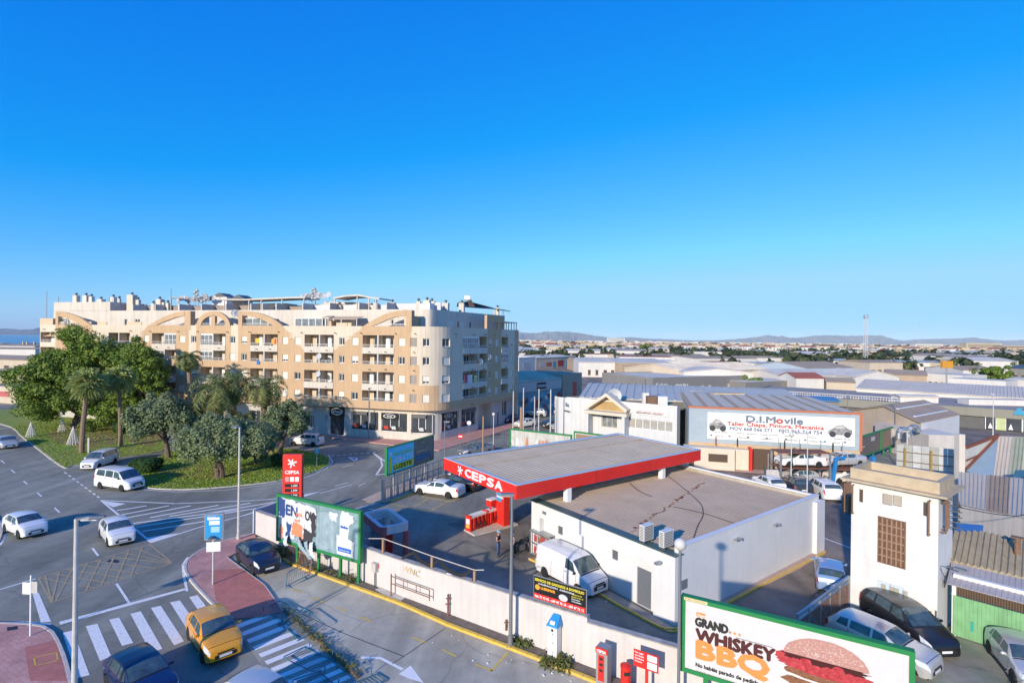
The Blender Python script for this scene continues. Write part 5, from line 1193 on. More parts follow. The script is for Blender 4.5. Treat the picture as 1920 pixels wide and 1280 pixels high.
# ---- the shop
A = G(1261, 1175); Q = G(989, 1038); Rr = G(1534, 1033)
u = Rr-A; v = Q-A; SU, SV = u.length, v.length; sa = math.atan2(u.y, u.x)
shp = thing('petrol_station_shop', 'low white petrol station shop with brown ribbed roof and green coping', 'building', (A.x, A.y, 0), sa)
H1, H2 = 3.70, 4.06
wallw = mat('shop_white_wall', (.70,.69,.67), .85, amt=.05, scale=.5, streak=.05, fine=.03)
# left wall with recess between pilasters, local y axis
W_ = MB()
def lw(y0, y1, z0, z1, x0, x1): W_.box(x0,x1,y0,y1,z0,z1)
lw(0,1.25,0,H1,0,.45); lw(SV-.9,SV,0,H1,0,.45); lw(1.25,SV-.9,H1-.95,H1,0,.45)
pth = Path([(.42,SV-.9),(.42,1.25)]); SVi = SV-.9
def lz(x, y):                              # pixel on the left wall plane -> (distance from A along wall, z)
    s, z = on_plane(x, y, (A.x, A.y), ((v/SV).x, (v/SV).y)); return s, z
ops = []; it = []
for x0, x1, y0, y1, k in ((1032,1041,988,1005,'vent'),(1136,1147,1033,1050,'vent'),(1184,1201,1064,1132,'door')):
    s0, z1 = lz(x0, y0); s1, z0 = lz(x1, y1); a, b = SVi-s0, SVi-s1
    if k == 'door': z0, z1 = .04, 2.15; b = a+1.0
    else: z0, z1 = (z1-.55, z1)
    ops.append((min(a,b), max(a,b), z0, z1, .12, 0)); it.append((k, (a+b)/2, abs(b-a), z0, z1))
walls(W_, pth, 0, H1-.95, ops)
W_.box(.45,SU,-.0,.25,0,H2).box(SU-.25,SU,.25,SV,0,H2).box(.45,SU,SV-.25,SV,0,H1-.1)
W_.box(SU-.9,SU+.35,-.28,-.001,0,H2-.35).box(.0,.45,SV-.001,SV+.0,0,.1)
W_.box(0,.45,-.12,-.002,0,H1)
obj('wall', W_, wallw, shp)
for k, a, w, z0, z1 in it:
    p = pth.at(a, z0, -.10)
    if k == 'door': q = obj('door', MB().box(-w/2,w/2,-.05,0,0,z1-z0), plain('grey_door', (.15,.16,.175), .5), shp); obj('handle', MB().box(w/2-.16,w/2-.06,-.09,-.05,1.0,1.04), metal_g, q)
    else: q = obj('vent', MB().box(-w/2,w/2,-.04,0,0,z1-z0), grey_d, shp); lv = MB(); [lv.box(-w/2,w/2,-.06,-.04,.04+.09*i,.08+.09*i) for i in range(5)]; obj('louvre', lv, metal_g, q)
    q.location = p; q.rotation_euler = (0,0,pth.ang(a))
q = obj('vent', MB().box(-.25,.25,-.04,-.002,0,.5), metal_g, shp); q.location = (.95, 0, 1.75)
q = obj('vent', MB().box(-.2,.2,-.03,-.002,0,.2), metal_g, shp); q.location = (-.0, SV-1.4, 3.1); q.rotation_euler = (0,0,-PI/2)
obj('coping', MB().box(-.06,.62,-.15,SV+.1,H1+.002,H1+.06), plain('green_coping', (.10,.16,.145), .5, .3), shp)
obj('parapet_coping', MB().box(.64,SU+.05,-.05,.30,H2+.002,H2+.03), wallw, shp)
obj('rust_line', MB().box(.64,SU-.2,.24,.36,H2-.01,H2+.01), plain('rust_paint', (.35,.10,.05), .8), shp)
obj('back_parapet', MB().box(SU-.32,SU+.06,.31,SV+.1,H1-.05,H2-.1).box(.62,SU-.35,SV-.2,SV+.1,H1-.1,H1+.14), mat('stained_parapet', (.42,.38,.31), .9, amt=.2, scale=1.2), shp)
# ribbed roof: ribs run along local x... built as strips
roofm = mat('rusty_ribbed_roof', (.50,.37,.25), .75, amt=.2, scale=.5, c2=(.60,.46,.32), fine=.12)
q = obj('roof', MB().box(.62,SU-.3,.25,SV-.2,3.62,3.70), roofm, shp)
n = 46; pw = (SV-.5)/n; rm = mesh_of(MB().box(0,SU-.95,0,pw*.6,0,.012).hexa([(0,pw*.62,0),(SU-.95,pw*.62,0),(SU-.95,pw*.98,0),(0,pw*.98,0)],[(0,pw*.70,.05),(SU-.95,pw*.70,.05),(SU-.95,pw*.90,.05),(0,pw*.90,.05)]), roofm, name='roof_rib')
for k in range(n): o = obj('roof_rib', rm, None, q); o.location = (.63, .27+pw*k, 3.702)
rust = mat('rust_patch', (.20,.06,.035), .9, amt=.3, scale=4); K = MB(); rs = random.Random(4)
for i in range(45):
    f = i/45; x = .9+f*(SU*.78); y = SV*.30+f*SV*.33+rs.uniform(-.12,.12); w = rs.uniform(.05,.28); K.box(x,x+w,y,y+rs.uniform(.05,.25),3.755,3.757+.0004*i)
obj('rust_stain', K, rust, q)['kind'] = 'stuff'
for pts in ([(1230,856+18),(1302,932),(1318,960),(1308,985),(1299,1011)],[(1262,949),(1320,962),(1378,981)],[(1180,905),(1200,921),(1222,930)]):
    P = smooth([G(x, y, 3.80) for x, y in pts], 5); o = obj('roof_cable', MB().path([tuple(p) for p in P], .02, 5), dark); tag(o, ['long black cable snaking across the brown shop roof','thin cable crossing the shop roof toward the shade edge','short loose cable on the shop roof under the canopy'][('1302' in str(pts))*0+(pts[0][0] == 1262)*1+(pts[0][0] == 1180)*2], 'cable')
# air conditioners
for (x0, y0), lab in (((1204,1012),'white air conditioner unit on the shop roof, left of two'),((1241,1024),'white air conditioner unit on the shop roof corner, right of two')):
    P = G(x0+12, y0+6, 3.70); t = thing('air_conditioner', lab, 'air conditioner', (P.x,P.y,3.79), sa)
    obj('casing', MB().box(-.42,.42,-.02,.30,.1,.95), plain('ac_white', (.68,.68,.66), .5), t); obj('feet', MB().box(-.4,-.3,-.05,.33,-.03,.1).box(.3,.4,-.05,.33,-.03,.1), grey_d, t)
    f = MB()
    for i in range(9): f.box(-.36,.36,-.035,-.021,.16+.085*i,.20+.085*i)
    for i in range(9): f.box(-.435,-.421,.02,.26,.16+.085*i,.20+.085*i)
    obj('grille', f, plain('grille_brown',(.16,.13,.11),.6), t)
# wall lamps
for (x, y), lab in (((1380,1009),'left tubular floodlight on the right white wall of the shop'),((1453,982),'right tubular floodlight on the white wall of the shop')):
    s, z = on_plane(x, y, (A.x, A.y), ((u/SU).x, (u/SU).y)); o = obj('wall_lamp', MB().box(-.35,.1,-.25,-.05,-.04,.04).box(.1,.2,-.3,-.02,-.07,.07), metal_g); o.location = A+(u/SU)*s+Vector((0,0,z)); o.rotation_euler = (0,0,sa); tag(o, lab, 'wall lamp')
s, z = lz(1241, 1052); o = obj('wall_lamp', MB().cbox((-.35,0,0),(.35,.22,.12)).box(-.2,0,-.02,.02,-.02,.02), metal_g); o.location = A+(v/SV)*s+Vector((0,0,z)); o.rotation_euler = (0,0,sa); tag(o, 'floodlight on the left white wall of the shop near its corner', 'wall lamp')
# apron and yellow kerbs round the shop
ap1 = [G(*p) for p in ((1261,1175),(1330,1124),(1512,1033),(1541,1030),(1549,1036),(1500,1066),(1367,1131),(1300,1175),(1276,1183))]
struct('shop_apron', MB().prism([(p.x,p.y) for p in ap1],0,.10), mat('reddish_apron', (.50,.35,.27), .9, amt=.15, scale=1.5, fine=.1))
kerb_run('yellow_shop_kerb', smooth([G(*p) for p in ((1365,1132),(1430,1098),(1500,1062),(1541,1040),(1545,1034),(1539,1029))], 3), .18, .14, kerb_y, 1.0)
ap2 = [G(*p) for p in ((1256,1174),(1196,1139),(1130,1103),(1010,1045),(990,1048),(1130,1118),(1160,1137),(1187,1151),(1225,1172),(1256,1184),(1274,1182))]
struct('shop_apron', MB().prism([(p.x,p.y) for p in ap2],0,.10), mat('grey_apron', (.34,.30,.26), .9, amt=.2, scale=2, fine=.12))
kerb_run('yellow_shop_kerb', smooth([G(*p) for p in ((993,1049),(1011,1057),(1060,1082),(1130,1119),(1160,1137),(1187,1151),(1225,1172),(1256,1185),(1276,1182))], 3), .16, .14, kerb_y, 1.0)
# gas bottle cage
s, z = lz(1003, 1030); P = G(1016, 1046); t = thing('gas_bottle_cage', 'wire cage of gas bottles against the white shop wall behind the van', 'cage', (P.x,P.y,.1), sa+PI/2)
obj('roof', MB().box(-.95,.95,-.30,.36,1.62,1.68), metal_g, t); K = MB()
for x in (-.9,.9):
    for y in (-.28,.3): K.box(x-.025,x+.025,y-.025,y+.025,0,1.62)
for z in (.05,.8,1.55): K.box(-.9,.9,.28,.32,z,z+.04)
for i in range(9): K.box(-.9+.22*i,-.88+.22*i,.29,.31,0,1.6)
obj('frame', K, metal_g, t)
for i in range(12): q = obj('gas_bottle', MB().lathe([(.11,0),(.13,.05),(.13,.38),(.09,.48),(.04,.52)],(0,0,0),8), [plain('bottle_orange',(.5,.13,.03)),plain('bottle_grey',(.35,.35,.36)),red2][i%3], t); q.location = (-.72+.28*(i%6), 0, .06+.8*(i//6))
# vacuum and air station
P0 = G(722, 1050); P0 = PD(722, 1030, 37.3); t = thing('car_vacuum_station', 'open topped red and white car vacuum frame with rounded corners behind the boundary wall', 'vacuum station', (P0.x, P0.y, 0), sa+PI/2-.04)
pinkred = mat('faded_red', (.50,.13,.12), .5, amt=.2, scale=2); wv = mat('weathered_white_frame', (.66,.63,.60), .6, amt=.12, scale=2)
def rr(x0, x1, y0, y1, r, n=5):
    out = []
    for cx, cy, a0 in ((x1-r,y1-r,0),(x0+r,y1-r,90),(x0+r,y0+r,180),(x1-r,y0+r,270)):
        for i in range(n+1): a = R_(a0+90*i/n); out.append((cx+r*math.cos(a), cy+r*math.sin(a)))
    return out
o_, i_ = rr(-1.9,1.9,-1.05,1.05,.42), rr(-1.6,1.6,-.75,.75,.15); K = MB()
for k in range(len(o_)):
    j = (k+1)%len(o_); a, b, c, d = o_[k], o_[j], i_[j], i_[k]; z0, z1 = 1.75, 2.3
    K.face([(*a,z1),(*b,z1),(*c,z1),(*d,z1)],1); K.face([(*a,z0),(*b,z0),(*b,z1),(*a,z1)], 0 if (a[0] > -.9 and a[1] < .9) or a[1] > .7 else 1); K.face([(*d,z1),(*c,z1),(*c,z0),(*d,z0)],1); K.face([(*d,z0),(*c,z0),(*b,z0),(*a,z0)],1)
obj('top_ring', K, [pinkred, wv], t)
for x, y, m in ((-1.68,-.84,pinkred),(1.68,-.84,wv),(-1.68,.84,pinkred),(1.68,.84,wv)): obj('post', MB().tube((x,y,0),(x,y,1.75),.2,12), m, t)
obj('vacuum_unit', MB().box(-.9,-.3,-.2,.4,0,1.5).box(-.86,-.34,-.24,-.2,.7,1.3,1), [red2, plain('unit_yellow',(.6,.42,.05))], t); obj('vacuum_unit', MB().box(.1,.7,-.2,.4,0,1.45).box(.14,.66,-.24,-.2,.3,1.2,1), [wv, greyblue], t)
obj('side_screen', MB().box(-1.2,1.2,.60,.64,.2,1.9), glass_b, t)
lettering('ASPIRADOR', .22, letter_w, t, (1.48,-.3,1.7), PI/2, bold=.01)
# slatted fence by the car park
F0, F1 = G(721, 941), G(830, 897); fa = math.atan2((F1-F0).y,(F1-F0).x); FL = (F1-F0).length
fen = thing('metal_fence', 'tall grey steel post and rail fence below the billboard by the station car park', 'fence', F0, fa)
n = 11
for i in range(n): obj('post', MB().box(-.05,.05,-.05,.05,0,2.05), metal_g, fen).location = (FL*i/(n-1),0,0)
for z in (2.03,1.25,.15): obj('rail', MB().box(0,FL,-.03,.03,z,z+.07), metal_g, fen)
obj('gate_post', MB().box(-.32,-.12,-.12,.12,0,2.1), metal_g, fen)
bb = mesh_of(MB().box(-.03,.03,-.012,.012,.2,1.27), metal_g, name='bar')
for i in range(30): obj('bar', bb, None, fen).location = (FL*(i+.5)/30,0,0)
# fence return towards the canopy
# boundary wall ---------------------------------------------------------------
WP = [G(*p) for p in ((479,1003),(758,1122),(958,1197),(1100,1251))]; d = (WP[-1]-WP[-2]).normalized(); WP += [Vector((7.15,22.15,0)), Vector((15.0,17.7,0))]; tops = [1.78,2.12,2.2,2.28,2.05,2.05]
bw = thing('boundary_wall', 'long pale pink rendered wall between the parking lot and the petrol station', 'wall', WP[0])
pk = mat('pale_pink_render', (.61,.57,.54), .9, amt=.07, scale=.6, streak=.10, fine=.06); cop = mat('weathered_coping', (.40,.37,.33), .9, amt=.25, scale=2, fine=.15)
W_ = MB(); Cp = MB(); o0 = WP[0]
for i in range(len(WP)-1):
    a, b = WP[i]-o0, WP[i+1]-o0; t0, t1 = tops[i], tops[i+1]; nn = (b-a).normalized(); nn = Vector((-nn.y, nn.x, 0))*.28
    if i > 2: t1 = 2.05; t0 = 2.05
    W_.hexa([a,b,b+nn,a+nn],[a+Vector((0,0,t0)),b+Vector((0,0,t1)),b+nn+Vector((0,0,t1)),a+nn+Vector((0,0,t0))])
    e = nn*.12; Cp.hexa([a-e+Vector((0,0,t0+.002)),b-e+Vector((0,0,t1+.002)),b+nn+e+Vector((0,0,t1+.002)),a+nn+e+Vector((0,0,t0+.002))],[a-e+Vector((0,0,t0+.06)),b-e+Vector((0,0,t1+.06)),b+nn+e+Vector((0,0,t1+.06)),a+nn+e+Vector((0,0,t0+.06))])
obj('wall', W_, pk, bw); obj('coping', Cp, cop, bw)
bk = (WP[1]-WP[0]).normalized(); wa = math.atan2(bk.y, bk.x); wd2 = (WP[3]-WP[2]).normalized(); wa2 = math.atan2(wd2.y, wd2.x)
e = obj('end_return', MB().box(-.28,0,0,5.0,0,1.9), pk, bw); e.rotation_euler = (0,0,wa+.25)
def onwall(x, y, sg=1, out=.02):
    a = WP[sg]; d = (WP[sg+1]-WP[sg]).normalized(); s, z = on_plane(x, y, (a.x,a.y), (d.x,d.y)); n = Vector((d.y,-d.x,0)); return a+d*s+Vector((0,0,z))+n*out, math.atan2(d.y,d.x)
# posts and cables on the wall
pw_ = plain('weathered_wood', (.36,.22,.13), .9)
tops_ = []
for (x, yb, yt), lab in (((715,1040,1009),'white bent post on the wall beside the vacuum station'),((807,1063,1042),'rusty orange post on top of the boundary wall, left of two'),((887,1094,1068),'rusty orange post on top of the boundary wall, right of two')):
    p, a = onwall(x, yb, 0 if x < 758 else 1, -.14); z1 = EYE-(rpx(x,yt)[1])*p.y/F_PX; o = obj('wall_post', MB().box(-.07,.07,-.05,.05,0,z1-p.z), pw_); o.location = (p.x,p.y,p.z-.05); o.rotation_euler = (0,0,a); tag(o, lab, 'post'); tops_.append(Vector((p.x,p.y,z1)))
K = MB(); st = onwall(660,1010,0,-.14)[0]; K.path([st]+tops_+[tops_[-1]+Vector((.5,-.2,.1))], .025, 5); o = obj('fence_wire', K, kerb_m); tag(o, 'white wire strung between the posts on top of the boundary wall', 'wire')
K = MB(); cp_ = [(750,1052),(768,1040),(776,1040),(790,1054),(807,1062),(822,1052),(830,1060),(845,1074),(870,1080),(884,1070),(889,1080),(880,1093),(860,1090),(835,1076)]
P = smooth([PD(x, y, onwall(x, y+6, 0 if x < 758 else 1, -.2)[0].y) for x, y in cp_], 4)
for dx in (0,.07,.13): K.path([tuple(p+Vector((dx*.4,0,dx+.03*math.sin(i)))) for i, p in enumerate(P)], .035, 5)
o = obj('cable_bundle', K, dark); tag(o, 'black cable bundle drooping in zigzags along the top of the boundary wall', 'cables')
K = MB(); P = smooth([PD(x, y, onwall(x, y+3, 1, -.1)[0].y) for x, y in ((838,1075),(848,1079),(858,1088),(880,1094),(905,1101))], 4); K.path([tuple(p) for p in P], .06, 6); o = obj('pipe', K, white); tag(o, 'white curved pipe lying on the boundary wall top', 'pipe')
# meter box, small signs, handrail, bollards
p, a = onwall(706,1087,0,.12); t = thing('meter_box', 'grey meter box on a thin post against the pale wall', 'meter box', (p.x,p.y,0), a); obj('box', MB().box(-.19,.19,-.14,.12,1.0,1.5), greyblue, t); obj('post', MB().box(-.03,.03,-.03,.03,0,1.0), grey_d, t)
p, a = onwall(708,1063,0,.012); t = thing('wall_notice', 'small red and white notice on the pale wall above the grey meter box', 'sign', p, a); obj('panel', MB().box(-.15,.15,-.02,0,0,.24), red2, t); obj('panel', MB().box(-.12,.12,-.02,0,-.33,-.02), plate_m, t); obj('symbol', MB().box(-.05,.06,-.03,-.02,-.2,-.1), dark, t); lettering('SIV', .14, letter_w, t, (-.11,-.03,.06), bold=.005)
rusty = mat('rusty_pipe', (.22,.09,.06), .85, amt=.3, scale=6)
a0, aa = onwall(742,1099,0,.35); a1, _ = onwall(813,1122,1,.35); t = thing('handrail', 'rusty low handrail in front of the pale wall', 'handrail', (a0.x,a0.y,.1), math.atan2((a1-a0).y,(a1-a0).x)); L_ = (a1-a0).length
obj('post', MB().tube((0,0,0),(0,0,1.25),.04,6), rusty, t); obj('post', MB().tube((L_,0,.55),(L_,0,1.15),.03,6), rusty, t)
for z in (.72,1.14): obj('rail', MB().tube((0,0,z),(L_,0,z),.025,6), rusty, t)
for k in (1,2): obj('baluster', MB().tube((L_*k/3,0,.72),(L_*k/3,0,1.14),.02,5), rusty, t)
P = G(840,1157); o = obj('bollard', MB().tube((0,0,0),(0,0,1.15),.055,8).box(-.12,.12,-.03,.03,.9,.95).box(-.15,.1,-.03,.03,.6,.65), rusty); o.location = (P.x,P.y,.1); tag(o, 'rusty red post standing right of the handrail by the pale wall', 'post')
P, a = onwall(951,1170,1,.1); o = obj('standpipe', MB().tube((0,0,-.25),(0,0,.28),.045,8).tube((-.1,0,.15),(.12,0,.15),.03,6).tube((0,-.12,.02),(0,.02,.02),.025,6), rusty); o.location = P; tag(o, 'small rusty standpipe on the pale wall left of the street lamp', 'pipe')
# graffiti scrawl
p, a = onwall(754,1070,0,.006); o = lettering('WNC', .55, plain('faint_yellow_spray', (.58,.44,.22), .9), bw, tuple(p-o0), a, name='graffiti', ext=.001, shear=.2)
# air machine, vending machine, bin, information sign
P = G(1039,1236); t = thing('air_and_water_machine', 'white coin machine with bright blue roof at the yellow kerb', 'air machine', (P.x,P.y,.1), wa2)
obj('cabinet', MB().box(-.24,.24,-.22,.22,0,1.55), white, t); obj('cap', MB().hexa([(-.30,-.30,1.55),(.30,-.30,1.55),(.30,.28,1.55),(-.30,.28,1.55)],[(-.27,-.27,1.62),(.27,-.27,1.62),(.18,.2,1.95),(-.18,.2,1.95)]), plain('bright_blue',(.03,.28,.62),.4), t)
obj('dial', MB().tube((0,-.23,1.38),(0,-.21,1.38),.07,12), dark, t); obj('display', MB().hexa([(-.12,-.262,1.66),(.12,-.262,1.66),(.12,-.2,1.66),(-.12,-.2,1.66)],[(-.12,-.19,1.78),(.12,-.19,1.78),(.12,-.1,1.78),(-.12,-.1,1.78)]), plate_m, t)
for z in (1.2,.8,.35): obj('button', MB().tube((.02,-.235,z),(.02,-.21,z),.03,8), dark, t)
P = G(1131,1288); t = thing('vending_machine', 'narrow grey and red self-service payment machine against the pale wall', 'vending machine', (P.x,P.y,.08), wa2)
obj('cabinet', MB().box(-.26,.26,-.2,.25,0,1.72), plain('machine_grey',(.30,.29,.28),.5), t); obj('front_panel', MB().box(-.16,.12,-.215,-.2,.3,1.4), red2, t); obj('sign', MB().box(-.28,.26,-.235,-.2,1.5,1.72), red2, t); lettering('CEPSA', .15, letter_w, t, (-.22,-.24,1.54), bold=.006)
for z in (1.2,.95,.7): obj('button_panel', MB().box(-.1,.06,-.225,-.215,z,z+.12), dark, t)
P = G(1173,1300); t = thing('litter_bin', 'round red bin standing between the payment machine and the red sign', 'bin', (P.x,P.y,.08)); obj('body', MB().lathe([(.22,0),(.22,1.05),(.24,1.06),(.24,1.14),(.1,1.22),(.01,1.24)],(0,0,0),18), red2, t, smooth=False); obj('opening', MB().box(-.12,.12,-.235,-.2,.82,.96), dark, t)
p, a = onwall(1214,1245,3,.5); P = G(1212,1318); t = thing('information_sign', 'red information board on a red post with two white notices', 'sign', (P.x,P.y,.08), wa2)
obj('post', MB().box(-.06,.06,-.03,.03,0,2.0), red2, t); obj('board', MB().box(-.55,.5,-.06,-.032,1.35,2.05), red2, t); obj('notice', MB().box(.04,.44,-.075,-.061,1.75,2.0), plate_m, t); obj('notice', MB().box(.04,.44,-.075,-.061,1.42,1.7), plate_m, t)
for k, s in enumerate(('Para pagar','con tarjeta','Gasolinera','24 horas')): lettering(s, .09, letter_w, t, (-.5,-.065,1.92-.12*k), bold=.002)
# gasoil sign on the wall
p0, a = onwall(1000,1090,2,-.1); p1, _ = onwall(1097,1128,2,-.1); z1 = EYE-rpx(1000,1078)[1]*p0.y/F_PX; z0 = EYE-rpx(1000,1119)[1]*p0.y/F_PX; w = ((p1-p0).x**2+(p1-p0).y**2)**.5
t = thing('fuel_sign', 'black and red sign with yellow lettering on the wall before the white van', 'sign', (p0.x,p0.y,0), a)
obj('panel', MB().box(0,w,-.03,0,z0,z1), sgn, t); obj('frame', MB().box(-.04,w+.04,.0,.03,z0-.04,z1+.04), metal_g, t); obj('red_band', MB().box(.01,w-.01,-.034,-.031,z0+.01,z0+.27), red2, t)
yl = plain('sign_yellow',(.75,.65,.05),.5)
lettering('SERVICIO DE GASOLEOS A DOMICILIO', .17, yl, t, (.06,-.036,z1-.2), fitw=w-.14, bold=.006); lettering('966 75 93 95 - 609 47 76 18 - 609 47 76 12', .17, letter_w, t, (.06,-.036,z0+.07), fitw=w-.14, bold=.004)
lettering('CALEFACCION  AGRICOLA', .1, letter_w, t, (.25,-.036,z1-.34), fitw=w*.7, bold=.002); lettering('LUBRIMAR', .17, plain('sign_orange',(.8,.35,.03)), t, (.38,-.036,z1-.55), bold=.008)
obj('flame', MB().lathe([(.001,0),(.13,0),(.13,.006),(.001,.006)],(.2,-.034,z1-.5),12,0,Matrix.Rotation(PI/2,3,'X')), plain('sign_orange',(.8,.35,.03)), t)
obj('oval', MB().lathe([(.001,0),(.16,0),(.16,.006),(.001,.006)],(w*.58,-.034,z0+.42),16,0,Matrix.Rotation(PI/2,3,'X')@Matrix.Diagonal((1.5,1,1))), plain('sign_grey',(.55,.55,.55)), t)
for k, s in enumerate(('Transporte de','gasoleo A, B y C','Autonomos','Comunidades')): lettering(s, .09, yl if k < 2 else letter_w, t, (w*.74,-.036,z1-.36-.11*k), bold=.001)
for x in (.25,w*.5,w*.8): obj('support', MB().box(x-.03,x+.03,.0,.05,z0-.45,z0), metal_g, t)
# CEPSA price totem
P = PD(549,900,39.5); tz = EYE-rpx(549,851)[1]*39.5/F_PX; t = thing('price_totem', 'tall red price sign with white CEPSA name and fuel prices', 'price sign', (P.x,P.y,0), R_(2))
obj('cabinet', MB().box(-.68,.72,-.2,.2,.5,tz), red, t); obj('base', MB().box(-.5,.5,-.15,.15,0,.5), grey_d, t)
emblem(t, (.0,-.21,tz-.62), 0, .75, letter_w); lettering('CEPSA', .34, letter_w, t, (-.5,-.215,tz-1.42), fitw=1.05, bold=.012)
for k in range(3): obj('service_icon', MB().box(-.48+.36*k,-.2+.36*k,-.215,-.2,tz-2.0,tz-1.66), letter_w if k else plain('icon_pink',(.6,.3,.28)), t)
for k in range(4):
    z = tz-2.3-.36*k; obj('price_display', MB().box(-.5,.52,-.215,-.2,z-.12,z+.12), sgn, t); lettering(('1.439','1.599','1.539','0.955')[k], .22, letter_w, t, (-.05,-.22,z-.08), bold=.005)
# ================================================================ BILLBOARDS, LAMPS, STREET FURNITURE
green_f = plain('billboard_green', (.02,.22,.06), .5)
def billboard(name, label, a, b, z0, z1, panel_m, legs=3, leg_m=None, frame=.16, cat='billboard', rim=None, depth=.22):
    """upright board from ground point a (left) to b (right); local x along it, face towards -y"""
    d = b-a; L = (d.x**2+d.y**2)**.5; t = thing(name, label, cat, (a.x,a.y,0), math.atan2(d.y,d.x)); rim = rim or green_f
    obj('panel', MB().box(frame,L-frame,0,.05,z0+frame,z1-frame), panel_m, t)
    K = MB().box(0,L,-.06,depth,z1-frame,z1).box(0,L,-.06,depth,z0,z0+frame).box(0,frame,-.06,depth,z0+frame,z1-frame).box(L-frame,L,-.06,depth,z0+frame,z1-frame); obj('frame', K, rim, t)
    obj('backing', MB().box(frame,L-frame,.06,.12,z0+frame,z1-frame), metal_g, t)
    for i in range(legs): x = L*(i+.5)/legs; obj('leg', MB().box(x-.09,x+.09,.06,.22,0,z0-.003), leg_m or rim, t)
    return t, L
def poly(mb, pts, y, m=0): mb.face([(x, y, z) for x, z in pts], m)
# --- burger billboard
a = PD(1278,1114,21.2); b = PD(1716,1222,17.45); z1 = 4.27; z0 = 1.24
T, L = billboard('billboard', 'green framed billboard showing a burger and the words GRAND WHISKEY BBQ', Vector((a.x,a.y,0)), Vector((b.x,b.y,0)), z0, z1, plain('poster_pale', (.62,.60,.60), .5), 4); T.location.z = .53; [setattr(v.co,'z',v.co.z-.53) for o in T.children if o.name.startswith('leg') for v in o.data.vertices if v.co.z < .1]
mar = plain('print_maroon', (.085,.02,.02), .5); org = plain('print_orange', (.78,.27,.07), .5); blk_m = plain('print_black', (.03,.03,.03), .5)
obj('top_label', MB().box(.12,1.0,-.075,-.061,z1-.14,z1-.02), plain('label_cream',(.7,.6,.35)), T); lettering('PUBLI CONTROL', .10, plain('label_brown',(.3,.15,.05)), T, (.16,-.078,z1-.115), fitw=.8)
obj('tag', MB().box(.58,.92,-.008,-.002,3.58,3.74), org, T); lettering('Nuevo', .11, letter_w, T, (.63,-.012,3.61), bold=.002)
lettering('GRAND', .46, blk_m, T, (.55,-.006,3.20), fitw=1.2, bold=.03); lettering('WHISKEY', .66, mar, T, (.58,-.006,2.62), fitw=2.8, bold=.04)
lettering('BBQ', .95, org, T, (.62,-.009,1.96), fitw=2.55, bold=.06); lettering('No habéis parado de pedirla. Aquí la tenéis.', .21, blk_m, T, (.58,-.006,1.58), fitw=3.5, bold=.01)
lettering('Consulta restaurantes adheridos y condiciones de la promocion en la web.', .08, plain('print_grey',(.3,.3,.3)), T, (.58,-.006,1.40), fitw=3.3)
K = MB(); poly(K, [(2.05,3.13),(3.3,3.13),(3.3,3.15),(2.05,3.15)], -.006); obj('rule', K, blk_m, T)
def star(cx, cz, r): return [(cx+r*(1 if k % 2 == 0 else .42)*math.sin(k*PI/5), cz+r*(1 if k % 2 == 0 else .42)*math.cos(k*PI/5)) for k in range(10)]
for k in range(3): K = MB(); poly(K, star(1.83+.17*k, 3.28, .085), -.006); obj('star', K, org if k else plain('print_rose',(.45,.2,.2)), T)
rs = random.Random(9)
def blob(name, cx, cz, rx, rz_, m, y=-.008, jit=.05, n=36, f=None, a0=0, a1=360):
    K = MB(); pts = []
    for i in range(n+1 if a1-a0 < 360 else n):
        a = R_(a0+(a1-a0)*i/n); j = 1+rs.uniform(-jit,jit); pts.append((cx+rx*math.cos(a)*j, cz+rz_*math.sin(a)*j))
    poly(K, pts, y); return obj(name, K, m, T)
bun = mat('bun_print', (.40,.19,.15), .6, amt=.15, scale=14, c2=(.55,.31,.27)); meat = mat('patty_print', (.13,.05,.03), .6, scale=16, c2=(.34,.15,.07)); bac = mat('bacon_print', (.30,.012,.02), .5, scale=7, c2=(.60,.08,.09)); sau = plain('sauce_print', (.07,.015,.015), .4); oni = plain('onion_print', (.72,.66,.62), .5)
BK = set(col.objects)
blob('bun_bottom', 5.45, 1.32, 1.25, .16, bun); blob('patty', 5.42, 1.52, 1.38, .22, meat, -.009, .05); blob('onion', 5.45, 1.72, 1.25, .12, oni, -.010); blob('patty', 5.45, 1.88, 1.36, .23, meat, -.011, .06)
blob('bacon', 5.35, 2.14, 1.45, .27, bac, -.012, .09, 60); blob('bacon', 4.15, 2.28, .32, .16, bac, -.0125, .1)
blob('sauce', 5.4, 2.36, 1.32, .18, sau, -.013, .16, 50)
for k in range(7): blob('bacon', 4.5+.33*k, 2.16+.08*math.sin(k*2), .2, .13, bac, -.0135-.0001*k, .12, 16)
blob('bun_top', 5.42, 2.42, 1.30, .72, bun, -.0145, .012, 40, a0=0, a1=180)
for k in range(110):
    a = rs.uniform(.1,PI-.1); r = rs.uniform(.2,.93); K = None; 
    x, z = 5.42+1.30*r*math.cos(a), 2.42+.72*r*math.sin(a)
    if k == 0: SE = MB()
    SE.face([(x-.022,-.0155,z),(x,-.0155,z-.012),(x+.022,-.0155,z),(x,-.0155,z+.012)])
obj('sesame', SE, oni, T)['kind'] = 'stuff'
for o in [o for o in col.objects if o not in BK]:
    for v in o.data.vertices: v.co.x = 4.98+(v.co.x-5.42); v.co.z = v.co.z*1.05+.58
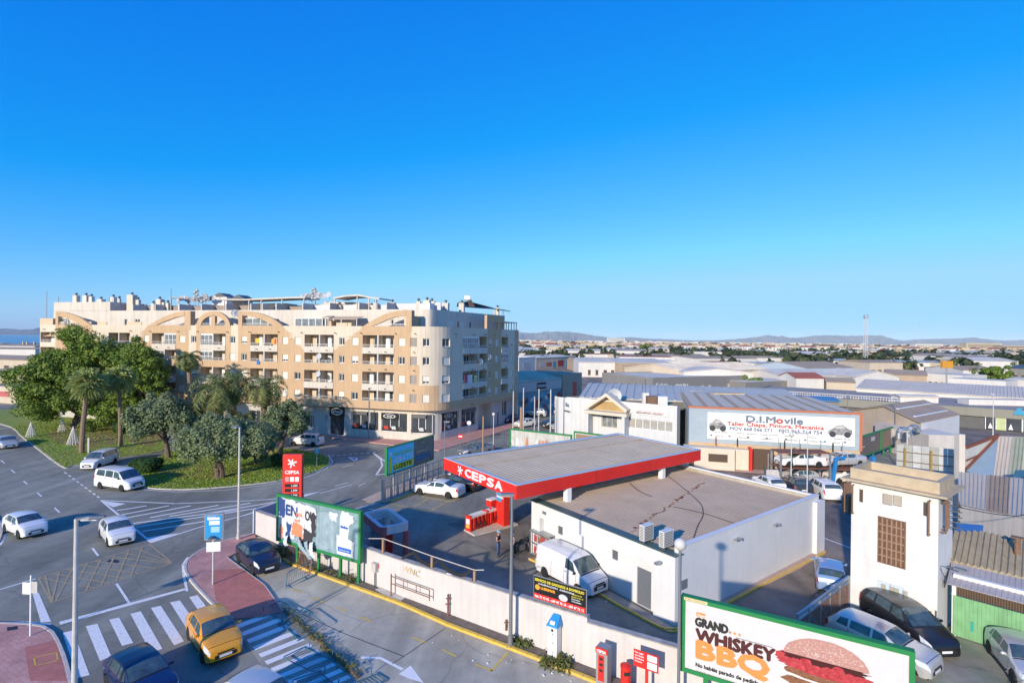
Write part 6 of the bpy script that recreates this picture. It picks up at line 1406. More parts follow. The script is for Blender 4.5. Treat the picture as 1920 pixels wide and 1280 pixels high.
# --- torn billboard
a = PD(519.7,923.8,35.3); b = PD(677.5,961.9,31.8)
T, L = billboard('billboard', 'green framed billboard with torn peeling posters above the dark parked hatchback', Vector((a.x,a.y,0)), Vector((b.x,b.y,0)), 1.35, 4.5, mat('bare_board', (.22,.33,.36), .8, amt=.25, scale=1.5, streak=.3), 0)
for f in (.26,.52,.77,.97): obj('leg', MB().box(L*f-.08,L*f+.08,.0,.14,0,1.347), green_f, T)
pc_ = {'w': mat('torn_white', (.62,.64,.66), .8, amt=.1, scale=3), 'b': plain('torn_navy', (.03,.07,.22), .7), 'o': plain('torn_orange', (.72,.25,.12), .7), 'k': plain('torn_black', (.05,.045,.05), .7), 't': mat('torn_teal', (.30,.40,.44), .8, amt=.2, scale=2, streak=.3), 'bl': plain('print_royal', (.03,.13,.5), .5)}
def ragged(pts, m, y, j=.06, n=5):
    out = []
    for i in range(len(pts)):
        a, b = pts[i], pts[(i+1)%len(pts)]
        for k in range(n): out.append((a[0]+(b[0]-a[0])*k/n+rs.uniform(-j,j), a[1]+(b[1]-a[1])*k/n+rs.uniform(-j,j)))
    K = MB(); n_ = len(out); cx = sum(p[0] for p in out)/n_; cz = sum(p[1] for p in out)/n_
    for i in range(n_): p, q = out[i], out[(i+1)%n_]; K.face([(cx,y,cz),(p[0],y-.004*(i%3),p[1]),(q[0],y-.004*((i+1)%3),q[1])])
    return obj('torn_poster', K, pc_[m], T)
Z0, Z1 = 1.55, 4.3
ragged([(.2,Z0+.1),(1.7,Z0+.15),(1.8,Z1),(.2,Z1)],'w',-.006); ragged([(.2,3.1),(.75,3.0),(.8,Z1-.05),(.2,Z1)],'b',-.012,.09); ragged([(.25,Z0+.2),(.55,Z0),(.7,2.3),(.3,2.6)],'o',-.014,.06)
ragged([(.9,Z0+.2),(1.3,Z0+.1),(1.45,2.7),(1.0,2.8)],'b',-.016,.1); lettering('EN', .95, pc_['b'], T, (.85,-.018,3.25), bold=.04)
ragged([(1.45,Z0+.6),(2.7,Z0+.35),(2.8,Z1-.2),(1.7,Z1-.1)],'w',-.020,.08); ragged([(1.5,2.05),(2.5,1.75),(2.55,2.7),(1.6,2.9)],'o',-.026,.08); lettering('IVA', .38, pc_['o'], T, (1.9,-.026,3.3), bold=.02); lettering('apol', .3, pc_['o'], T, (1.75,-.026,2.95), bold=.015)
ragged([(2.5,1.7),(3.4,1.75),(3.5,2.5),(2.6,2.6)],'k',-.032,.09); ragged([(2.75,2.6),(3.65,2.4),(3.7,Z1-.25),(2.8,Z1-.1)],'w',-.030,.06); ragged([(3.3,2.3),(3.65,2.3),(3.7,3.6),(3.35,3.8)],'k',-.036,.06); lettering('OU', .85, pc_['k'], T, (2.75,-.040,3.2), bold=.03, fitw=.8)
ragged([(3.8,Z0+.1),(5.6,Z0+.2),(5.6,3.9),(3.8,4.0)],'t',-.010,.08); ragged([(4.9,3.6),(5.5,3.5),(5.6,4.1),(4.8,4.1)],'w',-.018,.1); ragged([(5.75,2.5),(6.5,2.6),(6.5,Z1-.1),(5.9,Z1)],'w',-.014,.07); ragged([(5.6,Z0),(6.98,Z0),(6.98,2.5),(5.5,2.75)],'w',-.02,.06); ragged([(6.5,3.5),(6.9,3.6),(6.9,4.2),(6.4,4.2)],'w',-.02,.1)
obj('pill_logo', MB().box(5.65,6.75,-.04,-.034,1.78,2.05), pc_['bl'], T); lettering('Servibercle maior', .12, letter_w, T, (5.75,-.045,1.86), fitw=.9); lettering('Bankas', .22, pc_['bl'], T, (5.85,-.03,3.25), bold=.01)
for (x, z), (dx, dz) in (((1.9,1.9),(1.2,-.75)),((2.7,1.75),(.7,-.9)),((3.2,1.8),(.5,-.8)),((.9,1.8),(.3,-.5))):
    K = MB(); n = 5
    for i in range(n): 
        f0, f1 = i/n, (i+1)/n; o0_, o1_ = -.08-.28*math.sin(f0*2.2), -.08-.28*math.sin(f1*2.2)
        K.face([(x+dx*f0,o0_,z+dz*f0),(x+dx*f1,o1_,z+dz*f1),(x+dx*f1+.35,o1_-.05,z+dz*f1+.12),(x+dx*f0+.4,o0_-.05,z+dz*f0+.18)])
    obj('hanging_strip', K, pc_['t'] if dx > .6 else pc_['w'], T)
# --- GRATIS billboard
a = Vector((-11.95,50.6,0)); b = Vector((-8.5,57.8,0)); T, L = billboard('billboard', 'blue billboard reading INSTALAMOS GRATIS LUZETE beside a dark photo panel, by the station fence', a, b, 1.72, 4.45, plain('poster_sky_blue', (.10,.75,.95), .5), 3, metal_g, .1)
obj('photo_half', MB().box(L*.55,L-.1,-.012,-.002,1.83,4.34), mat('night_photo', (.22,.19,.16), .5, amt=.3, scale=1.2), T)
for k in range(5): obj('lit_lamp_print', MB().box(L*.62+.35*k,L*.62+.35*k+.16,-.018,-.012,3.0,3.2), plain('print_glow',(.75,.6,.35)), T)
obj('sofa_print', MB().box(L*.58,L*.92,-.018,-.012,2.2,2.75), plain('print_sofa',(.04,.16,.28)), T); obj('chandelier_print', MB().box(L*.68,L*.80,-.018,-.012,3.95,4.05), plain('print_gold',(.5,.42,.15)), T)
lettering('ANTE TI MISMO', .28, letter_w, T, (1.15,-.006,3.92), fitw=L*.34); lettering('INSTALAMOS', .42, plain('print_lime',(.55,.65,.05)), T, (1.1,-.006,3.42), fitw=L*.38, bold=.012); lettering('GRATIS', .68, letter_w, T, (1.1,-.006,2.78), fitw=L*.39, bold=.02)
obj('yellow_band', MB().box(1.0,L*.54,-.010,-.002,1.98,2.62), plain('print_yellow',(.88,.80,.05)), T); lettering('LUZETE', .55, sgn, T, (1.1,-.014,2.12), fitw=L*.36, bold=.02)
K = MB(); poly(K, [(.3,1.9),(.8,1.9),(.75,2.6),(.85,3.1),(.65,3.5),(.4,3.4),(.3,2.9)], -.006); obj('figure_print', K, plain('print_yellow',(.88,.80,.05)), T); blob_ = MB().lathe([(.001,0),(.2,0),(.2,.006),(.001,.006)],(.58,-.006,3.75),12,0,Matrix.Rotation(PI/2,3,'X')); obj('figure_head', blob_, letter_w, T)
# --- two faded billboards behind the canopy
fade = mat('faded_poster', (.45,.45,.40), .8, scale=1.2, c2=(.62,.60,.55), streak=.3)
def yt(x, y, Y): return EYE-rpx(x, y)[1]*Y/F_PX
a = PD(956.5,804,66); b = PD(1072,810,62); T, L = billboard('billboard', 'green framed billboard with faded white and orange poster behind the canopy, left of two', Vector((a.x,a.y,0)), Vector((b.x,b.y,0)), .9, 3.85, fade, 3)
for k in range(5): x = .8+k*1.35; K = MB(); poly(K, [(x,1.9),(x+.5,1.9),(x+.3,2.9+.2*(k%2)),(x+.1,2.7)], -.006); obj('print_shape', K, plain('print_rust',(.5,.2,.1)) if k % 2 else pc_['w'], T)
lettering('AREA', .7, plain('print_rust',(.5,.2,.1)), T, (3.9,-.008,2.3), bold=.02); obj('blue_corner', MB().box(.18,2.6,-.012,-.002,1.08,1.7), plain('print_dull_blue',(.1,.2,.4)), T)
a = PD(1076,808,65.5); b = PD(1199,816,60.5); T, L = billboard('billboard', 'second faded billboard behind the canopy, its top edge showing before the white offices', Vector((a.x,a.y,0)), Vector((b.x,b.y,0)), .8, 3.7, fade, 3)
obj('brown_print', MB().box(.3,3.5,-.01,-.002,2.6,3.4), plain('print_brown',(.3,.2,.12)), T)
# --- brown billboards right of the workshop
a = G(1603,877); b = G(1651,858); za, zb_ = yt(1603,861.5,a.y), yt(1603,821,a.y)
T, L = billboard('billboard', 'green framed brown billboard standing right of the D.I.Movile workshop', a, b, za, zb_, mat('brown_poster',(.17,.145,.125),.7,amt=.1), 2); lettering('Promueven', .5, plain('print_tan',(.45,.36,.28)), T, (1.0,-.006,(za+zb_)/2-.2), bold=.01)
obj('logo_print', MB().box(.5,.8,-.008,-.002,(za+zb_)/2-.25,(za+zb_)/2+.15), org, T); obj('shape_print', MB().box(L*.6,L*.75,-.008,-.002,(za+zb_)/2+.3,(za+zb_)/2+.8), greyblue, T)
a2 = b+(b-a).normalized()*.25; b2 = a2+(b-a)*.95; T, L = billboard('billboard', 'green framed billboard with a white and brown poster, right of the plain brown one', a2, b2, za, zb_, mat('brown_poster2',(.26,.19,.14),.7,amt=.1), 3); obj('white_half', MB().box(L*.45,L-.17,-.01,-.002,za+.18,zb_-.18), pc_['w'], T); lettering('tucasa', .45, pc_['bl'], T, (L*.62,-.014,(za+zb_)/2), bold=.01)

# --- street lamps
lampw = mat('lamp_post_paint', (.55,.53,.50), .6, amt=.15, scale=3, streak=.2); lampg = plain('lamp_grey', (.24,.25,.26), .5, .4)
def lamp(label, P, h, arm, r0=.1, r1=.055, m=None, kind='cobra', rz=0):
    t = thing('street_lamp', label, 'street lamp', (P.x,P.y,P.z), rz); m = m or lampw
    obj('pole', MB().tube((0,0,0),(0,0,h),r0,12,0,r1), m, t); obj('base_plate', MB().box(-.2,.2,-.2,.2,0,.04).tube((0,0,.04),(0,0,.5),r0*1.25,12), m, t)
    if kind == 'cobra':
        K = MB(); K.hexa([(0,-.06,h-.02),(.5,-.15,h-.03),(.5,.15,h-.03),(0,.06,h-.02)],[(0,-.05,h+.06),(.5,-.1,h+.1),(.5,.1,h+.1),(0,.05,h+.06)]); K.hexa([(.5,-.15,h-.03),(arm,-.07,h+.04),(arm,.07,h+.04),(.5,.15,h-.03)],[(.5,-.1,h+.1),(arm,-.05,h+.09),(arm,.05,h+.09),(.5,.1,h+.1)]); obj('lantern', K, plain('lantern_blue_grey',(.04,.07,.13),.35,.0), t)
        obj('lens', MB().box(.2,arm*.75,-.1,.1,h-.06,h-.031), frame_w, t)
    elif kind == 'globe':
        obj('globe', MB().ball((0,0,h+.2),.24,14), plain('globe_white',(.6,.58,.55),.3), t, smooth=True); obj('collar', MB().tube((0,0,h-.02),(0,0,h+.05),.1,10), m, t)
    else:
        obj('lantern', MB().box(-arm,.1,-.14,.14,h-.05,h+.06), m, t); obj('lens', MB().box(-arm+.05,-.1,-.1,.1,h-.08,h-.051), frame_w, t)
    return t
P = PD(143,1000,20); P.z = 0; lamp('tall white street lamp with blue grey head in the left foreground', P, 8.0, 1.0, .11, .07, rz=R_(8))
P = G(447,1013); lamp('white street lamp on the pink pavement beside the torn billboard', P, 8.35, .55, .10, .055, rz=R_(180))
P = G(957,1213); P.z = .1; lamp('grey street lamp in front of the pale wall and the dark dressed person', P, 7.35, .55, .10, .06, lampg, 'flat')
P = PD(1273,1218,20.9); P.z = 0; lamp('street lamp with white globe at the left edge of the burger billboard', P, 6.75, 0, .07, .05, lampg, 'globe')
P = G(691,824); lamp('slim grey street lamp before the motorbike showroom', P, yt(686,727,P.y), .9, .08, .05, lampg, 'flat', R_(180))
P = G(782,826); lamp('grey street lamp before the showroom corner, its arm pointing left', P, yt(781,760,P.y), .9, .08, .05, lampg, 'flat')
P = G(925,842); lamp('globe topped lamp on the side street right of the showroom', P, yt(926,779,P.y), 0, .06, .05, lampw, 'globe')
P = G(833,905); lamp('thin lamp post with lime green head behind the station fence', P, yt(833,790,P.y), .5, .06, .045, lampg, 'flat', R_(180))
P = G(1700,905); lamp('pale lamp post right of the workshop, against the beige warehouse', Vector((P.x,P.y,0)), 5.6, .6, .09, .06, lampw, 'flat')
P = G(1483,922); lamp('lamp post at the edge of the workshop yard among the stacked cars', Vector((P.x,P.y,0)), yt(1483,818,P.y), .5, .07, .05, lampw, 'globe')
P = G(1513,945); lamp('thin lamp with flat floodlight head rising behind the shop corner', Vector((P.x,P.y,0)), 6.6, 1.1, .06, .05, lampw, 'flat')
for (x, yb, Yh), lab in (((1589,795,0),'small dark lamp on the grey workshop skyline, left of two'),((1679,795,0),'small dark lamp on the grey skyline before the long flat building')):
    P = PD(x, yb, 74); lamp(lab, Vector((P.x,P.y,0)), yt(x, 737 if x < 1600 else 748, 74), .4, .07, .05, lampg, 'flat')
P = PD(1862,800,72); lamp('tall thin lamp post before the glass fronted store at the right edge', Vector((P.x,P.y,0)), yt(1862,738,72), .5, .08, .05, lampw, 'flat')
# flag poles
for i, (x, yt0, r, m, lab) in enumerate(((962,733,.09,lampw,'leftmost pale flag pole beside the corner of the tan block'),(981,727,.09,lampw,'second pale flag pole from the left, in front of the mural'),(1002,743,.08,lampw,'short lamp pole between the flag poles before the mural'),(1010,729,.09,lampw,'third pale flag pole, near the middle of the row before the mural warehouse'),(1032,730,.10,lampw,'rightmost pale flag pole near the red banner'),(977,763,.22,pw_,'thick short brown post among the flag poles'),(906,780,.12,pw_,'tall brown wooden post standing in the side street'))):
    Y = 72 if x != 906 else 66; P = PD(x, 800, Y); P.z = 0; o = obj('flag_pole' if 'brown' not in lab else 'wooden_post', MB().tube((0,0,0),(0,0,yt(x, yt0, Y)),r,8,0,r*.8), m); o.location = P; tag(o, lab, 'pole')
# ad panel on post
P = G(399,1098); P.z = .11; t = thing('advertising_panel', 'blue advertising panel on a post on the pink pavement', 'sign', P, R_(10)); obj('post', MB().tube((0,0,0),(0,0,4.1),.05,8), lampw, t)
obj('panel', MB().box(-.48,.58,-.09,.09,2.68,4.25), plain('panel_grey',(.35,.36,.37),.4,.4), t); obj('poster', MB().box(-.42,.52,-.105,-.091,2.76,4.17), plain('poster_blue2',(.03,.30,.62),.4), t)
for k, z in enumerate((3.9,3.6,3.15)): obj('poster_detail', MB().box(-.3+.1*k,.38,-.112,-.106,z,z+.14+.1*k), letter_w if k != 2 else plain('print_lightblue',(.35,.6,.75)), t)
obj('notice_plate', MB().box(-.36,.42,-.06,-.05,1.98,2.55), frame_w, t); lettering('GRUAS', .16, letter_w, t, (-.32,-.115,4.0), bold=.004); obj('light', MB().cbox((0,-.25,2.9),(.2,.5,.1)), grey_d, t)
P = G(57,1195); P.z = .11; t = thing('sign_post', 'white post with a blank white plate on the corner pavement at the left', 'sign', P, R_(-4)); obj('post', MB().tube((0,0,0),(0,0,2.98),.04,8), frame_w, t); obj('plate', MB().box(-.42,-.04,-.03,-.01,2.05,2.62), frame_w, t); obj('plate', MB().box(.05,.36,-.03,-.01,2.12,2.68), lampw, t)
# road signs
def disc_sign(label, P, h, r, m, inner=None, rz=0, bar=False):
    t = thing('road_sign', label, 'road sign', P, rz); obj('post', MB().tube((0,0,0),(0,0,h),.035,6), lampg, t); Q = Matrix.Rotation(PI/2,3,'X'); obj('disc', MB().lathe([(.001,0),(r,0),(r,.03),(.001,.03)],(0,-.04,h-r),18,0,Q), m, t)
    if bar: obj('bar', MB().box(-r*.7,r*.7,-.085,-.072,h-r-.09,h-r+.09), frame_w, t)
    if inner: obj('symbol', MB().box(-r*.5,r*.5,-.085,-.072,h-r-.05,h-r+.05).box(-r*.12,r*.12,-.085,-.072,h-r*1.5,h-r*.5), inner, t)
    return t
P = G(863,850); disc_sign('round red no-entry sign in the street behind the fence', P, 2.6, .33, red2, bar=True); P = G(1342,876); disc_sign('round blue sign with white arrow before the workshop wall', P, yt(1342,843,P.y), .35, plain('sign_blue',(.03,.16,.5)), frame_w)
P = G(594,878); t = thing('road_sign', 'turquoise back of a small road sign on the right tip of the roundabout lawn', 'road sign', P); obj('post', MB().tube((0,0,0),(0,0,1.9),.035,6), metal_g, t); obj('plate', MB().box(-.22,.22,-.02,.02,1.7,2.35), plain('sign_teal',(.05,.35,.5)), t)
P = G(755,905); disc_sign('triangle-backed warning sign on a post in front of the showroom', Vector((P.x,P.y,0)), 4.0, .28, frame_w); P = G(879,830); disc_sign('white round sign on a post before the showroom corner', P, 3.2, .3, frame_w)
P = G(801,903); t = thing('no_parking_notice', 'small white notice with a red mark hung on the slatted fence', 'sign', (P.x,P.y,0), fa); obj('panel', MB().box(-.15,.15,-.1,-.08,1.3,1.75), frame_w, t); obj('mark', MB().box(-.1,.1,-.105,-.101,1.6,1.72), red2, t)
P = G(166,850); o = obj('grey_post', MB().box(-.12,.12,-.05,.05,.0,2.0), metal_g); o.location = P; tag(o, 'short grey post on the lawn just right of the ringed palm trunk', 'post')
P = G(406,898); o = obj('ground_floodlight', MB().box(-.25,.25,-.15,.15,0,.12).cbox((0,0,.2),(.35,.2,.16)), grey_d); o.location = (P.x,P.y,.12); tag(o, 'small floodlight on the grass left of the olive trunk', 'floodlight')
# ================================================================ TOWER, SHEDS, WORKSHOP, ESTATE
towerm = mat('tower_white_render', (.71,.69,.66), .9, amt=.07, scale=.9, streak=.08, fine=.05)
sand = mat('sand_concrete', (.50,.40,.27), .9, amt=.15, scale=1.5, fine=.08); brownm = mat('rusty_brown', (.20,.115,.075), .8, amt=.25, scale=5)
TC = Vector((21.9,26.85,0)); TLd = Vector((19.45,29.96,0))-TC; TW = 3.95; tu = TLd.normalized(); tr_ = Vector((tu.y,-tu.x,0))*1; TD = 2.75
if tr_.x < 0: tr_ = -tr_
# local frame: x from the left end of the left face to the near corner, so -y faces the viewer on the left
O = TC+tu*TW; ta = math.atan2(-tu.y, -tu.x)
tow = thing('transformer_tower', 'tall white square transformer tower with brown lattice window and sandy parapet', 'tower', O, ta)
def tz(x, y): s, z = on_plane(x, y, (O.x,O.y), (-tu.x,-tu.y)); return s, z
wins = []
for nm, x0, x1, y0, y1 in (('grid',1646,1698,970,1060),('p1',1654.5,1672,926,946),('p2',1673.5,1690.5,929,948.6),('doors',1645.5,1694,1094,1151),('slot',1611,1618,917,941),('slot',1731,1738,941,967)):
    s0, za = tz(x0, (y0+y0)/2); s1, zb2 = tz(x1, y1); _, z1_ = tz((x0+x1)/2, y0+2 if nm == 'grid' else y0); _, z0_ = tz((x0+x1)/2, y1); wins.append((nm, s0, s1, max(z0_, .12), z1_))
Pt = Path([(0,0),(TW,0)]); W_ = MB(); walls(W_, Pt, 0, 7.25, [(s0,s1,z0,z1,.16,0) for _,s0,s1,z0,z1 in wins])
W_.face([(TW,0,0),(TW,TD,0),(TW,TD,7.25),(TW,0,7.25)]).face([(TW,TD,0),(0,TD,0),(0,TD,7.25),(TW,TD,7.25)]).face([(0,TD,0),(0,0,0),(0,0,7.25),(0,TD,7.25)])
obj('wall', W_, towerm, tow)
obj('cornice_slab', MB().box(-.42,TW+.42,-.42,TD+.42,7.25,7.36), sand, tow)
obj('parapet', MB().box(-.05,TW+.05,-.05,.17,7.363,7.95).box(-.05,TW+.05,TD-.17,TD+.05,7.363,7.95).box(-.05,.17,.17,TD-.17,7.363,7.95).box(TW-.17,TW+.05,.17,TD-.17,7.363,7.95), sand, tow); obj('roof', MB().box(.17,TW-.17,.17,TD-.17,7.363,7.5), roof_g, tow)
panem = mat('dusty_pane', (.15,.09,.06), .4, amt=.3, scale=3)
for nm, s0, s1, z0, z1 in wins:
    w, h = s1-s0, z1-z0
    if nm == 'grid':
        g = obj('lattice_window', MB().box(s0,s0+.07,-.02,.12,z0,z1).box(s1-.07,s1,-.02,.12,z0,z1).box(s0+.07,s1-.07,-.02,.12,z1-.07,z1).box(s0+.07,s1-.07,-.02,.12,z0,z0+.07), brownm, tow); nx, nz = 6, 6
        K = MB()
        for i in range(1, nx): x = s0+w*i/nx; K.box(x-.035,x+.035,-.01,.1,z0+.07,z1-.07)
        for k in range(1, nz): z = z0+h*k/nz; K.box(s0+.07,s1-.07,-.015,.095,z-.035,z+.035)
        obj('lattice_bars', K, plain('lattice_brown',(.33,.20,.13),.8), g); pm = mesh_of(MB().box(0,w/nx-.07,.07,.09,0,h/nz-.07), panem, name='pane')
        for i in range(nx):
            for k in range(nz): obj('pane', pm, None, g).location = (s0+w*i/nx+.035, 0, z0+h*k/nz+.035)
    elif nm in ('p1','p2'): obj('window_panel', MB().box(s0+.03,s1-.03,.05,.09,z0+.03,z1-.03), mat('dusty_beige_pane',(.42,.36,.29),.6,amt=.1,scale=2), tow)
    elif nm == 'doors':
        dm_ = plain('pale_blue_door', (.52,.62,.74), .6)
        for k in range(2):
            q = obj('door', MB().box(s0+w/2*k+.01,s0+w/2*(k+1)-.01,.02,.07,z0,z1-.02), dm_, tow)
            for c in range(2):
                for r in range(3): x = s0+w/2*k+.15+c*.38; z = z0+.12+r*(h/3); obj('door_louvre', MB().box(x,x+.24,.0,.02,z,z+h/3-.25), plain('louvre_tan',(.38,.36,.28),.7) if r else dm_, q)
    else: obj('slot', MB().box(s0,s1,.06,.1,z0,z1), brown_d, tow)
K = MB()
for x in (-.28, .12): K.path([(x,-.02,5.4),(x,-.2,5.4),(x,-.2,7.0),(x,-.02,7.0)], .04, 5)
obj('wall_bracket', K, brownm, tow); K = MB()
for x in (TW-.35,): K.path([(x,-.02,5.2),(x,-.22,5.2),(x,-.22,6.95),(x,-.02,6.95)], .05, 5)
for y in (.25,.5,.8): K.path([(TW+.02,y,5.3+y*.3),(TW+.25,y,5.3+y*.3),(TW+.25,y,6.9),(TW+.02,y,6.9)], .045, 5)
obj('insulator_frame', K, brownm, tow); K = MB()
for k in range(5): K.beam((TW+.05,1.2,5.5+.28*k),(TW+.65,1.5,5.45+.28*k),.05,.05); K.tube((TW+.5,1.45,5.44+.28*k),(TW+.5,1.45,5.58+.28*k),.06,6)
for k in range(4): K.path([(TW+.1,.2+.2*k,6.9),(TW+.2,.2+.25*k,7.15),(TW+.45,.4+.3*k,7.1),(TW+.6,.8+.2*k,6.6)], .022, 4)
obj('insulator_rack', K, grey_d, tow)
s, z = tz(1736,1157); obj('meter_cabinet', MB().box(s-.22,s+.24,-.16,-.005,z-.42,z+.42), plain('ochre_box',(.40,.22,.05),.7), tow); obj('lamp_arm', MB().tube((TW+.02,.4,3.6),(TW+.7,.2,3.75),.03,5).cbox((TW+.85,.15,3.78),(.5,.25,.1)), lampg, tow)
obj('conduit', MB().path([(TW-.05,-.04,.0),(TW-.05,-.04,1.4)], .04, 5).path([(TW+.04,.3,3.55),(TW+.3,.25,2.9),(TW+.15,.5,2.5),(TW+.05,1.2,2.9)],.02,5), grey_d, tow)
# overhead cables
def cable(label, pts, r=.022):
    o = obj('overhead_cable', MB().path([tuple(p) for p in smooth(pts, 6)], r, 5), dark); tag(o, label, 'cable')
tp = lambda x, y, z: O+Matrix.Rotation(ta,3,'Z')@Vector((x,y,z))
cable('black cable running from the top of the white tower out to the right edge', [tp(TW+.6,.8,6.7), Vector((28,29,5.6)), Vector((34,33,5.0))]); cable('thin cable crossing in front of the green gate down to the bottom edge', [Vector((28.4,26.0,4.2)), Vector((22.5,22,1.5)), Vector((18.2,19.5,.2))], .018)
P = G(1610,1120); 
# wooden pallet pile by the tower
P = PD(1601,1010,31.5)
# sliding gate
g0, g1 = PD(1495,1162,25.3), PD(1592,1093,29.6); g0.z = 0; g1.z = 0; ga = math.atan2((g1-g0).y,(g1-g0).x); GL = (g1-g0).length; gh = 1.95
t = thing('sliding_gate', 'grey steel mesh sliding gate beside the light blue car', 'gate', g0, ga)
obj('rail', MB().box(0,GL,-.06,.06,gh-.1,gh), metal_g, t); obj('rail', MB().box(0,GL,-.06,.06,gh-.34,gh-.27), metal_g, t); obj('rail', MB().box(0,GL,-.05,.05,.15,.25), metal_g, t)
for k in range(6): obj('post', MB().box(GL*k/5-.05,GL*k/5+.05,-.05,.05,.15,gh-.1), metal_g, t)
for k in range(5): obj('brace', MB().beam((GL*k/5,.0,gh-.35),(GL*(k+1)/5,.0,.25),.04,.04), metal_g, t)
K = MB(); n = int(GL/.12)
for i in range(n): K.box(GL*i/n-.008,GL*i/n+.008,-.012,.012,.25,gh-.34)
for i in range(12): K.box(0,GL,-.01,.01,.28+.11*i,.292+.11*i)
obj('mesh', K, brownm, t)['kind'] = 'stuff'
# green gate shed right of the tower
greeng = mat('green_sheet_gate', (.20,.42,.20), .6, amt=.12, scale=2, streak=.2); fib = mat('fibre_cement_roof', (.30,.245,.16), .95, amt=.3, scale=2, c2=(.40,.33,.22), fine=.2)
s0 = Vector((22.9,27.1,0)); s1 = Vector((27.4,22.6,0)); gg = (s1-s0).normalized(); gaa = math.atan2(gg.y,gg.x)
shd = thing('gate_shed', 'lean-to shed with green corrugated double gate right of the white tower', 'shed', s0, gaa)
n = 40; gp_ = MB()
for i in range(n): x = 6.2*i/n; gp_.hexa([(x,-.03,.08),(x+.155,-.03,.08),(x+.155,.03,.08),(x,.03,.08)],[(x,-.03,2.12),(x+.155,-.03,2.12),(x+.155,.03,2.12),(x,.03,2.12)]); gp_.box(x+.03,x+.10,-.055,-.031,.08,2.12)
q = obj('gate_leaf', gp_, greeng, shd); q['kind'] = 'stuff'; obj('handle', MB().box(3.0,3.3,-.12,-.05,1.0,1.1), brownm, q)
for k, (x, h) in enumerate(((.7,.9),(1.5,.8),(2.35,.75),(3.2,.7))): obj('gate_stripe', MB().box(x,x+.12,-.075,-.058,.15+h-.5,.15+h), plain('turquoise_mark',(.03,.36,.28),.6), q)
obj('wall_band', MB().box(0,6.2,.0,.25,3.02,3.2).box(-.05,.12,0,.25,0,3.02), wallw, shd); obj('mesh_opening', MB().box(.12,6.2,.2,.24,2.12,3.02), brown_d, shd)
K = MB()
for i in range(60): x = .15+6.0*i/60; K.box(x,x+.014,.0,.014,2.12,3.02)
obj('bars', K, brownm, shd)['kind'] = 'stuff'
n = 30; K = MB()
for i in range(n): x = 6.6*i/n-.2; K.hexa([(x,-.75,2.85),(x+.22,-.75,2.85),(x+.22,1.5,3.3),(x,1.5,3.3)],[(x,-.75,2.875),(x+.22,-.75,2.875),(x+.22,1.5,3.325),(x,1.5,3.325)]); K.hexa([(x+.06,-.75,2.876),(x+.15,-.75,2.876),(x+.15,1.5,3.326),(x+.06,1.5,3.326)],[(x+.08,-.75,2.90),(x+.13,-.75,2.90),(x+.13,1.5,3.35),(x+.08,1.5,3.35)])
obj('metal_awning', K, mat('grey_metal_sheet',(.38,.35,.35),.6,amt=.1,scale=1), shd)['kind'] = 'stuff'
n = 26; q = obj('roof', MB().hexa([(-.4,1.45,3.30),(6.4,1.45,3.30),(6.4,5.2,4.2),(-.4,5.2,4.2)],[(-.4,1.45,3.36),(6.4,1.45,3.36),(6.4,5.2,4.26),(-.4,5.2,4.26)]), fib, shd)
pw = 6.8/n; rm = mesh_of(MB().hexa([(0,1.45,3.362),(pw*.8,1.45,3.362),(pw*.8,5.2,4.262),(0,5.2,4.262)],[(pw*.25,1.45,3.45),(pw*.55,1.45,3.45),(pw*.55,5.2,4.35),(pw*.25,5.2,4.35)]), fib, name='roof_corrugation')
for i in range(n): obj('roof_corrugation', rm, None, q).location = (-.4+pw*i,0,rnd.uniform(-.01,.01))
obj('vent_pipe', MB().tube((2.3,3.6,3.8),(2.3,3.6,4.75),.13,10).box(2.05,2.55,3.4,3.8,4.75,4.8), brownm, shd)
t = PD(1812,1005,30.5); o = obj('blue_panel', MB().box(-.55,.75,-.04,.04,-.75,.75), plain('deep_blue_panel',(.02,.10,.36),.4)); o.location = t; o.rotation_euler = (.12,0,-.25); tag(o, 'bright blue panel leaning behind the white tower', 'panel')
# sheds behind (right edge)
ribm = mat('pale_corrugated', (.62,.53,.41), .75, amt=.08, scale=1); ribt = mat('tan_corrugated', (.46,.33,.21), .8, amt=.1, scale=1); ribg = mat('translucent_green_sheet', (.42,.43,.27), .5, amt=.1, scale=1)
def ribroof(parent, P0, P1, P2, P3, n, mats, pick, name='roof_sheet', h=.06):
    """P0-P1 eave, P3-P2 ridge; n sheets side by side, each a part with its own rib"""
    for i in range(n):
        a, b = P0.lerp(P1, i/n), P0.lerp(P1, (i+.97)/n); c, d = P3.lerp(P2, (i+.97)/n), P3.lerp(P2, i/n); up = Vector((0,0,.04)); K = MB().hexa([a,b,c,d],[a+up,b+up,c+up,d+up])
        f = lambda t: [a.lerp(b,t)+up*1.01, d.lerp(c,t)+up*1.01]; g = Vector((0,0,h))
        r0, r1, r2, r3 = a.lerp(b,.75)+up*1.02, a.lerp(b,.98)+up*1.02, d.lerp(c,.98)+up*1.02, d.lerp(c,.75)+up*1.02
        K.hexa([r0,r1,r2,r3],[r0.lerp(r1,.3)+g,r0.lerp(r1,.7)+g,r3.lerp(r2,.7)+g,r3.lerp(r2,.3)+g]); obj(name, K, mats[pick(i)], parent)
t = thing('corrugated_shed', 'shed with striped white and tan corrugated roof behind the white tower', 'shed', (0,0,0))
P0, P1 = PD(1797,945,36), PD(1990,985,28.5); P3, P2 = PD(1797,885,41), PD(1990,905,35)
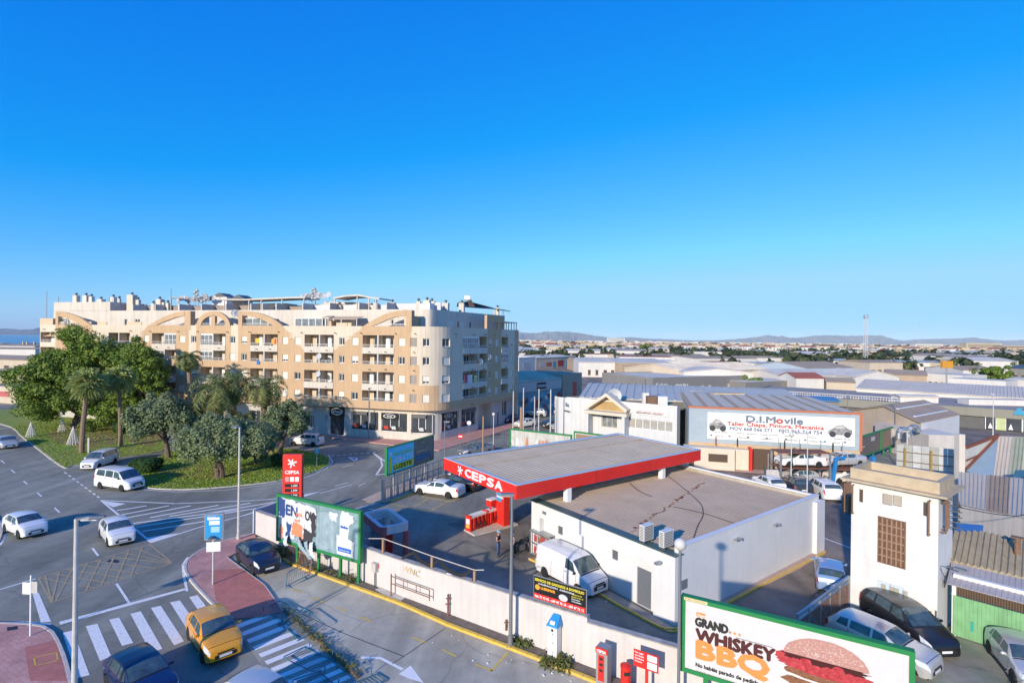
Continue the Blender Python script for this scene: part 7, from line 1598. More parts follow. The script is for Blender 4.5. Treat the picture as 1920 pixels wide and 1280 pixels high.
ribroof(t, P0, P1, P2, P3, 22, [ribm, ribt], lambda i: 1 if 7 <= i <= 11 or i > 16 else 0); K = MB(); dn = Vector((0,0,-3.4)); K.face([P0+dn,P1+dn,P1-Vector((0,0,.04)),P0-Vector((0,0,.04))]); obj('wall', K.face([P3+dn,P0+dn,P0-Vector((0,0,.04)),P3-Vector((0,0,.04))]), whiter, t)
t = thing('steep_roof_shed', 'higher shed with steep corrugated roof and blue shaded end at the right edge', 'shed', (0,0,0))
P0, P1 = PD(1860,915,42), PD(1990,940,36); P3, P2 = PD(1872,818,47), PD(1990,822,44)
ribroof(t, P0, P1, P2, P3, 16, [ribm, ribg], lambda i: 1 if 4 <= i <= 6 else 0); A0 = PD(1812,880,45); obj('end_wall', MB().face([A0,P0,P3]).face([A0+Vector((0,0,-3)),P0+Vector((0,0,-3)),P0,A0]), mat('shade_blue_sheet',(.26,.36,.44),.6,amt=.06), t)  # the end wall's bluish shade is put into its base colour
obj('truss', MB().beam(A0+Vector((0,0,.05)),P3+Vector((0,0,.1)),.18,.25).beam(PD(1812,838,45),P3+Vector((0,0,.12)),.15,.25).beam(PD(1812,863,45),PD(1842,850,46),.1,.1), plain('oxide_red',(.20,.07,.045),.8), t)
obj('screen', MB().face([PD(1804,880,44.9),PD(1842,862,45.9),PD(1868,822,46.9),PD(1804,838,44.9)]), mat('milky_sheet',(.50,.50,.46),.5,amt=.1), t); obj('post', MB().box(-.25,.25,-.25,.25,-4.5,2.2), whiter, t).location = PD(1799,862,44.5)
obj('ridge_duct', MB().beam(PD(1811,893,41.5),PD(1877,905,39.5),.45,.45), sand, t)
K = MB(); a, b, c, d = PD(1897,900,38),PD(1990,905,36),PD(1990,880,38),PD(1903,883,40); o = obj('solar_panel', MB().hexa([a,b,c,d],[p+Vector((0,0,.08)) for p in (a,b,c,d)]), plain('solar_dark',(.04,.035,.05),.2), t)
# screen fence of milky panels
fp0, fp1 = PD(1681,872,52), PD(1795,886,47.5); t = thing('panel_fence', 'screen fence of milky square panels on rusty posts behind the white tower', 'fence', (0,0,0)); z_top = 2.1
for i in range(7):
    a, b = fp0.lerp(fp1,i/7), fp0.lerp(fp1,(i+.94)/7); K = MB().hexa([a,b,b+Vector((.02,.06,0)),a+Vector((.02,.06,0))],[p+Vector((0,0,z_top-.08*i/7*0)) for p in (a,b,b+Vector((.02,.06,0)),a+Vector((.02,.06,0)))]); obj('panel', K, [MATS['milky_sheet'],mat('milky_sheet2',(.42,.42,.36),.5),mat('milky_sheet3',(.6,.6,.57),.5)][i%3], t)
for f in (.13,.57,.99): a = fp0.lerp(fp1,f)+Vector((0,-.12,-.6)); obj('post', MB().box(a.x-.09,a.x+.09,a.y-.06,a.y+.06,a.z,a.z+z_top+.3), plain('ochre_post',(.32,.22,.08),.8), t)
for z in (.5,1.4): obj('rail', MB().beam(fp0+Vector((0,-.05,z)),fp1+Vector((0,-.05,z)),.05,.07), brownm, t)
# ---- D.I.Movile workshop
WA = Vector((21.6,63.8,0)); WB = Vector((39.4,59.2,0)); wu = (WB-WA).normalized(); wang = math.atan2(wu.y,wu.x); WL_ = (WB-WA).length; WH_ = 7.0
wk = thing('car_workshop', 'car repair workshop with blue grey corrugated wall and long D.I.Movile banner', 'building', WA, wang)
corr = mat('blue_grey_corrugated', (.36,.43,.48), .5, .0, amt=.08, scale=1); brick = mat('sandstone_brick', (.50,.34,.19), .9, amt=.15, scale=2.5, c2=(.58,.44,.28), fine=.1); orr = plain('orange_trim',(.50,.16,.08),.6)
obj('upper_wall', MB().box(0,WL_,0,.3,2.9,WH_), corr, wk); n = 60; rb = mesh_of(MB().box(0,.10,-.04,-.001,2.9,WH_), corr, name='wall_rib')
for i in range(n): obj('wall_rib', rb, None, wk).location = (WL_*i/n,0,0)
obj('lower_wall', MB().box(0,WL_,.05,.3,0,2.9), brick, wk); obj('end_wall', MB().box(WL_-.3,WL_,.3,18,0,WH_), corr, wk); obj('end_wall', MB().box(0,.3,.3,18,0,WH_), corr, wk); obj('eave_trim', MB().box(-.1,WL_+.15,-.1,.25,WH_+.002,WH_+.22).box(WL_-.1,WL_+.15,-.1,.0,2.9,WH_), orr, wk)
q = obj('roof', MB().box(0,WL_,.25,19,WH_-.2,WH_+.05), ribm, wk)
for i in range(30):
    m_ = [ribt, ribm, ribm][i%3]; x = WL_*i/30; obj('roof_sheet', MB().box(x,x+WL_/30-.08,.26,19,WH_+.051,WH_+.09), m_, q)
# banner
def bz(x, y): s, z = on_plane(x, y, (WA.x,WA.y), (wu.x,wu.y)); return s, z
b0, bz1 = bz(1327,771); b1, bz0 = bz(1602,836); bz1 = bz(1465,778)[1]; bz0 = bz(1465,829)[1]; b1 = min(b1, WL_-.05); BW = b1-b0; BH = bz1-bz0
obj('banner', MB().box(b0,b1,-.09,-.045,bz0,bz1), frame_w, wk); ink = plain('ink_grey',(.16,.20,.26),.6); inkr = plain('ink_red',(.50,.08,.06),.6); inkb = plain('ink_black',(.05,.05,.06),.6)
yb = -.094; f = lambda fx: b0+BW*fx; g = lambda fz: bz0+BH*fz
lettering('D.I.M', BH*.33, ink, wk, (f(.275),yb,g(.70)), fitw=BW*.2, bold=.055); lettering('o', BH*.33, inkr, wk, (f(.482),yb,g(.70)), fitw=BW*.045, bold=.055); lettering('vile', BH*.33, ink, wk, (f(.535),yb,g(.70)), fitw=BW*.125, bold=.055)
lettering('Taller Chapa, Pintura, Mecanica', BH*.20, inkr, wk, (f(.14),yb,g(.54)), fitw=BW*.66, bold=.028); lettering('MOV 668 566 271', BH*.17, ink, wk, (f(.16),yb,g(.37)), fitw=BW*.29, bold=.028); lettering('FIJO 965 714 754', BH*.17, ink, wk, (f(.50),yb,g(.37)), fitw=BW*.29, bold=.028)
for k, s_ in enumerate(('Caja de cambio','Sistemas hidraulicos','Cambio de Aceite','Tapiceria','Frenos','Revision Pre-Itv')): lettering(s_, BH*.085, inkb, wk, (f(.04+.165*k),yb,g(.24-.005*k)), bold=.004)
for k, s_ in enumerate(('Baterias','Electricidad','Suspension','Alineamiento','Limpieza Manual','Llantas')): lettering(s_, BH*.085, inkb, wk, (f(.06+.16*k),yb,g(.08)), bold=.004)
for k in range(8): obj('icon', MB().box(f(.02+.13*k),f(.035+.13*k),yb,-.0905,g(.1),g(.17)), [ink,plain('ink_cyan',(.1,.5,.6))][k == 6], wk)
cardk = mat('car_print', (.10,.10,.10), .5, scale=3, c2=(.45,.44,.42))
def carprint(x0, x1, flip):
    pts = [(0,.15),(.03,.33),(.2,.45),(.38,.66),(.62,.70),(.8,.5),(.97,.42),(1,.18),(.9,.08),(.1,.08)]; pts = [((1-a) if flip else a, b) for a, b in pts]; K = MB(); poly(K, [(f(x0)+(f(x1)-f(x0))*a, g(.33)+BH*.6*b) for a, b in pts], yb); obj('car_print', K, cardk, wk)
    for a in (.2,.8): K = MB().lathe([(.001,0),(BH*.11,0),(BH*.11,.006),(.001,.006)],(f(x0)+(f(x1)-f(x0))*a,yb-.002,g(.40)),12,0,Matrix.Rotation(PI/2,3,'X')); obj('wheel_print', K, inkb, wk)
    K = MB(); poly(K, [(f(x0)+(f(x1)-f(x0))*a, g(.33)+BH*.6*b) for a, b in ((.26,.46),(.4,.62),(.6,.65),(.72,.49))], yb-.003); obj('window_print', K, greyblue, wk)
carprint(.01,.135,True); carprint(.825,.985,False)
# ground floor details
obj('white_annex', MB().box(-.6,5.0,-1.6,.0,0,2.55), mat('cream_wall',(.66,.58,.46),.9,amt=.06,scale=1), wk); obj('awning_window', MB().box(2.1,4.2,-1.66,-1.605,1.0,1.9), brown_d, wk); obj('door', MB().box(-.1,.5,-1.65,-1.605,0,2.2), brown_d, wk)
obj('white_annex', MB().box(5.05,6.6,-.9,.0,0,2.45), MATS['cream_wall'], wk); obj('red_sign', MB().box(6.65,6.95,-1.2,.0,.1,2.7), red2, wk)
for x in (3.0,5.4,10.5,15.5): obj('flag', MB().box(x,x+.06,-.5,-.1,2.7,3.7), red2 if x < 4 else dark, wk)
obj('entrance', MB().box(7.2,9.5,.0,.045,.0,2.5), brown_d, wk); obj('side_window', MB().box(WL_+.002,WL_+.03,.8,2.4,4.4,6.4), glass_b, wk)
t = thing('roof_duct', 'long beige ventilation duct on the blue roof behind the workshop, left', 'duct', PD(1308,740,84)); obj('duct', MB().box(-1.9,1.9,-.6,.6,0,.7), sand, t); t = thing('roof_duct', 'long beige ventilation duct on the blue roof behind the workshop, right', 'duct', PD(1365,745,80)); obj('duct', MB().box(-2.3,2.3,-.6,.6,0,.7), sand, t)
# ---- white office building with gabled porch
OA, OB = Vector((8.0,75.5,0)), Vector((20.9,66.2,0)); ou = (OB-OA).normalized(); oa = math.atan2(ou.y,ou.x); OL = (OB-OA).length; OH = 6.75
off = thing('office_building', 'white panelled offices with gabled porch and rounded left corner beside the workshop', 'building', OA, oa); pan = mat('white_panel_wall', (.62,.62,.61), .6, amt=.05, scale=.7, streak=.1)
oP = Path([(-3.4,2.4),(-2.6,.9),(-1.4,.15),(0,0),(OL,0),(OL,1.2)])
def oz(x, y): s, z = on_plane(x, y, (OA.x,OA.y), (ou.x,ou.y)); return s, z
oops = []; ow = []
for x0, x1, y0, y1, k in ((1178,1261,783,800,'w'),(1128,1157,775,803,'g')):
    s0, z1 = oz(x0, y0); s1, z0 = oz(x1, y1); oops.append((oP.c[3]+s0, oP.c[3]+s1, min(z0,z1-1.3), z1, .2, 0)); ow.append((s0, s1, min(z0,z1-1.3), z1, k))
W_ = MB(); walls(W_, oP, 0, OH, oops); obj('wall', W_, pan, off)
for s0, s1, z0, z1, k in ow: window(off, ((s0+s1)/2, .18, z0), 0, s1-s0, z1-z0, 'glass', frame_w if k == 'w' else plain('cream_frame',(.60,.52,.42),.6), 'strip_window' if k == 'w' else 'entrance_window', gl=glass_b if k == 'g' else mat('blinds',(.36,.34,.31),.6,amt=.1), div=6 if k == 'w' else 3)
q = obj('roof', MB().prism([(-3.3,2.5),(-2.5,1.0),(-1.4,.3),(0,.15),(OL-.1,.15),(OL-.1,9),(-1,11)], OH-.6, OH-.45), mat('ochre_roof',(.42,.29,.13),.9,amt=.15,scale=.6), off)
obj('parapet_cap', MB().box(0,OL+.05,-.08,.22,OH+.002,OH+.1), frame_w, off); seam = mesh_of(MB().box(0,.03,-.012,-.001,0,OH), greyblue, name='panel_seam')
for i in range(1,22):
    x = OL*i/22
    if all(not (s0-.05 < x < s1+.05) for s0, s1, *_ in ow): obj('panel_seam', seam, None, off).location = (x,0,0)
gx0, gx1 = oz(1108,750)[0], oz(1180,760)[0]; gm = (gx0+gx1)/2; gw = (gx1-gx0)/2
obj('porch_gable', MB().hexa([(gm-gw,-1.2,5.6),(gm,-1.2,7.5),(gm,.4,7.5),(gm-gw,.4,5.6)],[(gm-gw-.2,-1.2,5.95),(gm,-1.2,7.95),(gm,.4,7.95),(gm-gw-.2,.4,5.95)]).hexa([(gm,-1.2,7.5),(gm+gw,-1.2,5.6),(gm+gw,.4,5.6),(gm,.4,7.5)],[(gm,-1.2,7.95),(gm+gw+.2,-1.2,5.95),(gm+gw+.2,.4,5.95),(gm,.4,7.95)]), mat('cream_wall',(.66,.58,.46)), off)
obj('porch_lintel', MB().box(gm-gw-.3,gm+gw+.3,-1.6,.0,5.05,5.45), MATS['cream_wall'], off); obj('porch_back', MB().face([(gm-gw,-.02,5.5),(gm+gw,-.02,5.5),(gm,-.02,7.5)]), MATS['ochre_roof'], off)
for x in (gm-gw, gm+gw-.4): obj('porch_pier', MB().box(x,x+.4,-1.5,-.005,0,5.05), pan, off)
s0, z1 = oz(1191,766); s1, z0 = oz(1251,781); obj('sign_board', MB().box(s0,s1,-.14,-.04,z0,z1), frame_w, off); lettering('CHAPA PINTURA MECANICA', .28, inkr, off, (s0+.15,-.15,z1-.36), fitw=(s1-s0)*.9, bold=.006); lettering('HERRAMIENTAS   MAQUINAS', .24, inkb, off, (s0+.15,-.15,(z0+z1)/2-.2), fitw=(s1-s0)*.85, bold=.006); lettering('ABIERTO TODO EL DIA', .24, ink, off, (s0+.15,-.15,z0+.1), fitw=(s1-s0)*.8, bold=.006)
q = lettering('D.I.Movile', .85, ink, off, (-2.7,.93,OH-1.25), math.atan2(-.75,1.2)+.2, bold=.02, fitw=3.3); q = lettering('en Diagnosis, Electronica', .45, inkb, off, (-2.7,.88,OH-2.0), math.atan2(-.75,1.2)+.2, bold=.01, fitw=3.6)
t = thing('roof_antenna', 'small antenna on the office roof beside a white dish', 'antenna', PD(1210,752,74)); obj('mast', MB().tube((0,0,0),(0,0,3.2),.05,5).beam((-.7,0,2.9),(.7,0,2.9),.05,.05).beam((-.5,0,2.4),(.5,0,2.4),.05,.05), mast, t); obj('base', MB().box(-.4,.4,-.4,.4,-.4,1.2), wallw, t)
o = obj('satellite_dish', dm, None); o.location = PD(1152,742,76); o.scale = (2.2,)*3; tag(o, 'white satellite dish above the porch of the white offices', 'satellite dish')
for (x, y), l in (((1222,757),'brown box unit on the office roof near the antenna'),((1240,756),'white air conditioner on the office roof near the workshop')): o = obj('roof_unit', MB().box(-.7,.7,-.5,.5,0,1.2).box(-.5,.5,-.53,-.501,.15,1.0), [brownm, MATS['ac_white']][int('white' in l)]); o.location = PD(x, y, 72); o.location.z = 6.3; tag(o, l, 'air conditioner')
# blue roof hall behind
def shed(label, P0, P1, h, D, wallm_, roofm_, ridge=0.0, along=True, cat='warehouse', name='warehouse', wins=None, group=None, ribs=0, door=None, parapet=0, over=.25):
    d = (P1-P0); d.z = 0; W = d.length; t = thing(name, label, cat, (P0.x,P0.y,0), math.atan2(d.y,d.x), group); K = MB()
    if ridge and not along:
        for y in (0, D): K.face([(0,y,0),(W,y,0),(W,y,h),(W/2,y,h+ridge),(0,y,h)] if y == 0 else [(W,y,0),(0,y,0),(0,y,h),(W/2,y,h+ridge),(W,y,h)])
        K.face([(W,0,0),(W,D,0),(W,D,h),(W,0,h)]).face([(0,D,0),(0,0,0),(0,0,h),(0,D,h)])
    elif ridge:
        K.face([(0,0,0),(W,0,0),(W,0,h),(0,0,h)]).face([(W,D,0),(0,D,0),(0,D,h),(W,D,h)]).face([(W,0,0),(W,D,0),(W,D,h),(W,D/2,h+ridge),(W,0,h)]).face([(0,D,0),(0,0,0),(0,0,h),(0,D/2,h+ridge),(0,D,h)])
    else: K.box(0,W,0,D,0,h-.01)
    obj('wall', K, wallm_, t); e = over; th = .15
    if ridge and not along: R1, R2 = ([(-e,-e,h),(W/2,-e,h+ridge),(W/2,D+e,h+ridge),(-e,D+e,h)], [(W/2,-e,h+ridge),(W+e,-e,h),(W+e,D+e,h),(W/2,D+e,h+ridge)])
    elif ridge: R1, R2 = ([(-e,-e,h),(W+e,-e,h),(W+e,D/2,h+ridge),(-e,D/2,h+ridge)], [(-e,D/2,h+ridge),(W+e,D/2,h+ridge),(W+e,D+e,h),(-e,D+e,h)])
    if ridge:
        for R in (R1, R2):
            q = obj('roof', MB().hexa([(x,y,z+.01) for x,y,z in R],[(x,y,z+th) for x,y,z in R]), roofm_, t)
            if ribs:
                K = MB()
                for i in range(ribs):
                    f0, f1 = (i+.35)/ribs, (i+.6)/ribs; V = [Vector(p) for p in R]
                    if along: a, b, c, dd = V[0].lerp(V[1],f0), V[0].lerp(V[1],f1), V[3].lerp(V[2],f1), V[3].lerp(V[2],f0)
                    else: a, b, c, dd = V[0].lerp(V[3],f0), V[0].lerp(V[3],f1), V[1].lerp(V[2],f1), V[1].lerp(V[2],f0)
                    q4 = [a,b,c,dd] if along else [a,dd,c,b]; K.hexa([p+Vector((0,0,th+.002)) for p in q4],[p+Vector((0,0,th+.10)) for p in q4])
                r = obj('roof_ribs', K, roofm_, q); r['kind'] = 'stuff'
    else:
        obj('roof', MB().box(.02,W-.02,.02,D-.02,h-.005,h+.05), roofm_, t)
        if parapet: obj('parapet', MB().box(-.05,W+.05,-.05,.2,h+.051,h+parapet).box(-.05,W+.05,D-.2,D+.05,h+.051,h+parapet).box(-.05,.2,.2,D-.2,h+.051,h+parapet).box(W-.2,W+.05,.2,D-.2,h+.051,h+parapet), wallm_, t)
    for wn in (wins or []):
        f0, f1, z0, z1, m_ = wn[:5]; q = obj('window' if len(wn) < 6 else wn[5], MB().box(W*f0,W*f1,-.06,-.003,z0,z1), m_, t); fr = MB().box(W*f0-.08,W*f1+.08,-.09,-.061,z1-.02,z1+.1).box(W*f0-.08,W*f1+.08,-.09,-.061,z0-.1,z0); obj('frame', fr, whiter, q)
    return t
def shed_px(label, p0, p1, h, D, *a, **k): return shed(label, G(*p0, h), G(*p1, h), h, D, *a, **k)
bluer = mat('blue_grey_roof', (.47,.46,.42), .55, amt=.1, scale=.3); whr = mat('white_sheet_roof', (.56,.48,.38), .7, amt=.1, scale=.2, c2=(.76,.68,.56)); brr = mat('tan_fibre_roof', (.36,.26,.18), .9, amt=.15, scale=.2, c2=(.44,.33,.23)); redr = mat('terracotta_roof',(.36,.11,.07),.8,amt=.1,scale=.5)
cw = mat('warehouse_cream', (.56,.47,.36), .9, amt=.08, scale=.3, streak=.12); ww = mat('warehouse_white', (.66,.63,.59), .85, amt=.06, scale=.3, streak=.12); gw = mat('warehouse_grey', (.22,.21,.20), .8, amt=.08, scale=.3); olive = mat('olive_grey_panels', (.24,.23,.19), .7, amt=.08, scale=.3); tw_ = mat('warehouse_tan', (.42,.32,.23), .9, amt=.08, scale=.3)
shed('broad hall with pale blue ribbed roof behind the white offices', Vector((10.5,79.5,0)), Vector((40.5,71.8,0)), 6.3, 26, cw, bluer, 1.1, True, ribs=26)
shed('strip of brighter blue roofed hall just above the workshop roof', Vector((34,90,0)), Vector((54,86.5,0)), 5.4, 6, gw, mat('strong_blue_roof',(.08,.22,.38),.5), .4, True)
# mural warehouse
A_ = Vector((1.0,101.8,0)); B_ = Vector((10.6,113.2,0)); mu = shed('mural warehouse with pale roof and painted front beside the street of flag poles', A_, B_, 6.7, 16, mat('mural_base',(.16,.30,.36),.8,amt=.1), whr, 1.2, True, ribs=24); ML = (B_-A_).length
mu.scale = (1,1,1); obj('metal_band', MB().box(-.1,ML+.1,-.18,-.004,4.7,6.6), plain('band_grey',(.42,.44,.45),.5), mu); obj('sign_board', MB().box(ML*.42,ML*.62,-.26,-.185,5.0,6.3), sgn, mu); lettering('MOTORAMA', .7, letter_w, mu, (ML*.43,-.27,5.4), fitw=ML*.18, bold=.01)
rs = random.Random(21); mc = [plain('mural_red',(.42,.04,.03)),plain('mural_blue',(.03,.28,.45)),plain('mural_cyan',(.10,.45,.55)),plain('mural_dark',(.03,.04,.07)),plain('mural_orange',(.55,.20,.05)),plain('mural_white',(.6,.62,.62))]
for k in range(34):
    x, z = rs.uniform(.6,ML-.8), rs.uniform(.5,4.1); r = rs.uniform(.35,1.0); K = MB(); n = rs.choice([5,7,9]); pts = [(max(0,min(ML,x+r*rs.uniform(.6,1.3)*math.cos(2*PI*i/n))), max(.05,min(4.6,z+r*rs.uniform(.5,1.1)*math.sin(2*PI*i/n)))) for i in range(n)]; poly(K, pts, -.006-.0012*k); obj('mural_patch', K, rs.choice(mc), mu)
shed('tan side hall with a red vertical banner right of the mural warehouse', Vector((11.2,115,0)), Vector((16.6,124,0)), 7.4, 14, tw_, brr, 0, wins=[(.52,.70,.6,5.6,red2,'banner')])
# mid-field buildings
wn = [(.08,.2,1.5,3.6,greyblue,'shopfront'),(.24,.36,1.5,3.6,redr,'shopfront'),(.4,.46,.5,3.8,mc[1],'shopfront'),(.52,.66,1.2,4.4,mc[0],'shopfront'),(.72,.92,.6,3.4,mc[2],'shopfront')]
shed_px('white flat-roofed unit seen just right of the tan block', (973,672.5), (1004,671), 6, 25, ww, brr, 0, parapet=.7, wins=[(.25,.6,1,4,greyblue)])
shed_px('row of industrial units with red and blue shopfronts beyond the mural street', (1005,671), (1080,668), 6, 25, cw, whr, .8, True, wins=wn, parapet=.5)
shed_px('bright white hall with four dark windows beside the tan furniture store', (1085,679), (1156,680), 6, 40, ww, whr, 1.2, True, wins=[(.25,.32,.8,3,brown_d),(.45,.52,.8,3,brown_d),(.66,.75,.3,3,brown_d),(.86,.94,.3,3,brown_d)])
ds = shed_px('tan furniture store carrying DANISHDESIGN lettering', (1157,680.5), (1262,681), 6, 40, tw_, whr, 1.2, True, wins=[(.12,.2,.3,3,brown_d),(.34,.4,.3,4,brown_d),(.66,.72,2,3.4,frame_w)]); W0 = (G(1262,681,6)-G(1157,680.5,6)).length
lettering('DANISH', 2.3, plain('sign_dim',(.2,.17,.15)), ds, (W0*.10,-.1,3.5), fitw=W0*.2); lettering('DESIGN', 2.3, sgn, ds, (W0*.31,-.1,3.5), fitw=W0*.2, bold=.08)
shed_px('hall with bright white gabled roof behind the dark grey unit', (1283,698), (1441,692), 6, 24, cw, whr, 1.8, True, ribs=30)
shed_px('small white gable end left of the bright white roof', (1255,692), (1282,697), 6.3, 20, ww, whr, 1.0, True)
gk = shed_px('dark grey long unit with a row of small windows and white logo', (1224,710), (1396,705), 5.3, 22, gw, whr, .0, parapet=.25, wins=[(.28,.36,.2,2.6,dark),(.50,.53,2,3,greyblue),(.58,.61,2,3,greyblue),(.68,.76,.2,2.4,dark),(.80,.83,2.2,3.2,greyblue),(.9,.99,.2,3.4,dark)]); W0 = (G(1396,705,5.3)-G(1224,710,5.3)).length
lettering('Kuben', 1.5, frame_w, gk, (W0*.03,-.1,3.2)); lettering('OKIN', 1.9, frame_w, gk, (W0*.22,-.1,2.4), bold=.03)
# long flat building with terrace
P0, P1 = G(1398,735.5,3.75), G(1995,774.5,3.75); lf = shed('very long flat building with olive grey fascia crossing the right half of the view', P0, P1, 2.2, 27, mat('store_dark_wall',(.10,.10,.10),.6), roof_g, 0); LF = (P1-P0).length
obj('fascia', MB().box(-.2,LF,-.5,.0,2.25,3.78).box(-.2,.2,.0,27,2.25,3.78), olive, lf); obj('deck', MB().box(.2,LF,.0,27,3.4,3.5), roof_g, lf)
for i in range(24): x = LF*i/24; obj('fascia_joint', MB().box(x,x+.06,-.515,-.502,2.25,3.78), gw, lf)
K = MB().box(0,LF*.55,2.0,2.1,4.35,4.45).box(0,LF*.55,2.0,2.1,3.9,3.96)
for i in range(60): x = LF*.55*i/60; K.box(x,x+.06,2.0,2.1,3.5,4.4)
obj('railing', K, rail_m, lf)['kind'] = 'stuff'
for i in range(16): x = LF*.1+i*LF*.03; obj('roof_strip', MB().box(x,x+LF*.024,4+.5*(i%2),9,3.502,3.62), [roof_g, brr, greyblue][i%3], lf)
for i, (x0, x1) in enumerate(((1848,1866),(1868,1884),(1886,1915),(1918,1990))):
    s0, z1 = on_plane(x0, 783, (P0.x,P0.y), ((P1-P0).normalized().x,(P1-P0).normalized().y)); s1, z0 = on_plane(x1, 805, (P0.x,P0.y), ((P1-P0).normalized().x,(P1-P0).normalized().y)); q = obj('shop_window', MB().box(s0,s1,-.35,-.2,.1,2.2), [glass_d, mat('poster_green_yellow',(.45,.5,.25),.6), glass_d, glass_d][i], lf); obj('frame', MB().box(s0-.1,s0,-.4,-.15,.1,2.2).box(s1,s1+.1,-.4,-.15,.1,2.2), frame_w, q)
    if i in (0,2): K = MB(); poly(K, [(s0+.3,.3),(s0+.9,.3),(s0+.6,1.3)], -.36); obj('tent_print', K, frame_w, q)
s0, z0 = on_plane(1912, 782, (P0.x,P0.y), ((P1-P0).normalized().x,(P1-P0).normalized().y)); o = obj('blue_logo', MB().hexa([(s0-.9,-.7,3.0),(s0+.5,-.7,3.0),(s0+.5,-.5,3.0),(s0-.9,-.5,3.0)],[(s0-.4,-.7,4.2),(s0+.1,-.7,4.2),(s0+.1,-.5,4.2),(s0-.4,-.5,4.2)]), mc[1], lf)
# raised box rooms and the long corrugated hall behind
shed('long low hall with pale corrugated roof and cream wall beyond the long flat building', G(1606,727,4.4), G(1990,750,4.4), 4.2, 24, ww, mat('blue_white_corrugated',(.58,.52,.44),.6,amt=.08,scale=.3), 1.6, True, ribs=60)
shed('low white roof room on the long flat building', Vector((88,101,0)), Vector((101,99.8,0)), 4.5, 3, ww, whr, 0, cat='roof room', name='roof_room'); shed('small white roof room beside a duct on the long flat building', Vector((77,104,0)), Vector((84,103.3,0)), 4.6, 3, ww, whr, .3, cat='roof room', name='roof_room')
# beige warehouse
C_ = G(1727,793,4.5); R2 = G(1799,778,4.5); L2 = Vector((C_.x-.6,C_.y+13,4.5)); bwh = thing('warehouse', 'beige gabled warehouse with white side wall left of the long roof, behind the panel fence', 'warehouse', (0,0,0))
F_ = L2+R2-C_; rid0 = (C_+L2)/2+Vector((0,0,1.4)); rid1 = (R2+F_)/2+Vector((0,0,1.4)); g0_ = lambda p: Vector((p.x,p.y,0))
[obj('wall', MB().face(w_), mat('beige_wall',(.52,.42,.31),.9,amt=.08,scale=.4,streak=.12), bwh) for w_ in ([g0_(L2),g0_(C_),C_,rid0,L2],[g0_(R2),g0_(F_),F_,rid1,R2])]; obj('side_wall', MB().face([g0_(C_),g0_(R2),R2,C_]), wallw, bwh)
e = (R2-C_).normalized()*.3; up = Vector((0,0,.05)); obj('roof', MB().hexa([C_-e,R2+e,rid1+e,rid0-e],[p+up*3 for p in (C_-e,R2+e,rid1+e,rid0-e)]), brr, bwh); obj('roof', MB().hexa([rid0-e,rid1+e,F_+e,L2-e],[p+up*3 for p in (rid0-e,rid1+e,F_+e,L2-e)]), brr, bwh)
for f in (.25,.72): a = C_.lerp(rid0,f); b = R2.lerp(rid1,f); obj('skylight', MB().beam(a.lerp(b,.08)+up*4.3,a.lerp(b,.92)+up*4.3,.35,.08), frame_w, bwh)
shed('grey white rendered annex in front of the beige warehouse', G(1640,838)-Vector((0,0,0)), Vector((52.5,66,0)), 3.6, 4, greyblue, whr, 0, cat='annex', name='annex')
for k, (x, y) in enumerate(((1685,822),(1704,818))): K = MB(); P = [(.0,0,0),(0,0,.8),(.3,0,1.2),(.8,0,1.25),(1.1,0,1.0),(1.2,0,.6)]; K.path(P, .32, 10); o = obj('extractor_duct', K, metal_g); o.location = PD(x, y, 67); tag(o, ['curved extractor duct left of the pair by the beige warehouse','curved extractor duct right of the pair by the beige warehouse'][k], 'duct')
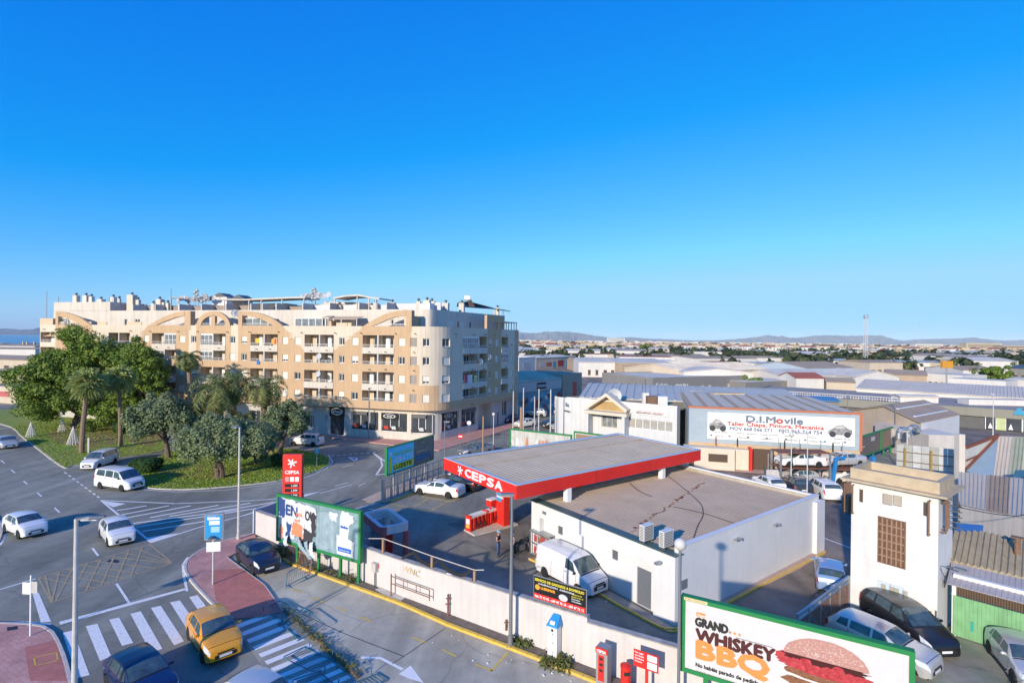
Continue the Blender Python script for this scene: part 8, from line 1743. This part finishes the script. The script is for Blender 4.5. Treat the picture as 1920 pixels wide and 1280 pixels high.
# further sheds
for lab, p0, p1, h, D, wm, rm_, rg, al in (
 ('low white and blue unit beyond the bright white roof', (1429,683), (1510,682), 5, 20, ww, bluer, .6, True),('brown roofed hall with pale blue wall in the middle distance', (1511,690), (1600,689), 5, 26, mat('pale_blue_wall',(.42,.50,.58),.8), brr, 2.0, True),
 ('white unit with saw-tooth style roof below the brown hall', (1462,704), (1566,704), 5, 18, ww, whr, 1.2, True),('red roofed white house-like shed among the white halls', (1493,709), (1545,709.5), 5.2, 9, ww, redr, 1.3, True),('small tan roofed shed right of the red roof', (1550,716), (1603,718), 4.4, 10, cw, brr, 1.0, True),
 ('white tent shaped roof near the lattice mast', (1604,707), (1686,707), 4.6, 16, ww, whr, 1.9, False),('low grey and white unit before the long flat building', (1398,716), (1487,713), 4.2, 16, gw, whr, .0, True),('dark brown roofed shed left of the cream wall', (1660,702), (1738,705), 4.8, 16, tw_, brr, 1.4, True),
 ('cream walled unit in the middle of the right side', (1735,700), (1805,704), 5, 14, ww, whr, .0, True),('tan roofed hall with cream wall near the right edge', (1806,694), (1880,695), 5, 20, ww, brr, 1.3, True),('dark flat roofed unit behind the tan roofed hall', (1786,682), (1842,682), 5, 20, cw, grey_d, .5, True),
 ('bright white low units above the long corrugated roof', (1778,709), (1886,715), 4.6, 10, ww, whr, .0, True),('white unit at the right edge above the long corrugated roof', (1887,711), (1990,717), 4.6, 12, ww, whr, .5, True),('dark gabled hall at the right edge', (1891,690), (1990,694), 5, 20, gw, grey_d, 1.2, True),
 ('white wide unit behind the red roofed shed', (1440,697), (1545,697), 4.8, 16, ww, whr, .4, True),('beige unit left of the dark grey unit with roof ducts', (1180,668), (1290,668), 6, 30, cw, brr, 1.0, True),('long white unit on the horizon side of the furniture store', (1300,672), (1420,672), 6, 30, ww, brr, .8, True),
 ('white flat unit at the far left edge beyond the road', (-40,655), (46,655), 5, 14, ww, roof_g, .0, True),('tan roofed low hall at the left edge', (-60,672), (60,676), 4.6, 22, cw, brr, 1.2, True),('cream low hall below the left hills, nearest the huge tree', (-60,700), (52,704), 4.0, 20, cw, brr, 1.0, True),('red fronted shop partly hidden by the huge tree at the left', (-30,722), (30,726), 3.6, 14, cw, roof_g, .0, True)):
    shed_px(lab, p0, p1, h, D, wm, rm_, rg, al, wins=[(.1+.16*i,.17+.16*i,.8,2.4,brown_d) for i in range(5)] if 'red fronted' not in lab else [(.5,.8,1.4,2.6,MATS['faded_red'],'shopfront')])
t = thing('villa', 'small terracotta house with chimneys at the left edge under the lagoon', 'house', G(50,662)); obj('wall', MB().box(-4,4,0,6,0,5.6), tan, t); obj('roof', MB().hexa([(-4.4,-.4,5.6),(4.4,-.4,5.6),(4.4,6.4,5.6),(-4.4,6.4,5.6)],[(-4.4,3,7.2),(4.4,3,7.2),(4.4,3.1,7.2),(-4.4,3.1,7.2)]), redr, t); [obj('chimney', MB().box(x,x+.9,2,3,6,9), sand, t) for x in (-5.5,-2.4,3.2)]
# ================================================================ DISTANCE
def mastat(label, x, yb_, ytop, Y, w):
    P = PD(x, yb_, Y); P.z = 0; h = yt(x, ytop, Y); t = thing('lattice_mast', label, 'mast', P); K = MB(); n = int(h/(w*1.6)); c = [(-w,-w),(w,-w),(w,w),(-w,w)]
    for dx, dy in c: K.beam((dx,dy,0),(dx*.6,dy*.6,h),.16,.16)
    for i in range(n):
        z0, z1 = h*i/n, h*(i+1)/n; f = 1-.4*i/n
        for k in range(4): a, b = c[k], c[(k+1)%4]; K.beam((a[0]*f,a[1]*f,z0),(b[0]*f,b[1]*f,z1),.09,.09); K.beam((a[0]*f,a[1]*f,z0),(b[0]*f,b[1]*f,z0),.09,.09)
    obj('lattice', K, plain('mast_white',(.55,.55,.55)), t); obj('antennas', MB().box(-w*1.3,w*1.3,-.3,.3,h*.965,h*.975).box(-w*1.3,-w*1.1,-.2,.2,h*.95,h*1.02).box(w*1.1,w*1.3,-.2,.2,h*.95,h*1.02).box(-.1,.1,-.1,.1,h,h*1.03), mast, t)
mastat('tall pale lattice mast rising above the right side warehouses', 1622.5, 693, 592, 300, .9)
mastat('very thin distant mast right of the tall lattice mast', 1723, 645, 610, 2300, 1.2)
# estate of warehouses beyond, each its own; then the town
rs = random.Random(77); cols = [ww, ww, cw, tw_, ww, gw]; rf_ = [whr, whr, brr, roof_g, bluer, brr, redr]
kinds = []
for k in range(14):
    W, D, h = rs.uniform(14,34), rs.uniform(12,26), rs.uniform(4.5,8); rg = rs.choice([0,.9,1.6]); K = MB(); K.box(-W/2,W/2,0,D,0,h)
    if rg: K.hexa([(-W/2-.3,-.3,h+.01),(W/2+.3,-.3,h+.01),(W/2+.3,D+.3,h+.01),(-W/2-.3,D+.3,h+.01)],[(-W/2-.3,D/2-.1,h+rg),(W/2+.3,D/2-.1,h+rg),(W/2+.3,D/2+.1,h+rg),(-W/2-.3,D/2+.1,h+rg)],1)
    else: K.box(-W/2+.3,W/2-.3,.3,D-.3,h+.01,h+.12,1)
    for i in range(5): x = -W/2+W*(i+.5)/5; K.box(x-1,x+1,-.08,-.01,.4,2.8,2)
    kinds.append((mesh_of(K, [cols[k%6], rf_[k%7], brown_d], name='warehouse'), W, ['white','white','cream','tan','white','grey'][k%6]+' warehouse with '+['white','white','tan','brown','blue grey','tan','red'][k%7]+' roof'))
n = 0
for Y in (255,290,330,372,420,475,540,610):
    x = -Y*.03 if Y > 300 else Y*.12
    while x < Y*1.3:
        m, W, kl = rs.choice(kinds)
        if rs.random() < .72:
            o = obj('warehouse', m, None); o.location = (x+W/2, Y+rs.uniform(-10,10), 0); o.rotation_euler = (0,0,rs.choice([-.12,-.05,.05,.1])); tag(o, kl+', '+('nearer' if Y < 340 else 'middle' if Y < 480 else 'farthest')+' rows, '+('left' if x < Y*.3 else 'centre' if x < Y*.65 else 'right')+' part of the estate', 'warehouse', 'distant industrial warehouses'); n += 1
        x += W+rs.uniform(4,22)
# far left low buildings
for Y in (300,380,480):
    x = -Y*1.05
    while x < -Y*.86:
        m, W, kl = rs.choice(kinds); o = obj('warehouse', m, None); o.location = (x, Y, 0); tag(o, kl+(', nearest row' if Y == 300 else ', second row' if Y == 380 else ', last row')+' below the lagoon at the left', 'warehouse', 'low buildings at the far left'); x += W+8
hk = []
for k in range(9):
    W, D, h = rs.uniform(7,16), rs.uniform(7,12), rs.choice([3.5,6.5,6.5,9.5]); K = MB().box(-W/2,W/2,0,D,0,h); 
    if k % 3 == 0: K.hexa([(-W/2-.3,-.3,h+.01),(W/2+.3,-.3,h+.01),(W/2+.3,D+.3,h+.01),(-W/2-.3,D+.3,h+.01)],[(-W/2+2,D/2-.1,h+1.8),(W/2-2,D/2-.1,h+1.8),(W/2-2,D/2+.1,h+1.8),(-W/2+2,D/2+.1,h+1.8)],1)
    else: K.box(-W/4,W/4,D*.3,D*.7,h+.01,h+2.0,0)
    for z in np.arange(1.0, h-1, 3):
        for i in range(3): x = -W/2+W*(i+.5)/3; K.box(x-.6,x+.6,-.1,-.01,z,z+1.3,2)
    hk.append((mesh_of(K, [[ww,cw,sand,tw_,ww][k%5], [redr,brr,roof_g][k%3], brown_d], name='house'), W, ['white','white','sandy','tan','white'][k%5]+' house with '+(['red','tan','brown'][k%3]+' roof' if k%3 == 0 else 'flat roof and roof room')))
cnt = 0; SH = MB(); 
Ys = list(np.geomspace(660, 4200, 38))
for Y in Ys:
    x = -Y*.25
    step = max(9, Y*.011)
    while x < Y*1.3:
        if rs.random() < (.58 if Y < 2600 else .7):
            xx, yy = x+rs.uniform(-5,5), Y+rs.uniform(-20,20)*(Y/900)
            if cnt < 297 and Y < 1150: m, W, kl = rs.choice(hk); o = obj('house', m, None); o.location = (xx,yy,0); o.rotation_euler = (0,0,rs.uniform(-.5,.5)); tag(o, kl+', '+('front' if Y < 800 else 'middle' if Y < 960 else 'back')+' of the distant town, '+('far left' if x < Y*.1 else 'left of centre' if x < Y*.4 else 'right of centre' if x < Y*.7 else 'far right'), 'house', 'houses of the distant town'); cnt += 1
            else:
                w = rs.uniform(7,22)*(1+Y/5000); d = rs.uniform(8,14); h = rs.choice([4,6.5,7,9.5,13 if Y > 1800 else 7])*(1+max(0,Y-2500)/5000); SH.box(xx-w/2,xx+w/2,yy,yy+d,0,h,rs.choice([0,0,1,2,0])); SH.box(xx-w/2-.2,xx+w/2+.2,yy-.2,yy+d+.2,h+.01,h+.5,rs.choice([3,3,4]))
        x += step*rs.uniform(.7,1.8)
obj('far_town', SH, [ww, cw, sand, brr, redr], kind='stuff')
for lab, x, y0, y1, Y, w, h, m in (('long pale low arena building on the horizon right of the mast', 1742, 642, 650, 1900, 95, 16, ww),('dark cube shaped office block on the horizon left of the mast', 1550, 645, 655, 1200, 34, 13, gw),('bright blue box building in the middle distance', 1443, 657, 664, 520, 10, 6.5, mc[1]),('pink long apartment row on the horizon at the right', 1845, 645, 652, 1700, 110, 20, sand),('white apartment cluster on the low rise left of centre', 1155, 633, 640, 3600, 120, 34, ww),('pale long factory on the horizon near the right edge', 1905, 648, 653, 1300, 60, 14, tw_)):
    P = PD(x, y1, Y); P.z = 0; t = thing('distant_building', lab, 'building', P, -.05); obj('wall', MB().box(-w/2,w/2,0,30,0,h), m, t); obj('roof', MB().box(-w/2-1,w/2+1,-1,31,h+.02,h+.8), whr, t); [obj('window_band', MB().box(-w*.45,w*.45,-.3,-.02,z,z+1.4), brown_d, t) for z in np.arange(2.5, h-2, 4)]
# orange filling station sign far right
P = PD(1775,690,150); P.z = 0; t = thing('orange_sign', 'flat orange roadside sign on a post above the right side roofs', 'sign', P); hh = yt(1775,683,150); obj('post', MB().tube((0,0,0),(0,0,hh),.2,8), metal_g, t); obj('board', MB().box(-1.5,1.5,-.4,.4,hh-1,hh+1), plain('sign_amber',(.6,.28,.03)), t)
# far trees
def clump(rs_, C, r, n, size): d = rs_.normal(size=(n,3)); d /= np.linalg.norm(d,axis=1)[:,None]; return quads(np.array(C)+d*np.array([r,r,r*.75])*rs_.uniform(.5,1,n)[:,None], d+np.array([0,0,.4]), size, rs_)
rn = np.random.RandomState(5); V = []
for k in range(900):
    Y = rn.uniform(280, 1) if False else float(np.exp(rn.uniform(math.log(270), math.log(3200)))); X = rn.uniform(-.1,1.0)*Y; h = rn.uniform(4,9)*(1+Y/4000)
    for j in range(rn.randint(1,4)): V.append(clump(rn, (X+rn.uniform(-6,6)*(1+Y/1500), Y+rn.uniform(-6,6), h*.6), h*.5*rn.uniform(.8,1.4), 26, h*.32))
for (x0, x1, y, Y) in ((1240,1320,668,560),(1290,1420,672,470),(1190,1240,663,700),(1690,1800,673,430),(1560,1620,668,520),(1850,1920,676,390)):
    for k in range(46): P = PD(rn.uniform(x0,x1), y, Y*rn.uniform(.9,1.1)); h = rn.uniform(6,10); V.append(clump(rn, (P.x,P.y,h*.55), h*.5, 60, h*.2))
o = obj('tree_belt', quad_mesh('tree_belt', np.concatenate(V), leaf_far), None); o['kind'] = 'stuff'; o['label'] = 'scattered far trees and green belts among the warehouses and the town'; o['category'] = 'trees'
for (x, y, Y, h, lab) in ((1858,690,185,7,'yellow green round tree above the tan roofed hall, left of two'),(1873,695,180,8,'yellow green round tree at the right edge above the tan roofed hall'),(1212,662,600,13,'dark green tree group left of the pine belt'),(1408,712,150,5,'small dark tree beside the low grey unit')):
    P = PD(x, y, Y); P.z = 0; tree('far_tree', lab, P, h*.62, (h*.55,h*.5,h*.42), 30, 90, h*.07, leaf_ficus, int(x), .2)
for k, (x, y, Y) in enumerate(((590/1+380,671,300),(1130,672,420),(1175,668,480),(1240,672,360),(1520,676,300),(1700,690,200),(1790,684,230),(1825,690,190),(1900,684,240))):
    P = PD(x, y, Y); P.z = 0; palm('date', 'small distant palm '+('left of the furniture store','by the white hall left of the store','behind the tan furniture store','behind the pine belt','above the brown roofed hall','left of the orange sign','right of the orange sign','behind the tan roofed hall','at the right edge of the estate')[k], P, rs.uniform(6,9), (.2,0), 2.4, 18, 100+k, .25, dead=False)['group'] = 'distant palms'
# hills
HP = [(-60,619),(0,617),(20,616),(45,618.5),(75,617),(140,612),(300,622),(500,628),(700,630),(860,630),(940,626),(971,623),(1002,625),(1024,622),(1067,622.5),(1092,625),(1117,630),(1149,633.5),(1180,632),(1211,635),(1242,635.5),(1289,638),(1346,638),(1384,635),(1415,632),(1440,628),(1465,632),(1490,633.5),(1527,629),(1571,629),(1602,630),(1631,628),(1650,632.5),(1692,639),(1717,636),(1785,634.5),(1824,632.5),(1845,636),(1869,639),(1920,637),(1990,636)]
YH = 13000; rn = np.random.RandomState(3); xs = np.linspace(-60,1990,420); yy = np.interp(xs, [p[0] for p in HP], [p[1] for p in HP]); rows = []
for r in range(9):
    f = r/8; row = []
    for i, (x, y) in enumerate(zip(xs, yy)):
        a, b = rpx(x, y); X = a*YH/F_PX; Z = EYE-b*YH/F_PX; zz = max(-1, Z*(math.sin(f*PI/2)**1.3)+(1-f)*f*4*rn.uniform(-.18,.18)*max(20,Z)) if r < 8 else Z+rn.uniform(-4,4); row.append((X*(1-(1-f)*.1), YH-2200*(1-f)*(1+.25*math.sin(i*.37)), zz-(2 if r == 0 else 0)))
    rows.append(row)
rows.append([(p[0]*1.15, YH+2500, -2) for p in rows[-1]])
K = MB(); n = len(xs)
for r in rows: K.v += r
for r in range(len(rows)-1):
    for i in range(n-1): K.f.append((r*n+i,r*n+i+1,(r+1)*n+i+1,(r+1)*n+i)); K.m.append(0)
struct('hills', K, mat('hazed_hill_scrub', (.12,.14,.15), .95, amt=.2, scale=.002, c2=(.18,.19,.19)))  # bluish grey of the distance haze mixed into the hills' own colour
# the air
hz = bpy.data.materials.new('haze_air'); hz.use_nodes = True; hz.node_tree.nodes.clear(); pv = hz.node_tree.nodes.new('ShaderNodeVolumePrincipled'); ho = hz.node_tree.nodes.new('ShaderNodeOutputMaterial')
pv.inputs['Color'].default_value = (.80,.92,1,1); pv.inputs['Density'].default_value = 3.8e-5; pv.inputs['Anisotropy'].default_value = -.25; hz.node_tree.links.new(pv.outputs[0], ho.inputs['Volume'])
o = obj('haze', MB().box(-19500,19500,-19500,19500,-4,270), hz); o['kind'] = 'stuff'
# ================================================================ PEOPLE AND SMALL THINGS
def person(label, P, rz, vest, legs_c, cap=None, arms='crossed', skin=(.45,.25,.17)):
    t = thing('person', label, 'person', P, rz)
    V = [(0,0,.95),(0,.01,1.15),(0,.0,1.36),(0,0,1.50),(0,-.01,1.58),(0,-.02,1.70)]; E = [(0,1),(1,2),(2,3),(3,4),(4,5)]; Rr = [.15,.135,.16,.075,.075,.095]
    def add(pts, rs_, root):
        k = root
        for p, r in zip(pts, rs_): V.append(p); Rr.append(r); E.append((k, len(V)-1)); k = len(V)-1
        return k
    for s in (-1, 1):
        add([(s*.095,0,.86),(s*.11,-.02+.03*s,.48),(s*.12,.02,.09),(s*.13,-.13,.04)], [.095,.065,.048,.045], 0)
        if arms == 'crossed': k = add([(s*.19,0,1.40),(s*.25,-.02,1.14),(s*.03,-.21,1.18)], [.065,.048,.036], 2)
        else: k = add([(s*.19,0,1.40),(s*.25,.02,1.13),(s*.26,-.08,.90)], [.065,.048,.036], 2)
        b = Vector(V[k])
        for f in range(4): add([tuple(b+Vector((s*(.0 if arms != 'crossed' else -.05)+.018*(f-1.5),-.02,-.07 if arms != 'crossed' else .01+.015*(f-1.5)))), tuple(b+Vector((.02*(f-1.5)-(s*.09 if arms == 'crossed' else 0),-.03,-.12 if arms != 'crossed' else .012*(f-1.5))))], [.011,.009], k)
        add([tuple(b+Vector((-s*.03,-.04,.02)))], [.011], k)
    me = bpy.data.meshes.new('body'); me.from_pydata(V, E, []); o = bpy.data.objects.new('body', me); col.objects.link(o); o.modifiers.new('s','SKIN'); o.modifiers.new('u','SUBSURF').levels = 1
    for d, r in zip(me.skin_vertices[0].data, Rr): d.radius = (r, r*(.75 if r > .12 else 1))
    me.skin_vertices[0].data[0].use_root = True
    m2 = bpy.data.meshes.new_from_object(o.evaluated_get(bpy.context.evaluated_depsgraph_get())); bpy.data.objects.remove(o); m2.name = 'body'
    m2.materials.clear(); [m2.materials.append(x) for x in (plain('skin', skin, .6), plain('top_%g'%vest[0], vest, .9), plain('trousers_%g'%legs_c[2], legs_c, .9), dark)]
    for p in m2.polygons:
        c = p.center; p.use_smooth = True; p.material_index = 3 if c.z < .10 else 2 if c.z < .98 and abs(c.x) < .21 else 1 if .98 <= c.z < 1.48 and abs(c.x) < .19 and c.y > -.15 else 0
    obj('body', m2, None, t); obj('hair', MB().ball((0,.012,1.70),.103,12,0,(1,1,1.02)), plain('dark_hair',(.03,.02,.015),.9), t).scale = (1,1,1)
    obj('face', MB().ball((0,-.045,1.665),.078,12,0,(.95,.85,1.25)).ball((0,-.115,1.655),.016,6).ball((-.095,0,1.66),.02,6).ball((.095,0,1.66),.02,6), MATS['skin'], t, smooth=True)
    obj('eyes', MB().ball((-.03,-.108,1.69),.009,6).ball((.03,-.108,1.69),.009,6).box(-.025,.025,-.112,-.1,1.617,1.623), dark, t)
    if cap: obj('cap', MB().lathe([(.115,1.71),(.112,1.77),(.07,1.82),(.01,1.83)],(0,.0,0),14).hexa([(-.08,-.2,1.72),(.08,-.2,1.72),(.09,-.08,1.72),(-.09,-.08,1.72)],[(-.07,-.2,1.735),(.07,-.2,1.735),(.09,-.08,1.75),(-.09,-.08,1.75)]), plain('cap_blue',cap,.9), t)
    return t
P = G(934,1044); P.z = .032; person('person in a light blue cap, dark vest and jeans standing with folded arms', P, R_(60), (.03,.035,.06), (.06,.11,.22), (.25,.42,.60))
P = G(961,1044); P.z = .032; person('person in dark clothes standing behind the grey lamp post near the motorbike', P, R_(-70), (.02,.02,.025), (.03,.035,.05), None, 'down')
# motorbike
P = G(977,1036); t = thing('motorbike', 'black motorbike parked at the left corner of the white shop', 'motorbike', P, R_(25)); Q = Matrix.Rotation(PI/2,3,'X')
for x in (-.62,.62): w = obj('wheel', MB().lathe([(.22,-.06),(.31,-.04),(.31,.04),(.22,.06)],(x,0,.31),16,0,Q), tyre_m, t); obj('rim', MB().lathe([(.04,-.03),(.21,-.02),(.21,.02),(.04,.03)],(x,0,.31),10,0,Q), rim_m, w)
obj('engine', MB().box(-.25,.25,-.16,.16,.25,.6), grey_d, t); obj('tank', MB().ball((.1,0,.82),.24,10,0,(1.2,.7,.7)), blackp, t, smooth=True); obj('seat', MB().hexa([(-.8,-.12,.72),(-.1,-.14,.70),(-.1,.14,.70),(-.8,.12,.72)],[(-.85,-.08,.86),(-.1,-.12,.80),(-.1,.12,.80),(-.85,.08,.86)]), dark, t)
obj('fork', MB().beam((.62,-.08,.31),(.4,-.08,.95),.05,.05).beam((.62,.08,.31),(.4,.08,.95),.05,.05), rim_m, t); obj('handlebar', MB().tube((.35,-.36,1.0),(.35,.36,1.0),.02,6), dark, t); obj('fairing', MB().ball((.5,0,.85),.2,8,0,(.7,.8,1.1)), blackp, t)
# crowd barriers
bar_b = plain('barrier_blue', (.07,.20,.27), .5, .4)
def barrier(label, a, b, tilt, w=1.0, m=None):
    d = b-a; L = max(1.6, min(2.5, d.length)); t = thing('crowd_barrier', label, 'barrier', (a.x,a.y,.06), math.atan2(d.y,d.x)); m = m or bar_b
    M = Matrix.Rotation(tilt, 4, 'X'); f = lambda x, z: tuple(M@Vector((x,0,z))); r = .025
    obj('frame', MB().path([f(0,0),f(0,w-.1),f(.1,w),f(L-.1,w),f(L,w-.1),f(L,0)], r, 6).path([f(0,.12),f(L,.12)], r, 6), m, t)
    q = mesh_of(MB().path([f(0,.12),f(0,w)], .011, 4), m, name='bar'); n = int(L/.16)
    for i in range(1, n): obj('bar', q, None, t).location = (L*i/n,0,0)
    for x in (.25, L-.25): obj('foot', MB().path([tuple(M@Vector((x,-.3,.0))),tuple(M@Vector((x,.3,0)))], r, 5), m, t)
    return t
barrier('blue grey crowd barrier standing askew on the lot below the torn billboard', G(536,1104), G(579,1082), R_(8), 1.0)
barrier('fallen blue barrier lying at the corner of the red pavement', G(490,1146), G(551,1180), R_(-82), 1.05); barrier('fallen blue barrier lying on the zebra stripes left of the weeds', G(520,1172), G(557,1203), R_(-80), 1.5)
barrier('fallen blue barrier across the weedy strip beside the white arrow', G(573,1213), G(630,1238), R_(84), 1.3); barrier('lowest fallen blue barrier by the bottom edge next to the weeds', G(603,1258), G(640,1290), R_(82), 1.4)
barrier('fallen blue barrier at the bottom edge right of the weedy strip', G(640,1288), G(706,1262), R_(85), .9); orb = plain('faded_orange_pipe', (.45,.24,.12), .7)
barrier('faded orange barrier leaning on the wall under the torn billboard, left of two', G(530,1046), G(560,1058), R_(-6), .95, orb); barrier('faded orange barrier leaning on the wall under the torn billboard, right of two', G(556,1062), G(578,1073), R_(-6), .95, orb)
# strip of broken kerb with weeds
A_, B_ = G(533,1146), G(672,1272); d = (B_-A_).normalized(); k = kerb_run('broken_kerb', [A_, B_], .14, .10, mat('broken_timber',(.15,.11,.08),.9,amt=.3,scale=5), .8, z=.03)
def weeds(label, pts, n, s, seed, spread=.3, cols_=leaf_olive):
    rn = np.random.RandomState(seed); V = []
    for i in range(n):
        f = rn.uniform(0, len(pts)-1.001); a, b = pts[int(f)], pts[int(f)+1]; p = a.lerp(b, f-int(f)); c = np.array([p.x+rn.normal()*spread, p.y+rn.normal()*spread, .1+abs(rn.normal())*.12]); m = rn.randint(4,12)
        C = c+rn.normal(size=(m,3))*np.array([.09,.09,.07]); V.append(quads(C, rn.normal(size=(m,3)), s, rn, asp=2.4))
    o = obj('weeds', quad_mesh('weeds', np.concatenate(V), cols_), None); o['kind'] = 'stuff'; o['label'] = label; o['category'] = 'weeds'; return o
mw = leafmat('weed_leaves', (.08,.13,.03), (.15,.17,.05), (.25,.19,.08))
weeds('weeds growing along the broken kerb strip among the fallen barriers', [A_, B_], 80, .07, 41, .1, mw); weeds('weeds at the foot of the coin machine with blue roof', [G(1020,1243), G(1062,1255)], 70, .11, 42, .22, mw)
weeds('scattered weeds along the yellow kerb and wall foot', [G(*p) for p in ((545,1058),(600,1074),(668,1092))], 60, .08, 43, .12, mw); weeds('dry weeds by the street lamp foot', [G(965,1206), G(990,1216)], 30, .09, 44, .12, mw); weeds('tuft of weeds behind the parked dark hatchback', [G(521,1030), G(537,1048)], 50, .12, 45, .2, mw)
# tufts of grass on the lawns
rn = np.random.RandomState(8); V = []
def inside(p, poly):
    c = False; j = len(poly)-1
    for i in range(len(poly)):
        if (poly[i][1] > p[1]) != (poly[j][1] > p[1]) and p[0] < (poly[j][0]-poly[i][0])*(p[1]-poly[i][1])/(poly[j][1]-poly[i][1])+poly[i][0]: c = not c
        j = i
    return c
for pl in (isl1, isl2):
    xs_, ys_ = [p[0] for p in pl], [p[1] for p in pl]; n = 0
    while n < 9000:
        p = (rn.uniform(max(-80,min(xs_)),max(xs_)), rn.uniform(min(ys_),max(ys_)));
        n += 1
        if inside(p, pl): V.append(np.array([p[0],p[1],.15]))
C = np.array(V); C = np.repeat(C, 3, 0)+rn.normal(size=(len(C)*3,3))*np.array([.12,.12,.02]); o = obj('grass_tufts', quad_mesh('grass_tufts', quads(C, rn.normal(size=C.shape)*np.array([1,1,.3]), .11, rn), leafmat('grass_blades',(.16,.28,.02),(.26,.37,.04),(.36,.38,.09))), None); o['kind'] = 'stuff'; o['label'] = 'short patchy grass on the two lawns'; o['category'] = 'grass'
# litter
K = MB(); r_ = random.Random(12)
for (x, y, n, s) in ((930,1238,6,30),(1040,1262,10,26),(800,1190,3,60),(1120,1276,5,20),(700,1120,3,30),(1420,1090,6,25),(1150,1130,2,10)):
    for i in range(n): p = G(x+r_.gauss(0,s), y+r_.gauss(0,s*.25)); a = r_.uniform(.03,.09); K.cbox((p.x,p.y,.06), (a,a*.8,a*.4), r_.uniform(0,3))
o = obj('litter', K, frame_w); o['kind'] = 'stuff'; o['label'] = 'scraps of white litter along the kerbs'; o['category'] = 'litter'
# workshop yard: wrecked cars on a rack, blue lift, fence
rk = thing('car_rack', 'steel rack holding wrecked cars beside the blue lifting frame', 'rack', G(1500,905)); 
for x in (-2.6,2.6):
    for y in (-1,1): obj('post', MB().box(x-.08,x+.08,y-.08,y+.08,0,3.4), metal_g, rk)
for z in (1.75,3.35): obj('deck', MB().box(-2.7,2.7,-1.05,1.05,z,z+.08), rusty, rk)
for k, (dx, z, p_, kd, l) in enumerate(((0,1.85,whitep,'sedan','white wrecked saloon on the middle deck of the car rack'),(0,.02,silver,'hatch','crushed silver hatchback at the bottom of the car rack'),(5.3,.02,whitep,'suv','white damaged off-roader right of the car rack under the blue frame'),(5.0,1.75,silver,'sedan','silver wreck held up in the blue lifting frame'))):
    c = make_car(kd, p_, l); q = G(1500,905); c.location = (q.x+dx, q.y+.3*k, z); c.rotation_euler = (0,0,PI+.05*k); del c['_S']
q = G(1500,905); t = thing('lifting_frame', 'bright blue lifting frame over the wrecked cars in the workshop yard', 'lift', (q.x+5,q.y,0)); bl = plain('lift_blue',(.02,.20,.50),.5)
obj('leg', MB().beam((-2.3,-1.2,0),(-1.9,-1.2,3.0),.3,.3), bl, t); obj('leg', MB().beam((2.6,-1.2,0),(1.9,-1.2,3.2),.35,.35), bl, t); obj('crossbar', MB().beam((-1.9,-1.2,2.95),(-.9,-1.2,3.1),.18,.18), bl, t)
obj('deck', MB().box(-2.4,2.4,-1,1,1.62,1.72), rusty, t)
P0, P1 = G(1440,893), G(1600,905); d = P1-P0; L_ = d.length; t = thing('yard_fence', 'tall open fence with thin posts in front of the wrecked cars', 'fence', P0, math.atan2(d.y,d.x))
for i in range(9): obj('post', MB().box(-.04,.04,-.04,.04,0,4.4 if i % 2 else 2.6), metal_g, t).location = (L_*i/8,0,0)
for z in (.3,1.3,2.4): obj('rail', MB().box(0,L_,-.02,.02,z,z+.05), rusty if z > 2 else metal_g, t)
for k, (x, y) in enumerate(((1601,950),(1607,925))):
    t = thing('pallet_stack', ['stack of brown pallets against the left edge of the white tower','upper stack of pallets behind the white tower'][k], 'pallets', G(x-8,y+10))
    for i in range(9): obj('pallet', MB().box(-.45,.45,-.4,.4,.19*i,.19*i+.03).box(-.45,-.35,-.4,.4,.19*i+.031,.19*i+.15).box(.35,.45,-.4,.4,.19*i+.031,.19*i+.15), pw_, t)
t = thing('wall_bracket_panel', 'grey leaning board beside a post at the back corner of the shop', 'board', G(1450,917)); obj('board', MB().hexa([(-.6,0,0),(.9,0,0),(.9,.1,0),(-.6,.1,0)],[(-.7,.4,1.9),(.7,.4,1.9),(.7,.5,1.9),(-.7,.5,1.9)]), greyblue, t); obj('post', MB().box(-.95,-.8,-.05,.1,0,2.4), grey_d, t)
